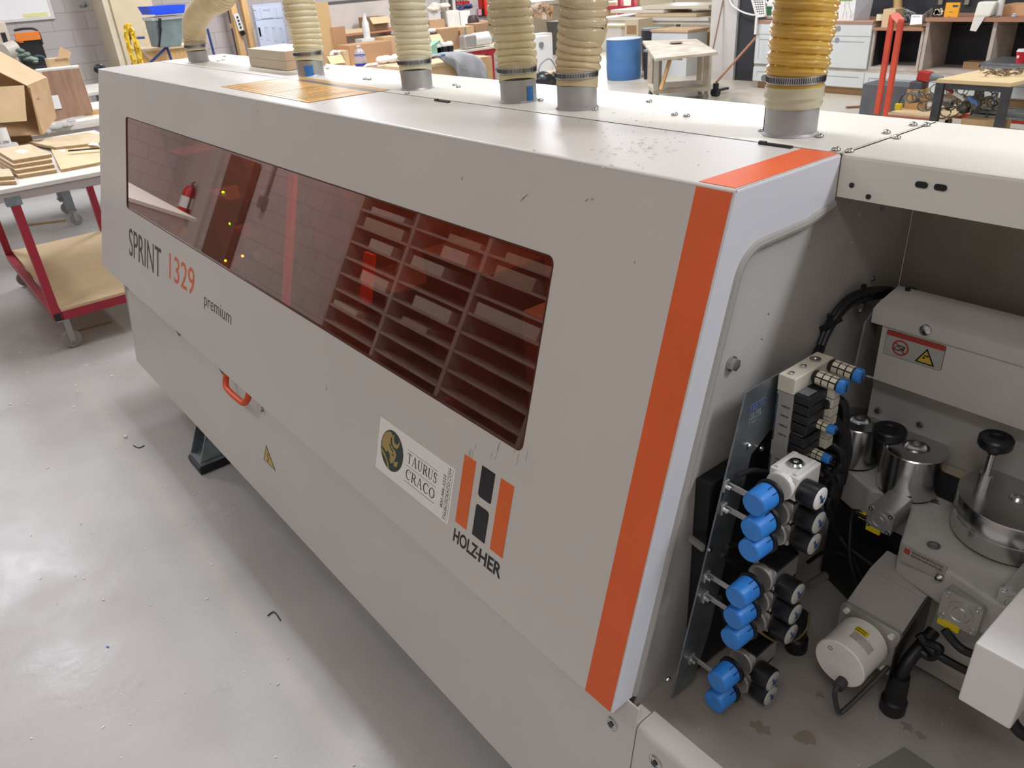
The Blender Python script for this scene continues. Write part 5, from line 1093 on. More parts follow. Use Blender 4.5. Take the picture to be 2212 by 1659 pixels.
# rear wall strip right of hose 1: poles, timber rack, power strip, doors
XWm = -7.85
pol = thing('pipe_pair', 'dark vertical pipes on the wall right of the tan bent hose', 'pipe', (-7.8, onX(508, 60, -7.8).y, 0))
for dx in (0, 9): build('pipe', MB().cyl((-7.8, onX(496+dx*1.0, 30, -7.8).y, 0), (-7.8, onX(496+dx*1.0, 30, -7.8).y, 3.9), .022), mat('dark_pipe', '4d4643', .5), pol)
wr = thing('timber_rack', 'tall unpainted timber rack left of the pale blue door stack', 'rack', (-7.4, onX(525, 60, -7.3).y, 0))
for px in (508, 533): build('upright', MB().box((-7.4, onX(px, 30, -7.3).y-.04, 0), (-7.3, onX(px, 30, -7.3).y+.04, 3.6)), M_WOODR, wr)
for z in (.35, .8, 1.25, 1.7): build('rung', MB().box((-7.6, onX(508, 30, -7.3).y, z), (-7.41, onX(533, 30, -7.3).y, z+.06)), M_OAK, wr)
ps = thing('power_strip', 'white power strip hanging on the timber rack', 'power strip', (-7.28, onX(515, 50, -7.28).y, 1.1))
a, b = onX(509, 30, -7.27), onX(521, 66, -7.27); build('strip_body', MB().beam(a, b, .07, .03, up=(1, 0, 0)), M_WHITE, ps); 
for k in range(4): c = a+(b-a)*(.2+.2*k)+Vector((.02, 0, 0)); build('socket', MB().box(c-Vector((0, .012, .012)), c+Vector((.004, .012, .012))), M_BLKP, ps)
build('plug', MB().beam(b+Vector((.01, 0, -.01)), onX(526, 75, -7.27), .06, .04, up=(1, 0, 0)), M_BLKP, ps)
M_LBLUE = mat('pale_blue_lacquer', 'b4bccb', .45)
for k, (x_, lab) in enumerate(((-6.9, 'front pale blue panelled cabinet door unit stacked by the timber rack'), (-7.0, 'rear pale blue door panel just behind the front one by the timber rack'))):
    t = thing('panelled_door', lab, 'cabinet door', (x_, onX(620, 60, x_).y, .2), 'pale blue panelled doors')
    a, b = onX(545-k*1, 10, x_), onX(606+k*2, 10, x_); zz = onX(620, 10, x_).z
    build('door_leaf', MB().box((x_-.06, a.y, 0), (x_, b.y, zz+k*.03)), M_LBLUE, t, bevel=.003)
    if k == 0:
        for (p0, q0, p1, q1) in ((547, 17, 556, 38), (561, 17, 590, 38), (595, 17, 608, 38), (556, 54, 566, 84), (571, 54, 582, 86), (587, 55, 598, 88), (603, 56, 614, 90)):
            a, b = onX(p0, q0, x_), onX(p1, q1, x_); mb = MB().plate([(a.y, b.z), (b.y, b.z), (b.y, a.z), (a.y, a.z)], (x_+.006, 0, 0), (0, 1, 0), ZP, .006, holes=[[(a.y+.03, b.z+.03), (b.y-.03, b.z+.03), (b.y-.03, a.z-.03), (a.y+.03, a.z-.03)]]); build('panel_moulding', mb, M_LBLUE, t)
        a = onX(545, 44, x_); b = onX(612, 44, x_); build('door_gap', MB().box((x_-.001, a.y, a.z-.008), (x_+.001, b.y, a.z+.002)), mat('gap_blue', '7c8494', .6), t)
solo('tall_board', 'tall tan MDF sheet leaning behind the cream hose beside the blue doors', 'board', MB().box((-6.64, onX(628, 60, -6.64).y, 0), (-6.66, onX(717, 60, -6.64).y, onX(690, 5, -6.64).z)), mat('tan_mdf', 'b89a6c', .8, var=.04, vscale=5))
solo('brown_board', 'short brown cardboard sheet standing right of the tall tan sheet', 'board', MB().box((-6.62, onX(719, 85, -6.63).y, 0), (-6.64, onX(748, 85, -6.63).y, onX(730, 58, -6.63).z)), mat('brown_card', 'a97f5a', .8))
struct('trim_3', MB().box((-7.9, onX(705, 20, -7.8).y, 1.42), (-7.86, onX(1000, 20, -7.8).y, 1.46)), mat('black_trim', '5a5554', .6))
struct('trim_7', MB().box((-7.895, onX(705, 20, -7.8).y, 0), (-7.865, onX(852, 20, -7.8).y, 1.42)), mat('plaster_sheet', 'c6bdb2', .8, var=.05, vscale=4))
# wall shelf with cartons
sf = thing('wall_shelf', 'wooden shelf with brown edge on the wall behind the water bottle', 'shelf', (-7.6, onX(770, 70, -7.4).y, .9))
a, b = onX(743, 70, -7.4), onX(880, 70, -7.4); zs_ = onX(765, 72, -7.4).z
build('shelf_board', MB().box((-7.88, a.y, zs_-.03), (-7.4, b.y, zs_)), mat('red_brown_wood', 'b07a56', .6), sf); build('bracket', MB().box((-7.88, a.y+.02, 0), (-7.45, a.y+.05, zs_-.03)), M_WMEL, sf); build('back_board', MB().box((-7.89, a.y+.06, 0), (-7.87, b.y, zs_-.03)), mat('dark_olive', '6b6452', .8), sf)
solo('shelf_board_stack', 'pale wood strips lying on the wall shelf', 'wood strip', MB().box((-7.7, a.y+.02, zs_+.001), (-7.45, a.y+.5, zs_+.045)), M_OAK)
# long table in front with cartons
tb = thing('work_table', 'long pale table full of cartons behind the cream hoses', 'table', (-5.9, onX(790, 130, -5.6).y, 0))
a, b = onX(690, 150, -5.6), onX(868, 136, -5.6); TZ = b.z
build('tabletop', MB().box((-6.6, onX(690, 140, -5.6).y, TZ-.04), (-5.6, b.y, TZ)), M_OAK, tb)
for x, y in ((-6.5, a.y+.1), (-5.65, a.y+.1), (-6.5, b.y-.1), (-5.65, b.y-.08)): build('leg', MB().box((x-.035, y-.035, 0), (x+.035, y+.035, TZ-.04)), M_GREYS, tb)
def carton(lab, px0, py0, px1, py1, X, dx, m=None, zbase=None, open_=False, tape=False, grp='cardboard boxes along the left wall'):
    a = onX(px0, py0, X); b = onX(px1, py1, X); z0 = b.z if zbase is None else zbase
    t = thing('cardboard_box', lab, 'cardboard box', (X-dx/2, (a.y+b.y)/2, z0), grp)
    m = m or M_CARD
    if open_:
        w = .006; build('body', MB().box((X-w, a.y, z0), (X, b.y, a.z)).box((X-dx, a.y, z0), (X-dx+w, b.y, a.z)).box((X-dx+w, a.y, z0), (X-w, a.y+w, a.z)).box((X-dx+w, b.y-w, z0), (X-w, b.y, a.z)).box((X-dx, a.y, z0), (X, b.y, z0+w)), m, t)
        quad('flap', [(X, a.y, a.z), (X, b.y, a.z), (X+.08, b.y, a.z-.09), (X+.08, a.y, a.z-.09)], M_CARD2, t)
    else: build('body', MB().box((X-dx, a.y, z0), (X, b.y, a.z)), m, t)
    if tape: build('packing_tape', MB().box((X-dx*.6, a.y-.001, a.z-.001), (X-dx*.4, b.y+.001, a.z+.001)), M_CARD2, t); build('paper_label', MB().box((X, a.y+(b.y-a.y)*.3, z0+(a.z-z0)*.4), (X+.002, a.y+(b.y-a.y)*.65, z0+(a.z-z0)*.7)), M_LABEL, t)
    return t
carton('long brown carton behind the water bottle', 754, 99, 850, 128, -6.1, .35, mat('card3', 'b08862', .8), zbase=TZ+.001)
carton('brown carton with label at the right end of the table', 828, 81, 866, 118, -6.3, .25, M_CARD, zbase=TZ+.001)
carton('small carton with shredded packing on the near end of the table', 706, 122, 742, 150, -5.65, .25, M_CARD, zbase=TZ+.001, open_=True)
carton('narrow upright carton next to the water bottle', 742, 110, 758, 150, -5.72, .2, M_CARD2, zbase=TZ+.001)
tq = carton('tilted open carton with torn label on the wall shelf', 798, 38, 842, 74, -7.42, .35, mat('card4', '93795c', .8), open_=True, zbase=zs_+.001)
solo('white_bottle', 'white plastic bottle standing on the white carton by the wall shelf', 'bottle', MB().lathe([(.045, 0), (.05, .02), (.05, .2), (.03, .25), (.025, .3), (.03, .33)], (-6.95, onX(793, 80, -6.95).y, onX(793, 83, -6.95).z), ZP, 16), M_WHITE, smooth=True)
t = thing('white_carton', 'white carton below the white plastic bottle', 'carton', (-7.0, onX(800, 90, -6.9).y, onX(800, 96, -6.9).z)); build('body', X_box(782, 83, 814, 96, -6.85, -.2), M_WHITE, t); sb_ = X_box(784, 96, 812, 104, -6.86, -.18); zz_ = min(v.z for v in sb_.v); sb_.v = [Vector((v.x, v.y, 0 if v.z < zz_+.001 else v.z)) for v in sb_.v]; build('support', sb_, M_CARD, t)
a = onX(778, 124, -5.75); wbt = thing('water_bottle', 'clear gallon water bottle with blue band on the table', 'water bottle', (-5.75, a.y, TZ+.001))
zb_ = TZ+.001; hh = onX(778, 98, -5.75).z-zb_
build('bottle', MB().lathe([(.07, 0), (.078, .02), (.078, hh*.55), (.05, hh*.8), (.022, hh*.88), (.022, hh*.95)], (-5.75, a.y, zb_), ZP, 20), mat('bottle_clear', 'd6cdd2', .15, trans=.5), wbt, smooth=True)
build('blue_band', MB().lathe([(.079, hh*.08), (.079, hh*.2)], (-5.75, a.y, zb_), ZP, 20, cap=False).lathe([(.079, hh*.52), (.073, hh*.62)], (-5.75, a.y, zb_), ZP, 20, cap=False), mat('band_blue', '2b3f8e', .4), wbt); build('bottle_cap', MB().cyl((-5.75, a.y, zb_+hh*.94), (-5.75, a.y, zb_+hh), .026), M_WHITE, wbt)
rg = random.Random(8)
def rag(name, lab, cat, px, py, X, s, m, zb=None, n=8, flat=.5, Y=None):
    c = onX(px, py, X) if Y is None else onY(px, py, Y); mb = MB(); r_ = random.Random(int(px*7+py))
    for k in range(n):
        p = c+Vector((r_.uniform(-.5, .5)*s, r_.uniform(-1, 1)*s, r_.uniform(0, .5)*s)); rr = s*r_.uniform(.3, .6)
        if zb is not None: p.z = max(p.z-(c.z-zb), zb+rr*flat)
        mb.sphere(p, rr, (1, r_.uniform(.8, 1.5), flat), 8, 5)
    return solo(name, lab, cat, mb, m)
M_PBAG = mat('white_bag', 'd9d3ca', .5); 
rag('plastic_bag', 'crumpled white plastic bag at the right end of the table', 'plastic bag', 838, 128, -5.8, .13, M_PBAG, TZ+.001, 10, .7)
rag('paper_towel', 'white paper pack lying beside the water bottle', 'paper', 800, 132, -5.68, .09, M_PBAG, TZ+.001, 5, .4)
rag('red_rag', 'small orange red rag on the table between bottle and plastic bag', 'rag', 812, 128, -5.75, .04, mat('rag_red', 'c2542c', .8), TZ+.001, 4, .7)
rag('packing_film', 'bunched white packing film on top of the small carton', 'packing film', 722, 118, -5.8, .08, M_PBAG, None, 6, .6)
# under table unit
t = thing('white_cabinet', 'small white cabinet under the right end of the long pale table', 'cabinet', (-5.9, onX(860, 148, -5.7).y, 0)); c = onX(864, 148, -5.7); build('body', MB().box((-6.1, c.y-.35, 0), (-5.72, c.y-.04, TZ-.06)), M_WMEL, t); build('door', MB().box((-5.72, c.y-.33, .05), (-5.70, c.y-.06, TZ-.1)), M_WHITE, t)
# ================================================================== CENTRE BACK: red steel table, cartons, jacket
rt = thing('steel_table', 'red framed steel table with cluttered top behind the fourth hose', 'table', (-5.9, onX(1000, 120, -5.2).y, 0))
XR_ = -5.0
a, b = onX(915, 117, XR_), onX(1075, 103, XR_); RZ = (a.z+b.z)/2
build('tabletop', MB().box((XR_-.55, a.y-.05, RZ-.025), (XR_, b.y+.35, RZ)), mat('dusty_top', 'cfc8b8', .6, var=.06, vscale=9), rt)
build('frame_rail', MB().box((XR_-.53, a.y-.03, RZ-.085), (XR_-.03, b.y+.3, RZ-.026)), M_REDF, rt)
for x, y in ((XR_-.08, a.y+.03), (XR_-.48, a.y+.03), (XR_-.08, onX(1066, 140, XR_).y), (XR_-.48, onX(1066, 140, XR_).y)):
    build('leg', MB().box((x-.045, y-.045, 0), (x+.045, y+.045, RZ-.085)), M_REDF, rt)
# machine parts on the table
t = thing('motor', 'dusty aluminium gear motor on the red framed table', 'motor', (XR_-.25, onX(1015, 92, XR_-.1).y, RZ+.001))
q = onX(1010, 92, XR_-.12); build('gear_case', MB().obox((XR_-.12, q.y, RZ+.09), (.14, .2, .17), (0, 0, .1)), M_ALU, t, bevel=.02); build('motor_body', MB().cyl((XR_-.12, q.y+.1, RZ+.10), (XR_-.13, q.y+.36, RZ+.10), .085, seg=24), mat('motor_white', 'd8d6cf', .4), t, smooth=True); build('shaft', MB().cyl((XR_-.12, q.y-.02, RZ+.17), (XR_-.12, q.y-.02, RZ+.27), .012).cyl((XR_-.13, q.y+.36, RZ+.09), (XR_-.13, q.y+.5, RZ+.09), .05), M_GREYS, t)
for k, lab in enumerate(('leftmost of three silver clamp blocks on the red framed table', 'middle of three silver clamp blocks on the red framed table', 'rightmost of three silver clamp blocks, nearest the gear motor')):
    q = onX(944+k*13.5, 98, XR_-.1); t = thing('clamp_block', lab, 'clamp', (XR_-.1, q.y, RZ+.001), 'clamp blocks on the steel table')
    build('block', MB().box((XR_-.14, q.y-.035, RZ+.001), (XR_-.06, q.y+.035, RZ+.075)), M_BLKP, t, bevel=.006); build('cap', MB().lathe([(.05, 0), (.052, .02), (.035, .05)], (XR_-.1, q.y, RZ+.075), ZP, 16), M_WHITE, t, smooth=True)
q = onX(936, 92, XR_-.15); solo('green_box', 'pale green wedge shaped plastic box at the left end of the steel table', 'box', MB().hexa([(XR_-.23, q.y-.1, RZ+.001), (XR_-.06, q.y-.1, RZ+.001), (XR_-.06, q.y+.05, RZ+.001), (XR_-.23, q.y+.05, RZ+.001), (XR_-.23, q.y-.1, RZ+.1), (XR_-.06, q.y-.1, RZ+.1), (XR_-.06, q.y+.05, RZ+.16), (XR_-.23, q.y+.05, RZ+.16)]), mat('pale_green', '8fc0a4', .5))
M_C5 = mat('card5', 'b08e68', .8); M_C6 = mat('card6', '9f8060', .8)
carton('left half of a pair of brown cartons behind the clamp blocks', 953, 63, 992, 98, XR_-.24, .28, M_C5, zbase=RZ+.001)
carton('right brown carton of the pair, behind the gear motor', 993, 59, 1026, 96, XR_-.25, .28, M_CARD, zbase=RZ+.001)
carton('taller darker carton at the right end of the steel table', 1027, 52, 1056, 96, XR_-.30, .24, M_C6, zbase=RZ+.001)
carton('pale carton edge beside the tall dark carton', 1057, 46, 1069, 96, XR_-.30, .24, M_CARD, zbase=RZ+.001)
carton('small open carton with paper at the left end of the steel table', 926, 76, 952, 97, XR_-.25, .25, M_C6, zbase=RZ+.001, open_=True)
# row of things on a rear bench along the wall
rb = thing('workbench', 'long rear bench along the block wall behind the steel table', 'workbench', (-7.4, onX(990, 60, -7.0).y, 0))
c0, c1 = onX(905, 60, -7.0), onX(1075, 60, -7.0); RB = onX(990, 66, -7.0).z
build('tabletop', MB().box((-7.85, c0.y-.2, RB-.04), (-6.95, c1.y+.2, RB)), M_WMEL, rb)
for y in (c0.y-.1, c1.y+.1):
    for x in (-7.8, -7.0): build('leg', MB().box((x-.03, y-.03, 0), (x+.03, y+.03, RB-.04)), M_GREYS, rb)
for k, (p0, q0, p1, lab, m) in enumerate(((966, 24, 994, 'left white paper sack standing on the rear bench', mat('sack_white', 'cfc9bd', .8, var=.06, vscale=8)), (995, 24, 1018, 'right white paper sack with faint print on the rear bench', mat('sack_white2', 'd9d4c9', .8, var=.05, vscale=8)))):
    a, b = onX(p0, q0, -7.1), onX(p1, q0, -7.1); t = thing('paper_sack', lab, 'sack', (-7.2, (a.y+b.y)/2, RB+.001), 'white sacks on the rear bench')
    build('sack_body', MB().hexa([(-7.4, a.y, RB+.001), (-7.1, a.y, RB+.001), (-7.1, b.y, RB+.001), (-7.4, b.y, RB+.001), (-7.34, a.y, a.z), (-7.12, a.y, a.z), (-7.12, b.y-.004, a.z), (-7.34, b.y-.004, a.z)]), m, t, bevel=.02)
rag('blue_cloth', 'navy blue folded cloth on top of the white sacks', 'cloth', 1003, 19, -7.2, .12, mat('navy_cloth', '3f4470', .8), None, 6, .35)
q = onX(1031, 42, -6.98); solo('dark_pot', 'dark brown rounded pot on the rear bench beside the sacks', 'pot', MB().lathe([(.05, 0), (.1, .05), (.105, .13), (.07, .19)], (-7.1, q.y, RB+.001), ZP, 18), mat('pot_brown', '3a2a22', .5), smooth=True)
carton('brown carton under loose cloth at the left of the rear bench', 928, 44, 962, 66, -7.05, .3, M_C5, zbase=RB+.001)
rag('loose_cloth', 'cream cloth heaped over white foam left of the sacks', 'cloth', 940, 22, -7.2, .15, mat('cream_cloth', 'd9cdb8', .85), None, 8, .5)
rag('paper_heap', 'crumpled white paper sticking out of the small open carton', 'paper', 940, 72, -5.4, .07, M_PBAG, None, 6, .9)
t = thing('foam_block', 'grey white foam block under the cream cloth on the rear bench', 'foam', (-7.2, onX(938, 36, -7.1).y, RB)); a, b = onX(925, 27, -7.12), onX(953, 46, -7.12); build('block', MB().box((-7.4, a.y, onX(940, 43.5, -7.05).z+.002), (-7.12, b.y, a.z)), mat('foam_grey', 'c4c0ba', .8), t)
# tools hanging on the wall: saws and levels
hang = [(957, 'ca', .022), (966, 'cb', .02), (974, 'dark', .014), (981, 'cc', .026)]
for k, (px, cc, w_) in enumerate(hang):
    lab = ['leftmost tall grey plank leaning on the wall by the hanging tools', 'second tall plank, slightly narrower and darker, on the wall', 'thin dark rail between the grey planks on the wall', 'pale wide plank just left of the red clamps'][k]
    q = onX(px, 10, -7.86); solo('wall_plank', lab, 'plank', MB().box((-7.895, q.y-w_, RB+.2), (-7.86, q.y+w_, 2.1)), mat('plank'+cc, {'ca': '8f8478', 'cb': 'b9ada0', 'dark': '4a4540', 'cc': 'd2cbc0'}[cc], .6))
for k, px in enumerate((992, 998, 1003, 1008, 1014)):
    q = onX(px, 6, -7.8); t = thing('bar_clamp', ['first', 'second', 'third', 'fourth', 'last'][k]+' from the left of the red bar clamps hanging on the wall', 'clamp', (-7.85, q.y, 1.2), 'red bar clamps hanging on the wall')
    build('bar', MB().box((-7.89, q.y-.006, onX(px, 18, -7.8).z), (-7.87, q.y+.006, 2.2)), M_GALV, t); build('jaw', MB().box((-7.87, q.y-.012, onX(px, 12, -7.8).z), (-7.80, q.y+.012, onX(px, 2, -7.8).z)), mat('clamp_red', 'c23a2a', .4), t)
# fire extinguisher on the end of the block wall
q = onX(1052, 20, -7.8); t = thing('fire_extinguisher', 'red fire extinguisher on the end of the block wall beside the fourth hose', 'fire extinguisher', (-7.8, q.y, onX(1052, 33, -7.8).z))
ez = onX(1052, 33, -7.8).z; build('cylinder', MB().lathe([(.05, 0), (.06, .015), (.06, .34), (.035, .40)], (-7.82, q.y+.02, ez), ZP, 20), mat('ext_red2', 'd8342a', .35), t, smooth=True); build('mount_board', MB().box((-7.895, q.y-.11, ez-.02), (-7.885, q.y+.09, ez+.5)), mat('ext_dark_red', '9a2a24', .5), t); build('valve', MB().obox((-7.82, q.y+.02, ez+.43), (.03, .1, .05)), M_BLKP, t)
q = onX(1038, 24, -7.84); t = thing('wall_holder', 'small wall holder with coloured leaflets left of the extinguisher', 'holder', (-7.88, q.y, q.z-.1)); build('holder', X_box(1031, 19, 1044, 35, -7.88, .03), M_BLKP, t); build('leaflets', X_box(1032, 20, 1040, 33, -7.848, .006), mat('leaflet', 'c98a9a', .5), t)
# jacket over a carton in front of the steel table
XJ = -4.1
jb = thing('cardboard_box', 'large open topped carton with the grey jacket draped over it', 'cardboard box', (XJ-.2, onX(960, 150, XJ).y, 0), None)
a, b, c = onX(925, 137, XJ), onX(1000, 145, XJ), onX(1066, 140, XJ)
JZ = onX(950, 136, XJ).z
build('body', MB().box((XJ-.5, a.y-.3, 0), (XJ, b.y, JZ)), M_CARD2, jb)
build('flap', MB().box((XJ-.02, a.y-.3, JZ-.03), (XJ+.05, b.y-.1, JZ)), M_OAK, jb)
jb2 = thing('cardboard_box', 'tall light carton right of the grey jacket, beside the red table leg', 'cardboard box', (XJ-.3, onX(1050, 150, XJ-.1).y, 0)); a2, b2x = onX(1040, 124, XJ-.12), onX(1062, 124, XJ-.12); build('body', MB().box((XJ-.5, a2.y-.12, 0), (XJ-.12, b2x.y, a2.z)), M_CARD, jb2)
# draped jacket: a folded cloth surface hanging over
def drape(name, lab, cat, outline, X, m, depth=.16):
    mb = MB(); n = 26; mrows = 14; vs = []; fs = []
    for i in range(n+1):
        u_ = i/n; px = outline[0][0]+(outline[-1][0]-outline[0][0])*u_
        for k in range(len(outline)-1):
            if outline[k][0] <= px <= outline[k+1][0]+1e-6:
                tt = (px-outline[k][0])/(outline[k+1][0]-outline[k][0]); yt_ = outline[k][1]+(outline[k+1][1]-outline[k][1])*tt; yb_ = outline[k][2]+(outline[k+1][2]-outline[k][2])*tt; break
        for j in range(mrows+1):
            v_ = j/mrows; py = yt_+(yb_-yt_)*v_
            fold = .035*math.sin(u_*26+v_*1.5)*v_+.02*math.sin(u_*11+1)
            p = onX(px, py, X+depth*min(1, v_*2.2)**.7-.12+fold); vs.append(p)
    for i in range(n):
        for j in range(mrows): a = i*(mrows+1)+j; fs.append((a, a+1, a+mrows+2, a+mrows+1))
    mb.add(vs, fs); o = solo(name, lab, cat, mb, m, smooth=True); s = o.modifiers.new('thickness', 'SOLIDIFY'); s.thickness = .02; s.offset = -1; return o
drape('jacket', 'grey jacket with blue collar trim draped over the open carton', 'jacket', [(932, 119, 122), (955, 113, 128), (985, 111, 150), (1000, 112, 190), (1020, 116, 205), (1036, 124, 210), (1048, 140, 212), (1053, 160, 214)], XJ+.10, mat('jacket_grey', '8d8e8f', .9, var=.08, vscale=10))
rag('blue_collar', 'blue cloth collar lying at the left of the grey jacket', 'cloth', 948, 123, XJ+.1, .07, mat('collar_blue', '3f76a8', .8), None, 5, .35)
# caster end of the next cart and a vacuum, right of the fourth hose
q = onZ(1175, 190, 0); t = thing('shop_vacuum', 'low black shop vacuum with wire handle on the floor between the sand hoses', 'vacuum', (q.x, q.y, 0))
build('tank', MB().sphere((q.x, q.y, .13), .16, (1, 1.2, .8)).box((q.x-.12, q.y, 0.0), (q.x+.12, q.y+.45, .16)), M_BLKP, t, smooth=True); build('top_cover', MB().obox((q.x, q.y+.15, .21), (.22, .4, .04)), M_CARD2, t); build('handle', MB().tube([(q.x, q.y-.12, .2), (q.x, q.y-.05, .36), (q.x, q.y+.15, .42), (q.x, q.y+.3, .24)], .012, 8), M_GREYS, t)
# bright bay: benches, shavings, door with daylight
win = struct('window_1', MB().box((-13.19, 10.2, .9), (-13.17, 15.4, 3.2)), mat('daylight_window', 'ffffff', .5, emis='f4f8ff', estr=3.0))
struct('trim_4', MB().box((-13.2, 10.1, .8), (-13.1, 15.5, .9)).box((-13.2, 10.1, 3.2), (-13.1, 15.5, 3.3)), M_WMEL)
M_BWH = mat('bay_white', 'e8e6e2', .5)
bw = thing('white_bench', 'white bench heaped with wood shavings in the bright bay', 'bench', (-8.3, 9.9, 0))
pz = onX(1165, 74, -7.6); 
build('worktop', MB().box((-7.87, onX(1138, 70, -7.6).y, pz.z-.05), (-7.6, onX(1192, 70, -7.6).y, pz.z)), M_BWH, bw)
for px in (1142, 1188): y = onX(px, 80, -7.65).y; build('leg', MB().box((-7.7, y-.03, 0), (-7.62, y+.03, pz.z-.05)), M_BWH, bw); build('leg', MB().box((-7.86, y-.03, 0), (-7.80, y+.03, pz.z-.05)), M_BWH, bw)
sh_m = MB(); rg = random.Random(12)
for k in range(150):
    c = onX(rg.uniform(1140, 1192), rg.uniform(2, 40), -7.72+rg.uniform(-.1, .1)); s = rg.uniform(.02, .06)
    c.z = max(pz.z+.02, min(c.z, pz.z+.5-abs(c.y-onX(1165, 20, -7.7).y)*.4)); sh_m.obox(c, (s*1.6, s, s*.4), (rg.uniform(0, 3), rg.uniform(0, 3), rg.uniform(0, 3)))
o = solo('wood_shavings', 'heap of brown wood shavings and offcuts on the white bench in the bright bay', 'wood shavings', sh_m, mat('shavings', 'b98a5c', .7, col2='e8dcc8', vscale=3)); o['kind'] = 'stuff'
q = onZ(1160, 118, 0); q = onX(1163, 100, -7.3); t = thing('white_crate', 'white dusty crate with a round black knob under the white bench', 'crate', (-7.3, q.y, 0)); 
a, b = onX(1144, 80, -7.3), onX(1192, 112, -7.3); build('body', MB().box((-7.59, a.y, 0), (-7.3, b.y, a.z-.02)), M_BWH, t); build('knob', MB().cyl((-7.3, onX(1168, 97, -7.3).y, onX(1168, 97, -7.3).z), (-7.27, onX(1168, 97, -7.3).y, onX(1168, 97, -7.3).z), .05), M_GREYS, t)
q = onZ(1200, 118, 0); c = onX(1206, 45, q.x); solo('dark_bin', 'tall narrow dark grey bin between the two sand hoses', 'bin', MB().hexa([(q.x-.15, q.y, 0), (q.x+.15, q.y, 0), (q.x+.15, q.y+.4, 0), (q.x-.15, q.y+.4, 0), (q.x-.18, q.y-.08, c.z), (q.x+.18, q.y-.08, c.z), (q.x+.18, q.y+.48, c.z), (q.x-.18, q.y+.48, c.z)]), mat('bin_dark', '4a4744', .5))
# ================================================================== RIGHT BACK
# blue drum
q = onZ(1347, 170, 0); DR = .285
t = thing('plastic_drum', 'blue open topped plastic drum standing on the dusty floor', 'drum', (q.x, q.y, 0))
dzt = onY(1347, 87, q.y-.25).z
build('drum_body', MB().lathe([(DR*.93, 0), (DR*.97, .03), (DR, .2), (DR*.985, .28), (DR, .3), (DR, dzt-.02), (DR*1.01, dzt), (DR*.97, dzt), (DR*.95, .05), (.001, .04)], (q.x, q.y, 0), ZP, 40), mat('drum_blue', '3f6ea6', .5, col2='4a78a8', vscale=4), t, smooth=True)
build('drum_rim', MB().lathe([(DR*1.0, dzt-.012), (DR*1.02, dzt-.006), (DR*1.02, dzt+.003), (DR*.98, dzt+.003)], (q.x, q.y, 0), ZP, 40), mat('drum_rim', '7f93ac', .5), t, smooth=True)
# rolling table
rt2 = thing('rolling_table', 'pale dusty wooden rolling table with lower shelf right of the blue drum', 'table', (-3.2, 8.6, 0))
Pz = .66
tp = [onZ(px, py, Pz) for px, py in ((1388, 88), (1415, 126), (1551, 112), (1505, 84))]
mb = MB(); mb.add([(p.x, p.y, Pz-.035) for p in tp]+[(p.x, p.y, Pz) for p in tp], [(3, 2, 1, 0), (4, 5, 6, 7), (0, 1, 5, 4), (1, 2, 6, 5), (2, 3, 7, 6), (3, 0, 4, 7)])
M_DUSTY = mat('dusty_wood', 'a89c88', .8, col2='c2b9a9', vscale=5)
build('tabletop', mb, M_DUSTY, rt2, bevel=.004)
lg = [onZ(px, py, .17) for px, py in ((1424, 188), (1528, 183))]
bx0 = [onZ(px, py, .17) for px, py in ((1397, 180), (1412, 195), (1536, 188), (1520, 172))]
mb = MB(); mb.add([(p.x, p.y, .12) for p in bx0]+[(p.x, p.y, .17) for p in bx0], [(3, 2, 1, 0), (4, 5, 6, 7), (0, 1, 5, 4), (1, 2, 6, 5), (2, 3, 7, 6), (3, 0, 4, 7)]); build('lower_shelf', mb, M_DUSTY, rt2)
for k, p in enumerate(bx0):
    cx_ = sum(v.x for v in bx0)/4; cy_ = sum(v.y for v in bx0)/4; f_ = .86; x, y = cx_+(p.x-cx_)*f_, cy_+(p.y-cy_)*f_
    build('leg', MB().box((x-.045, y-.03, .17), (x+.045, y+.03, Pz-.036)), mat('leg_grey', '9a968e', .7) if k == 1 else M_DUSTY, rt2)
    build('caster', MB().cyl((x-.012, y, .045), (x+.012, y, .045), .044).box((x-.015, y-.02, .05), (x+.015, y+.02, .119)), M_CASTER, rt2)
build('cross_brace', MB().beam((bx0[1].x+.1, bx0[1].y+.03, .18), (bx0[1].x+.12, bx0[1].y+.2, Pz-.05), .06, .02), M_WOODR, rt2)
build('apron', MB().box((bx0[1].x+.08, bx0[1].y+.02, Pz-.10), (bx0[2].x-.08, bx0[1].y+.04, Pz-.036)), M_DUSTY, rt2)
q = onZ(1460, 93, Pz+.01); solo('bowl', 'small brown dish with dusty rim lying on the rolling table', 'dish', MB().lathe([(.06, 0), (.10, .02), (.095, .025), (.05, .006)], (q.x, q.y, Pz+.001), ZP, 20), mat('dish', '8a7a64', .6), smooth=True)
# black bins and white cabinet behind it
def ybin(name, lab, cat, px0, py0, px1, py1, Y, m, rim=None, dy=.4):
    a, b = onY(px0, py0, Y), onY(px1, py1, Y); cx_, r_ = (a.x+b.x)/2, (b.x-a.x)/2
    t = thing(name, lab, cat, (cx_, Y+r_, 0)); build('bin_body', MB().lathe([(r_*.85, 0), (r_, a.z), (r_*.94, a.z), (r_*.8, .03)], (cx_, Y+r_, 0), ZP, 26), m, t, smooth=True)
    build('bin_rim', MB().lathe([(r_*1.03, a.z-.03), (r_*1.05, a.z), (r_*.96, a.z)], (cx_, Y+r_, 0), ZP, 26), rim or M_GREYS, t, smooth=True); return t
bt_ = ybin('trash_bin', 'round black trash bin behind the blue drum and rolling table', 'bin', 1374, 62, 1412, 85, 10.2, mat('bin_black', '26272b', .5))
ybin('trash_bin', 'small black bin between the blue drum and the table legs', 'bin', 1385, 108, 1403, 160, 9.45, MC['bin_black'])
a, b = onY(1408, 64, 10.0), onY(1481, 175, 10.0)
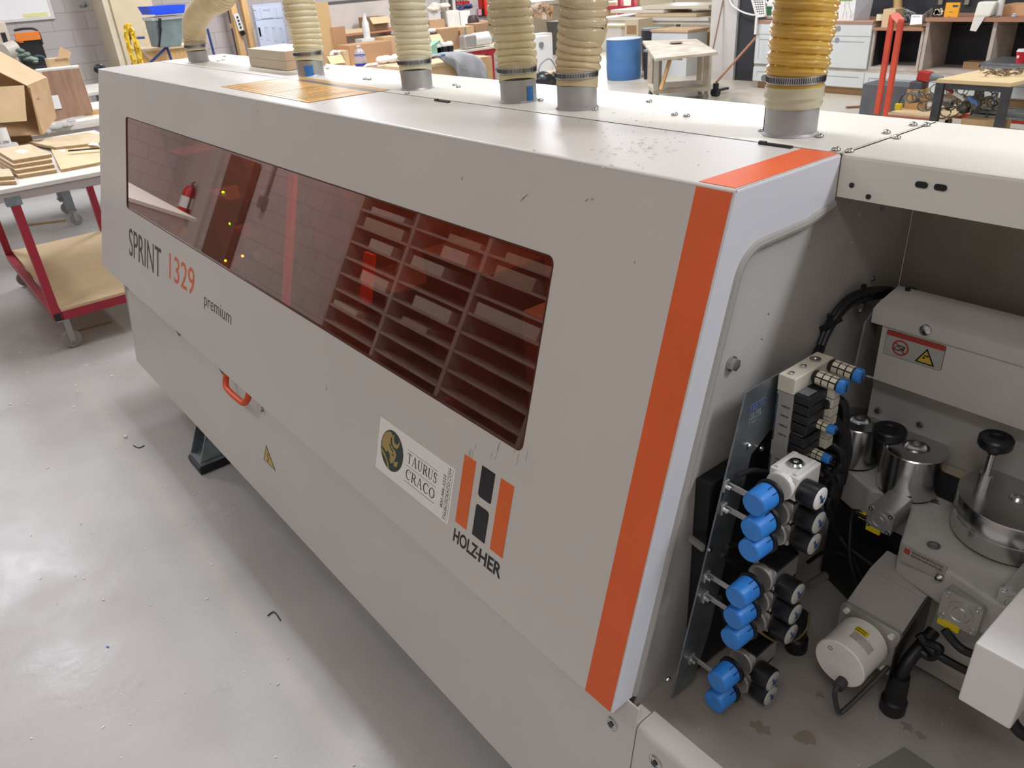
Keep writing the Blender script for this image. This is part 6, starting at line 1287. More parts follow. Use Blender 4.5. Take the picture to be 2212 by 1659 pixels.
wc = thing('white_cabinet', 'white cabinet carcass with brown top edge behind the rolling table', 'cabinet', ((a.x+b.x)/2, 10.2, 0)); build('carcass', MB().box((a.x, 10.0, 0), (b.x, 10.5, a.z-.03)), mat('cab_white', 'c9cac8', .5), wc); build('top_edge', MB().box((a.x-.02, 9.98, a.z-.03), (b.x+.02, 10.52, a.z)), M_CARD, wc)
# tan panels right of it
a, b = onY(1486, 60, 10.6), onY(1537, 140, 10.6); solo('tan_panel', 'tan chipboard panel standing between white cabinet and grey column', 'panel', MB().box((a.x, 10.6, 0), (b.x, 10.63, a.z)), M_CARD).name = 'chipboard_sheet'
# stacks of sheet material on a rack behind
sr = thing('sheet_rack', 'long rack loaded with pale sheet material behind the blue drum', 'rack', (-6, 12.0, 0))
a, b = onY(1305, 36, 11.6), onY(1538, 36, 11.6)
build('arm', MB().box((a.x, 11.55, a.z-.12), (b.x, 12.4, a.z-.06)), M_WMEL, sr)
for px in (1345, 1440, 1530): x = onY(px, 60, 11.6).x; build('post', MB().box((x-.03, 11.9, 0), (x+.03, 11.96, a.z-.12)), M_GREYS, sr)
labs = ['lowest white sheet of the stack on the long rack', 'middle cream sheet of the stack on the long rack', 'shorter pale sheet lying third in the rack stack', 'topmost cream sheet, sticking out to the left on the rack']
for k in range(4):
    x0, x1 = a.x+[.0, .9, .2, 1.0][k], b.x-[.0, .3, 1.1, .1][k]
    solo('sheet', labs[k], 'sheet', MB().box((x0, 11.5+.04*k, a.z-.058+.062*k), (x1, 12.4, a.z-.002+.062*k)), [M_WMEL, M_OAK, M_WMEL, mat('cream_sheet', 'e6dcc8', .5)][k], 'sheets on the long rack')
a, b = onY(1382, 16, 12.8), onY(1454, 30, 12.8); solo('cream_board', 'cream board standing upright behind the sheet rack', 'board', MB().box((a.x, 12.8, 0), (b.x, 12.83, 2.4)), mat('cream_board', 'd0c7ae', .7))
# red pallet rack in the bright bay
pr = thing('pallet_rack', 'red steel rack with cream boards in the bright bay', 'rack', (-8, 13.5, 0))
for px in (1337, 1366): x = onY(px, 30, 13.3).x; build('post', MB().box((x-.05, 13.3, 0), (x+.05, 13.4, 2.6)), M_REDF, pr)
for py in (18, 84):
    a, b = onY(1250, py, 13.3), onY(1368, py, 13.3); build('beam', MB().box((a.x, 13.28, a.z-.05), (b.x, 13.36, a.z+.05)), M_REDF, pr)
for k, (py, lab) in enumerate(((12, 'stack of cream boards on the top beam of the red rack'), (30, 'brown crate between the beams of the red rack'), (52, 'orange brown carton below the first beam of the red rack'))):
    a, b = onY(1300-10*k, py, 13.45), onY(1334, py, 13.45); solo('board_stack' if k == 0 else 'crate' if k == 1 else 'carton', lab, 'boards' if k == 0 else 'crate' if k == 1 else 'carton', MB().box((a.x, 13.42, a.z-.07), (b.x, 14.2, a.z+.07)), [M_OAK, M_CARD, mat('card_orange', 'd09a70', .8)][k]); build('shelf', MB().box((a.x-.1, 13.365, a.z-.085), (b.x+.05, 14.2, a.z-.0705)), M_GREYS, pr)
t = thing('white_bench', 'bright white bench below the red rack', 'bench', (-7.5, 12.6, 0)); a, b = onY(1290, 58, 12.6), onY(1342, 58, 12.6); build('body', MB().box((a.x, 12.6, 0), (b.x, 13.2, a.z)), M_BWH, t); build('worktop', MB().box((a.x-.05, 12.55, a.z), (b.x+.05, 13.25, a.z+.04)), M_OAK, t)
a, b = onY(1350, 42, 11.0), onY(1378, 82, 11.0); t = thing('plywood_cabinet', 'pale plywood cabinet with an opening behind the drum', 'cabinet', ((a.x+b.x)/2, 11.2, 0)); build('carcass', MB().box((a.x, 11.0, 0), (b.x, 11.4, a.z)), mat('ply_cream', 'd6c6a8', .7), t); build('opening', MB().box((a.x+.05, 10.995, a.z-.25), (b.x-.04, 11.0, a.z-.1)), M_CARDD, t)
# grey column and pallet jack handle
a, b = onY(1560, 0, 10.0), onY(1597, 0, 10.0)
cA, cB = onY(1533, 90, 9.95), onY(1588, 90, 9.95)
struct('trim_5', MB().box((cA.x, 9.95, 0), (cB.x, 10.11, 4)), mat('grey_column', 'bdb8b0', .7, var=.03, vscale=4))
struct('trim_6', MB().box((cB.x, 10.0, 0), (-2.95, 10.11, 4)), M_BLKW)
pj_ = thing('pallet_jack', 'pallet jack with a long copper coloured handle behind the rolling table', 'pallet jack', (-2.9, 8.75, 0))
p0, p1 = onY(1632, 82, 9.3), onZ(1547, 178, .18); build('handle', MB().cyl(p0, p1, .016, seg=10), mat('copper_rod', '9a6a4c', .5), pj_); build('pump', MB().cyl((p1.x, p1.y, .04), (p1.x, p1.y, .17), .04), M_BLKP, pj_); build('wheel', MB().cyl((p1.x-.05, p1.y, .05), (p1.x+.05, p1.y, .05), .05), M_BLKP, pj_); build('fork', MB().box((p1.x-.05, p1.y+.02, .05), (p1.x+.0, p1.y+.3, .08)), M_BLKP, pj_)
p0, p1 = onY(1562, 0, 9.94), onY(1530, 95, 9.6); solo('thin_stick', 'thin reddish stick leaning on the grey column', 'stick', MB().cyl((p1.x, p1.y, 0), p0, .012, seg=8), mat('stick', '8a6a58', .6))
# white cord hanging across the black column
solo('looped_cable', 'white cable hanging in a loop across the dark wall', 'cord', MB().tube([onY(px, py, 9.9) for px, py in ((1571, -20), (1580, 8), (1600, 24), (1625, 32), (1640, 30))], .012, 8), M_WHITE, smooth=True)
# wire basket and detergent jug on the counter
YC = 9.464
def yb(px0, py0, px1, py1, Y, dy): a = onY(px0, py0, Y); b = onY(px1, py1, Y); return (a.x, a.z, b.x, b.z)
wbk = thing('wire_rack', 'white wire dish rack tipped upright at the left end of the counter', 'rack', (onY(1640, 60, YC).x, YC-.02, .2))
fr = [onY(px, py, YC-.05) for px, py in ((1622, -10), (1651, -10), (1654, 34), (1635, 36))]
mb = MB()
for i in range(4): mb.beam(fr[i], fr[(i+1) % 4], .02)
mb2 = MB()
for k in range(9): mb2.beam(fr[0]+(fr[3]-fr[0])*(k/9+.05), fr[1]+(fr[2]-fr[1])*(k/9+.05), .012)
for k in range(5): mb2.beam(fr[0]+(fr[1]-fr[0])*(k/5+.1), fr[3]+(fr[2]-fr[3])*(k/5+.1), .008)
mb.beam(fr[3], onY(1632, 74, YC-.05), .03)
build('frame', mb, M_WHITE, wbk); build('wires', mb2, M_WHITE, wbk)
CZ = .885
jg = thing('detergent_jug', 'white jug with green label on the counter next to the wire rack', 'jug', (onY(1668, 30, YC+.15).x, YC+.15, CZ+.02))
jx = onY(1668, 30, YC+.15).x; build('jug_body', MB().lathe([(.075, 0), (.08, .02), (.08, .17), (.05, .26), (.03, .30)], (jx, YC+.15, CZ+.021), ZP, 20), M_WHITE, jg, smooth=True); build('label', MB().box((jx-.04, YC+.068, CZ+.06), (jx+.04, YC+.072, CZ+.17)), mat('label_green', '3f7a4c', .5), jg); build('handle', MB().tube([(jx-.06, YC+.12, CZ+.2), (jx-.1, YC+.12, CZ+.24), (jx-.07, YC+.12, CZ+.3), (jx-.02, YC+.12, CZ+.31)], .014, 8), M_WHITE, jg, smooth=True)
# cabinets ---------------------------------------------------------------
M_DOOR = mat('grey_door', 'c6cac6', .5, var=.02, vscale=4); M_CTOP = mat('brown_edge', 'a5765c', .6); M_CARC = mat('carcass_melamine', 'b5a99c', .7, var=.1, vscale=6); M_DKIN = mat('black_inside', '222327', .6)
def shaker(par, x0, x1, z0, z1, nm='door', fr_=.07, shk=True):
    d = build(nm, MB().box((x0+.003, YC-.02, z0+.003), (x1-.003, YC, z1-.003)), M_DOOR, par)
    if shk: build('painted_recess_shadow', MB().box((x0+fr_-.004, YC-.0205, z1-fr_), (x1-fr_, YC-.0212, z1-fr_+.010)).box((x0+fr_-.008, YC-.0205, z0+fr_), (x0+fr_, YC-.0212, z1-fr_+.004)), mat('door_shadow', '8f9490', .6), d)  # darker strips along top and left edges: recess shadow painted on a flat door
    return d
lc = thing('base_cabinet', 'long low cabinet with grey shaker doors on a plywood plinth along the back wall', 'cabinet', (-.8, YC+.3, 0))
zl = onY(1700, 142, YC).z
build('carcass', MB().box((-3.0, YC, .09), (3.6, YC+.6, zl)), M_CARC, lc); build('plinth', MB().box((-2.95, YC+.05, 0), (3.5, YC+.55, .09)), M_CARDD, lc)
xd = [-3.0, -2.45, onY(1722, 170, YC).x, onY(1868, 170, YC).x, -.25, .8, 1.8, 2.8]
for i in range(7):
    if xd[i+1] > xd[i]+.1: shaker(lc, xd[i], xd[i+1], .1, zl-.03)
dc = thing('drawer_cabinet', 'grey drawer cabinet with brown top edge standing on the low cabinet', 'cabinet', (-2.2, YC+.3, zl))
x1_ = onY(1880, 100, YC).x
build('carcass', MB().box((-3.0, YC, zl+.002), (x1_, YC+.6, CZ-.03)), M_DOOR, dc); build('top_board', MB().box((-3.02, YC-.03, CZ-.03), (x1_+.01, YC+.62, CZ)), M_CTOP, dc)
zs1, zs2 = onY(1840, 78, YC).z, onY(1840, 44, YC).z
for (xa, xb) in ((-3.0, -2.35), (-2.35, x1_)):
    shaker(dc, xa, xb, zs1, zs2, 'drawer', shk=False); dd_ = shaker(dc, xa, xb, zl+.01, zs1, 'drawer')
for (px, py) in ((1811, 62), (1808, 87)): q = onY(px, py, YC-.022); build('grease_mark', MB().cyl(q, q+Vector((0, .001, 0)), .035), mat('smudge', '85888a', .7), dc)
oc = thing('open_shelf_unit', 'open black backed shelf unit with lower counter right of the drawers', 'shelf unit', (-.9, YC+.3, zl))
xo = onY(1998, 60, YC).x; zo = onY(1940, 60, YC).z
build('side_panel', MB().box((x1_+.012, YC, zl+.002), (x1_+.04, YC+.6, zo-.03)), M_CARC, oc); build('side_panel', MB().box((xo-.03, YC, zl+.002), (xo, YC+.6, zo-.03)), M_CARC, oc); build('bottom', MB().box((x1_+.04, YC+.001, zl+.002), (xo-.03, YC+.6, zl+.04)), M_CARC, oc); build('back', MB().box((x1_+.04, YC+.58, zl+.04), (xo-.03, YC+.6, zo-.03)), M_DKIN, oc); build('top_board', MB().box((x1_+.012, YC-.03, zo-.03), (xo, YC+.62, zo)), M_CTOP, oc)
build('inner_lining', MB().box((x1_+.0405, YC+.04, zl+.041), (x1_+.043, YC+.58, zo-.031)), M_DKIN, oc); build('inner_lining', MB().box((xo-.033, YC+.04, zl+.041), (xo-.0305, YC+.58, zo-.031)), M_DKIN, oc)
oc2 = thing('open_shelf_unit', 'taller open shelf unit with thick counter at the right edge', 'shelf unit', (1.4, YC+.3, zl))
xm = onY(2140, 100, YC).x; zc2 = onY(2100, 38, YC).z
for x in (xo+.03, xm, xm+1.0, xm+2.0): build('side_panel', MB().box((x-.02, YC, zl+.002), (x+.02, YC+.6, zc2-.04)), M_CARC, oc2)
build('bottom', MB().box((xo+.055, YC+.001, zl+.002), (xm+1.98, YC+.6, zl+.03)), M_CARC, oc2); build('back', MB().box((xo+.055, YC+.58, zl+.03), (xm+1.98, YC+.6, zc2-.04)), M_DKIN, oc2); build('top_board', MB().box((xo+.004, YC-.04, zc2-.04), (xm+2.1, YC+.64, zc2)), M_CTOP, oc2)
q = onY(2100, 128, YC+.25); t = thing('small_box', 'small brown box inside the open shelf unit', 'box', (q.x, YC+.3, zl+.03)); build('body', MB().box((q.x-.09, YC+.25, zl+.031), (q.x+.09, YC+.42, zl+.11)), M_CARDD, t)
# things on the counters
def onc(px0, py0, px1, Y, z0, dy, name, lab, cat, m, top=None):
    a, b = onY(px0, py0, Y), onY(px1, py0, Y); t = thing(name, lab, cat, ((a.x+b.x)/2, Y+dy/2, z0)); build('body', MB().box((a.x, Y, z0+.001), (b.x, Y+dy, (top or a.z))), m, t); return t, a, b
t, a, b = onc(1786, -6, 1850, YC+.05, CZ, .22, 'printed_box', 'white printed carton showing a line drawing, on the drawer cabinet', 'carton', M_WHITE)
dr_ = MB()
def yl(x0, z0, x1, z1, w=.006): dr_.beam((x0, YC+.0485, z0), (x1, YC+.0485, z1), .001, w, up=(1, 0, 0)) if False else dr_.beam((x0, YC+.0485, z0), (x1, YC+.0485, z1), w, .001, up=(0, 1, 0))
sx = b.x-a.x; z0 = CZ+.02; 
for u0, v0, u1, v1 in ((.62, .02, .68, .2), (.68, .2, .64, .26), (.64, .26, .66, .34), (.66, .34, .78, .36), (.78, .36, .8, .24), (.8, .24, .9, .12), (.9, .12, .88, .02), (.76, .02, .74, .14), (.05, .18, .3, .18), (.05, .14, .25, .14), (.92, .02, .98, .1), (.7, .3, .76, .3)): yl(a.x+sx*u0, z0+v0*.6, a.x+sx*u1, z0+v1*.6, .004)
build('line_drawing', dr_, mat('print_grey', '8a8c90', .5), t); build('green_band', MB().box((a.x, YC+.049, a.z-.05), (b.x-.05, YC+.05, a.z)), mat('print_green', '7a9a5c', .5), t)
quad('side_face', [(b.x, YC+.05, CZ+.001), (b.x+.10, YC+.25, CZ+.001), (b.x+.12, YC+.25, a.z), (b.x, YC+.05, a.z)], mat('box_side_grey', 'b5b6b8', .5), t)
for k in range(3): text_part('lettering', ['INSTALL', 'FIXTURES', 'MODEL SET'][k], M_GREYT, t, Vector((b.x+.02, YC+.088, CZ+.16-.05*k)), (.45, .9, 0), ZP, .02, .08, th=.001)
q = onY(1906, 26, YC+.1); t = thing('tape_roll', 'roll of pale packing tape on the counter beside the brown carton', 'tape roll', (q.x, q.y, CZ)); build('roll', MB().lathe([(.035, 0), (.06, 0), (.06, .07), (.035, .07)], (q.x, q.y, CZ+.001), ZP, 20, cap=False), mat('tape_pale', 'd9d2b4', .4), t, smooth=True)
q = onY(1890, 34, YC+.12); rag('rag_pile', 'crumpled grey brown wrapping beside the tape roll', 'wrapping', 1880, 32, YC+.1, .01, M_CARDD) if False else None
a, b = onY(1909, 20, YC+.0), onY(1930, 52, YC+.0); t = thing('cardboard_box', 'open brown carton standing on the lower counter left of the red cart frame', 'cardboard box', ((a.x+b.x)/2, YC+.1, zo)); build('body', MB().box((a.x, YC+.0, zo+.001), (b.x, YC+.22, a.z)), M_CARD2, t)
a, b = onY(1930, 45, YC+.05), onY(1996, 45, YC+.05); zt_ = a.z
rag_c = MB(); rg = random.Random(21)
for k in range(14):
    c = onY(rg.uniform(1936, 1964), rg.uniform(30, 46), YC+.2); c.z = max(c.z, zo+.025); rr_ = rg.uniform(.03, .06); rag_c.rings([c+Vector((math.cos(u_*.5)*rr_*1.6, rg.uniform(-.01, .01), abs(math.sin(u_*.5))*rr_)) for u_ in range(14)], [.008]*14, 6)
o = solo('coiled_cable', 'tangle of grey cable and hose on the lower counter behind the red frame', 'cable', rag_c, M_GREYS, smooth=True)
# triangular paper with print, leaning
t = thing('paper_sleeve', 'white paper sleeve with handwriting standing on the lower counter', 'paper', (onY(1980, 45, YC).x, YC, zo)); quad('sleeve', [onY(1966, 54, YC-.02), onY(1992, 52, YC-.02), onY(1993, 32, YC), onY(1970, 32, YC)], M_LABEL, t, .01)
quad('grey_board', [onY(1992, 52, YC-.0), onY(2014, 40, YC+.25), onY(2013, 18, YC+.25), onY(1993, 32, YC)], mat('grey_board', '9a958a', .7), t, .01); build('base', MB().box((onY(1962, 54, YC).x, YC-.02, zo+.001), (onY(1994, 54, YC).x, YC+.2, zo+.012)), M_CARDD, t)
text_part('lettering', 'PARTS LIST', M_GREYT, t, onY(1972, 36.5, YC-.012)+Vector((0, -.006, 0)), (1, 0, 0), ZP, .010, .09, th=.001)
q0, q1 = onY(1930, -30, YC+.5), onY(1940, 22, YC+.5); t = thing('paper_roll', 'brown paper tube leaning on the black wall', 'paper roll', (q1.x, YC+.4, CZ)); build('tube', MB().cyl(Vector((q1.x+.12, YC+.3, zo+.03)), q0+Vector((.06, 0, 0)), .05, seg=16), mat('kraft', 'b08a56', .7, var=.1, vscale=8), t, smooth=True)
t, a, b = onc(2017, 12, 2042, YC+.06, zc2, .03, 'picture_card', 'black card with cream pattern leaning on the black wall', 'card', M_BLKP)
cm_ = MB(); rg = random.Random(31)
for k in range(14): c = Vector((rg.uniform(a.x+.03, b.x-.03), YC+.0585, rg.uniform(zc2+.03, a.z-.05))); cm_.obox(c, (rg.uniform(.02, .05), .001, rg.uniform(.01, .03)), (0, rg.uniform(0, 3), 0))
build('cream_pattern', cm_, mat('cream_pat', 'd9c9a8', .6), t)
t, a, b = onc(2044, 6, 2074, YC+.05, zc2, .03, 'yellow_notice', 'amber yellow notice card with handwriting on the counter', 'notice', mat('amber_card', 'e9a72a', .5)); nb = MB()
for k in range(4): nb.box((a.x+.05, YC+.0485, a.z-.1-.05*k), (b.x-.06-.02*k, YC+.0495, a.z-.095-.05*k))
nb.box((a.x+.08, YC+.048, a.z-.045), (a.x+.14, YC+.0495, a.z-.025)); build('handwriting', nb, M_GREYT, t)
t = thing('plastic_sack', 'translucent white sack hanging over the counter edge', 'sack', (onY(2130, 30, YC).x, YC, zc2)); a, b = onY(2111, 4, YC+.05), onY(2146, 36, YC+.05); build('sack_body', MB().hexa([(a.x+.0, YC+.02, zc2+.001), (b.x-.03, YC+.02, zc2+.001), (b.x-.03, YC+.25, zc2+.001), (a.x, YC+.25, zc2+.001), (a.x, YC+.06, a.z), (b.x+.0, YC+.06, a.z), (b.x, YC+.22, a.z), (a.x, YC+.22, a.z)]), mat('sack_cream', 'd9d6c6', .5), t, bevel=.02)
quad('hanging_film', [onY(2104, 36, YC-.05), onY(2128, 36, YC-.05), onY(2108, 68, YC-.06), onY(2095, 66, YC-.06)], M_PBAG, t, .004)
q = onY(2162, 10, YC+.15); t = thing('white_bottle', 'tall white bottle at the right end of the counter', 'bottle', (q.x, YC+.15, zc2)); build('bottle', MB().lathe([(.035, 0), (.035, .2), (.02, .26), (.02, .32)], (q.x, YC+.15, zc2+.001), ZP, 16), M_WHITE, t, smooth=True)
t, a, b = onc(2170, 10, 2225, YC+.25, zc2, .3, 'cardboard_box', 'orange tan carton at the right end of the counter', 'cardboard box', mat('card_or', 'd2a478', .8))
rag('blue_gloves', 'pale blue gloves lying on the right end of the counter', 'gloves', 2192, 34, 0, .05, mat('glove_blue', 'bcd0dc', .6), zc2+.001, 5, .3, Y=YC+.12)
q = onY(2140, 37, YC); rag('cable_bits', 'small heap of cables and pliers beside the hanging sack', 'tools', 2152, 35, 0, .04, M_GREYS, zc2+.001, 6, .3, Y=YC+.1)
# hooks on the black wall
for k, (px, lab) in enumerate(((2033, 'small metal bracket fixed on the black wall above the cream patterned card'), (2090, 'brass coloured padlock hanging on the black wall'))):
    q = onY(px, 2, 10.1); solo('wall_bracket' if k == 0 else 'padlock', lab, 'bracket' if k == 0 else 'padlock', MB().box((q.x-.025, 10.08, q.z-.04), (q.x+.025, 10.119, q.z+.06)), mat('dull_brass', '9a9484', .4, .6))
# red frame cart -----------------------------------------------------------
M_ORF = mat('red_orange_steel', 'd9543c', .45, var=.1, vscale=9)
rc = thing('panel_cart', 'red orange steel panel cart with plywood deck in front of the open shelf unit', 'cart', (-.1, 8.3, 0))
p0 = onZ(1911, 246, .17); YF = p0.y
def pole(px0, py0, px1, py1, Y): a = onY(px0, py0, Y); b = onY(px1, py1, Y); return a, b
a, b = pole(1942, 46, 1913, 250, YF); ph = a.z; build('post', MB().box((b.x-.025, YF-.02, .14), (b.x+.025, YF+.02, ph)), M_ORF, rc)
a2_ = onY(1927, 32, YF+.35); bx2 = b.x-.02; b3 = onY(1899, 245, YF+.22)
pr0 = onZ(1898, 246, .12); pr1 = onY(1926, 32, pr0.y); build('post', MB().box((pr0.x-.045, pr0.y-.02, .12), (pr0.x+.005, pr0.y+.02, pr1.z)), M_ORF, rc); build('top_bar', MB().beam((b.x, YF, ph), (pr0.x, pr0.y, pr1.z), .06, .04), mat('top_bar_pink', 'e07a68', .45), rc)
xr = onY(2008, 255, YF).x
build('deck', MB().box((b.x+.03, YF-.02, .17), (xr+.18, YF+.5, .19)), M_MDF, rc); build('deck_frame', MB().box((b.x+.03, YF-.02, .12), (xr+.05, YF+.02, .17)).box((b.x+.03, YF+.46, .12), (xr+.05, YF+.5, .17)), mat('deck_pink', 'b06a60', .5), rc)
build('post', MB().box((xr+1.05, YF+.36, .12), (xr+1.11, YF+.40, 1.6)), M_ORF, rc); build('long_rail', MB().box((xr+.05, YF+.36, .12), (xr+1.05, YF+.40, .17)), M_ORF, rc)
for x in (b.x, xr): 
    for y in (YF+.0, YF+.45): build('caster', MB().cyl((x-.015, y, .055), (x+.015, y, .055), .054).box((x-.02, y-.02, .08), (x+.02, y+.02, .12)), M_BLKP, rc)
# crate and tools on deck
dx0 = b.x
t = thing('wooden_crate', 'tan open crate on the deck of the red orange cart', 'crate', (dx0+.25, YF+.3, .19)); a, c = onY(1921, 190, YF+.25), onY(1983, 226, YF+.25); build('body', MB().box((dx0+.06, YF+.25, .1905), (c.x, YF+.44, a.z)), mat('crate_yellow', 'c9a068', .7), t)
tb2 = thing('tool_case', 'dark grey tool case on top of the tan crate', 'tool case', (dx0+.25, YF+.3, a.z)); 
a3 = onY(1925, 174, YF+.25); build('case_body', MB().box((dx0+.07, YF+.25, a.z+.001), (c.x-.01, YF+.44, a3.z)), mat('case_grey', '55565c', .5), tb2, bevel=.01)
dl = thing('drill', 'red and grey power tool lying on the dark grey tool case', 'power tool', (dx0+.2, YF+.33, a3.z)); build('body', MB().obox((dx0+.18, YF+.33, a3.z+.05), (.13, .09, .095), (0, .1, 0)), mat('tool_red', 'b8332a', .4), dl, bevel=.01); build('motor', MB().cyl((dx0+.24, YF+.33, a3.z+.045), (dx0+.36, YF+.33, a3.z+.04), .042, .02), M_GREYS, dl, smooth=True)
q = onZ(1948, 232, .2); q.y = min(max(q.y, YF+.03), YF+.18); t = thing('yellow_tool', 'small yellow corded plug on the deck of the red orange cart', 'plug', (q.x, q.y, .19)); build('body', MB().box((q.x-.03, q.y-.02, .191), (q.x+.03, q.y+.03, .25)), M_YEL, t, bevel=.006); build('cable', MB().tube([(q.x, q.y, .24), (q.x+.02, q.y+.02, .33), (q.x+.12, q.y+.04, .36), (q.x+.2, q.y+.02, .27)], .006, 6), M_RUB, t)
q = onZ(1975, 225, .2); q.y = min(max(q.y, YF+.06), YF+.4); t = thing('power_tool', 'teal power tool body on the cart deck right of the yellow plug', 'power tool', (q.x, q.y, .19)); build('body', MB().sphere((q.x, q.y, .24), .05, (1.2, .8, .9)), mat('tool_teal', '2f7f8a', .4), t, smooth=True); build('base', MB().box((q.x-.04, q.y-.02, .191), (q.x+.04, q.y+.02, .21)), M_BLKP, t)
q = onZ(1995, 222, .2); q.y = max(q.y, YF+.06); q.x = min(q.x, xr+.02); q.y = min(q.y, YF+.4); t = thing('power_tool', 'crimson power tool leaning against the black table leg', 'power tool', (q.x, q.y, .19)); build('body', MB().obox((q.x+.02, q.y+.03, .29), (.14, .08, .08), (0, -.3, 0)), mat('tool_crimson', 'b02a44', .4), t, bevel=.01); build('grip', MB().sphere((q.x+.02, q.y, .232), .045, (1.2, .8, .9)), M_BLKP, t)
# grey container left of the cart
a, b = onY(1864, 180, YF+.55), onY(1905, 232, YF+.55); t = thing('grey_container', 'grey battered container on the floor left of the red orange cart', 'container', ((a.x+b.x)/2, YF+.7, 0)); build('body', MB().box((a.x, YF+.55, 0), (dx0-.05, YF+.85, a.z)), mat('cont_grey', '5c5e61', .6, var=.1, vscale=7), t, bevel=.01)
a, b = onZ(1828, 232, .01), onZ(1864, 230, .01); solo('floor_offcut', 'reddish brown wooden offcut on the floor left of the grey container', 'offcut', MB().beam((a.x, a.y, .012), (b.x, b.y, .012), .05, .016), mat('offcut_red', '8a5f48', .7))
# plywood topped table ------------------------------------------------------
pt = thing('steel_table', 'dark steel table with plywood top holding a pile of small fittings', 'table', (.8, 8.3, 0))
TZ2 = .62
tp = [onZ(px, py, TZ2) for px, py in ((2024, 171), (2184, 180), (2290, 150), (2120, 148))]
tp[3] = Vector((tp[0].x+.08, tp[0].y+.75, TZ2)); tp[2] = Vector((tp[1].x+.08, tp[1].y+.75, TZ2))
mb = MB(); mb.add([(p.x, p.y, TZ2-.03) for p in tp]+[(p.x, p.y, TZ2) for p in tp], [(3, 2, 1, 0), (4, 5, 6, 7), (0, 1, 5, 4), (1, 2, 6, 5), (2, 3, 7, 6), (3, 0, 4, 7)]); build('plywood_top', mb, mat('ply_top', 'e0c898', .6, var=.03, vscale=6), pt)
M_BLS = mat('worn_black_steel', '3c3d40', .5, var=.25, vscale=16)
for i, p in enumerate(tp):
    dx_, dy_ = (.03, -.03)[i in (1, 2)], (.03, -.04)[i in (2, 3)]; x, y = p.x+dx_, p.y+dy_; build('leg', MB().box((x-.035, y-.025, 0), (x+.035, y+.025, TZ2-.031)), M_BLS, pt)
build('rail', MB().box((tp[0].x+.07, tp[0].y+.02, TZ2-.08), (tp[1].x-.07, tp[0].y+.05, TZ2-.031)), M_BLS, pt); build('lower_shelf', MB().box((tp[0].x+.08, tp[0].y+.08, .10), (tp[1].x-.08, tp[0].y+.7, .12)), M_BLS, pt)
ft_ = MB(); rg = random.Random(41)
for k in range(60):
    c = onZ(rg.gauss(2165, 22), rg.gauss(158, 3), TZ2+.01); c.x = min(max(c.x, tp[0].x+.1), tp[1].x-.02); c.y = min(max(c.y, tp[0].y+.05), tp[0].y+.68); ft_.obox((c.x, c.y, TZ2+.008+rg.uniform(0, .03)), (rg.uniform(.01, .07), .01, .012), (0, rg.uniform(-.3, .3), rg.uniform(0, 3)))
o = solo('small_fittings', 'pile of small brass and steel fittings on the plywood table top', 'fittings', ft_, mat('fittings', 'b39c80', .45, .3, col2='5a4c3c', vscale=40)); o['kind'] = 'stuff'
# clutter under the table
a, c = onY(2022, 246, tp[0].y-.15), onY(2152, 284, tp[0].y-.15)
t = thing('cardboard_box', 'long low brown carton under the plywood table, full of metal parts', 'cardboard box', ((a.x+c.x)/2, tp[0].y, 0)); build('body', MB().box((a.x+.12, tp[0].y+.12, .121), (tp[1].x-.1, tp[0].y+.5, .28)), M_CARD, t)
t = thing('cardboard_box', 'crumpled brown carton on the floor right of the table leg', 'cardboard box', (tp[1].x+.35, tp[0].y, 0)); build('body', MB().box((tp[1].x+.05, tp[0].y-.1, 0), (tp[1].x+.7, tp[0].y+.3, .2)), M_CARD2, t, bevel=.02); build('flap', MB().obox((tp[1].x+.35, tp[0].y-.12, .2), (.5, .12, .01), (.4, 0, 0)), M_CARD, t)
for k, (zz, m, lab) in enumerate(((.285, M_GALV, 'lower grey metal drawer slide lying on the carton under the plywood table'), (.312, M_GREYS, 'middle dark metal rail in the stack under the plywood table'), (.34, M_GALV, 'upper metal drawer slide of the stack under the plywood table'))):
    solo('drawer_slide', lab, 'rail', MB().obox((tp[0].x+.62+.02*k, tp[0].y+.28+.05*k, zz+.006), (.7, .07, .02), (0, 0, .04*k-.03)), m, 'metal rails under the plywood table')
tg = MB(); rg = random.Random(51)
for k in range(44):
    c = Vector((tp[0].x+rg.uniform(-.38, .42), tp[0].y+rg.uniform(.15, .45), rg.uniform(.30, .48))); r_ = rg.uniform(.03, .09)
    ax = rg.uniform(0, 3); tg.rings([c+Vector((math.cos(u_*.55)*r_*math.cos(ax), math.cos(u_*.55)*r_*math.sin(ax), math.sin(u_*.55)*r_*.6)) for u_ in range(12)], [.006]*12, 5)
for k in range(12): tg.obox((tp[0].x+rg.uniform(0, .4), tp[0].y+rg.uniform(.15, .45), rg.uniform(.30, .42)), (rg.uniform(.03, .1), .05, .05), (rg.uniform(0, 3), rg.uniform(0, 3), 0))
o = solo('tangled_cables', 'tangle of dark cables, clips and small tools under the plywood table', 'cables', tg, mat('tangle_dark', '3c3c38', .6, col2='8a8678', vscale=9)); o['kind'] = 'stuff'
for k, (px, py, c_, lab) in enumerate(((2070, 206, 'c8c4bc', 'white metal bracket among the cables under the plywood table'), (2100, 216, '4a6fa8', 'small blue handled tool at the edge of the cable tangle'), (2045, 190, 'a84a44', 'dull red drill body under the left end of the plywood table'))):
    q = onY(px, py, tp[0].y+.1); solo('hand_tool', lab, 'tool', MB().obox(q, (.09, .04, .03), (0, .5, .2)).cyl(q, q+Vector((.06, 0, -.04)), .014), mat('ht'+c_, c_, .5), 'tools under the plywood table')
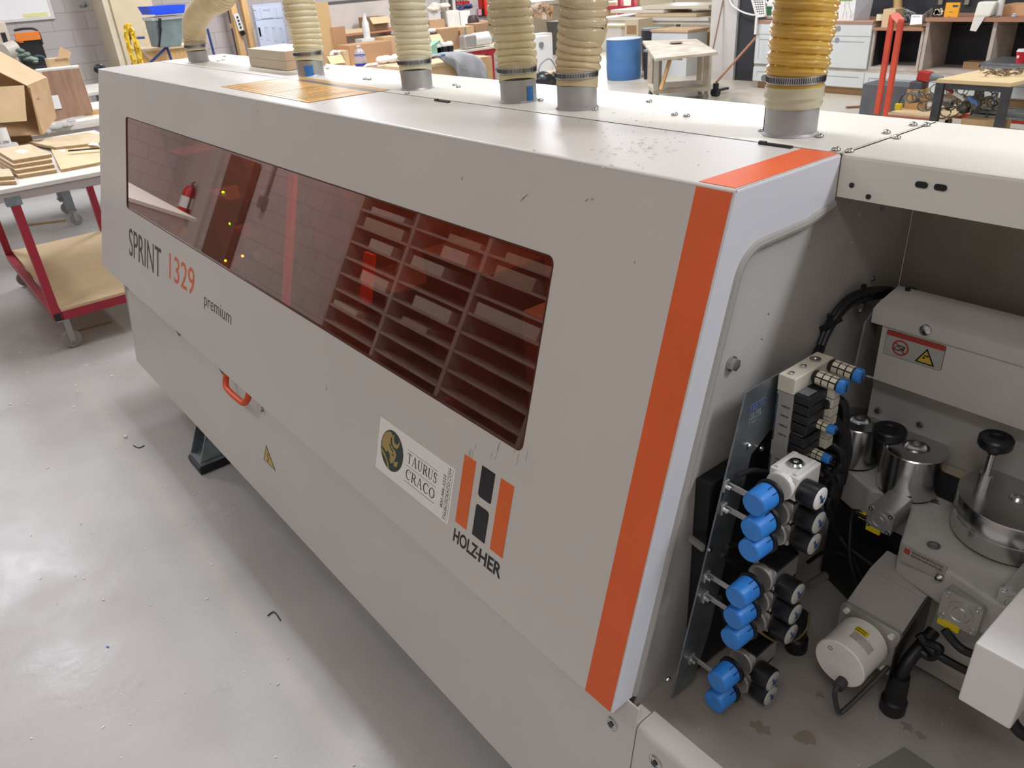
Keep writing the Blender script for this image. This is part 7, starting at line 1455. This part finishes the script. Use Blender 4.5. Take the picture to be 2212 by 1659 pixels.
# paper cup and tray at the right edge
a, b = onY(2117, 135, 8.75), onY(2225, 140, 8.75)
tr_ = thing('side_table', 'grey metal tray table behind the plywood table at the right edge', 'table', (b.x, 8.9, 0)); build('tray_top', MB().box((a.x, 8.75, a.z-.02), (a.x+1.6, 9.3, a.z)), M_GALV, tr_); build('apron', MB().box((a.x+.01, 8.76, a.z-.08), (a.x+1.59, 8.78, a.z-.02)), mat('tray_grey', '9aa0a6', .5), tr_)
for x in (a.x+.04, a.x+1.55):
    for y in (8.8, 9.25): build('leg', MB().box((x-.02, y-.02, 0), (x+.02, y+.02, a.z-.02)), M_GREYS, tr_)
q = onY(2202, 138, 8.85); cp = thing('paper_cup', 'red paper coffee cup with white lid at the right edge of the photo', 'cup', (q.x, 8.85, a.z)); ch_ = onY(2202, 106, 8.85).z-a.z
build('cup', MB().lathe([(.036, 0), (.05, ch_*.82)], (q.x, 8.85, a.z+.001), ZP, 24), mat('cup_red', 'c8202c', .4), cp, smooth=True); build('lid', MB().lathe([(.053, ch_*.82), (.053, ch_*.87), (.046, ch_*.9), (.044, ch_)], (q.x, 8.85, a.z+.001), ZP, 24), M_WHITE, cp, smooth=True); build('white_print', MB().box((q.x-.022, 8.80, a.z+.05), (q.x-.002, 8.803, a.z+.075)), M_LABEL, cp)
# floor debris near the machine ---------------------------------------------
db = MB(); rg = random.Random(61)
for k in range(170):
    px, py = rg.uniform(0, 900), rg.uniform(760, 1655); q = onZ(px, py, 0)
    if q.y > -.12: continue
    s = rg.choice([.0012, .0018, .0025, .004]); db.obox((q.x, q.y, s*.4), (s*rg.uniform(1, 3), s, s*.7), (0, 0, rg.uniform(0, 3)))
for k in range(120):
    px, py = rg.uniform(0, 280), rg.uniform(400, 900); q = onZ(px, py, 0); s = rg.choice([.003, .005, .007]); 
    if q.y < -.25 or rg.random() < .4: db.obox((q.x, q.y, s*.3), (s*rg.uniform(1, 3), s, s*.6), (0, 0, rg.uniform(0, 3)))
o = solo('sawdust_specks', 'pale wood specks scattered over the painted grey floor', 'sawdust', db, mat('speck', 'e6dfd0', .8)); o['kind'] = 'stuff'
q = onZ(272, 946, 0); solo('wood_chip', 'single larger pale wood cube on the grey floor left of the machine', 'wood chip', MB().obox((q.x, q.y, .0062), (.012, .012, .012), (0, 0, .4)), mat('speck', 'e6dfd0', .8))
for (pts, lab) in ((((288, 962), (300, 967), (312, 962)), 'thin dark curled shaving on the floor beside the pale wood cube'), (((578, 1330), (592, 1322), (606, 1340)), 'small dark bent twig shaped shaving on the open floor')):
    solo('shaving', lab, 'shaving', MB().tube([onZ(*p, .003) for p in pts], .0022, 6), mat('dark_shaving', '4d463c', .8))
q = onZ(233, 1398, 0); solo('blue_fleck', 'tiny blue plastic fleck on the grey floor', 'plastic fleck', MB().obox((q.x, q.y, .002), (.008, .004, .003), (0, 0, .5)), M_BLUEP)
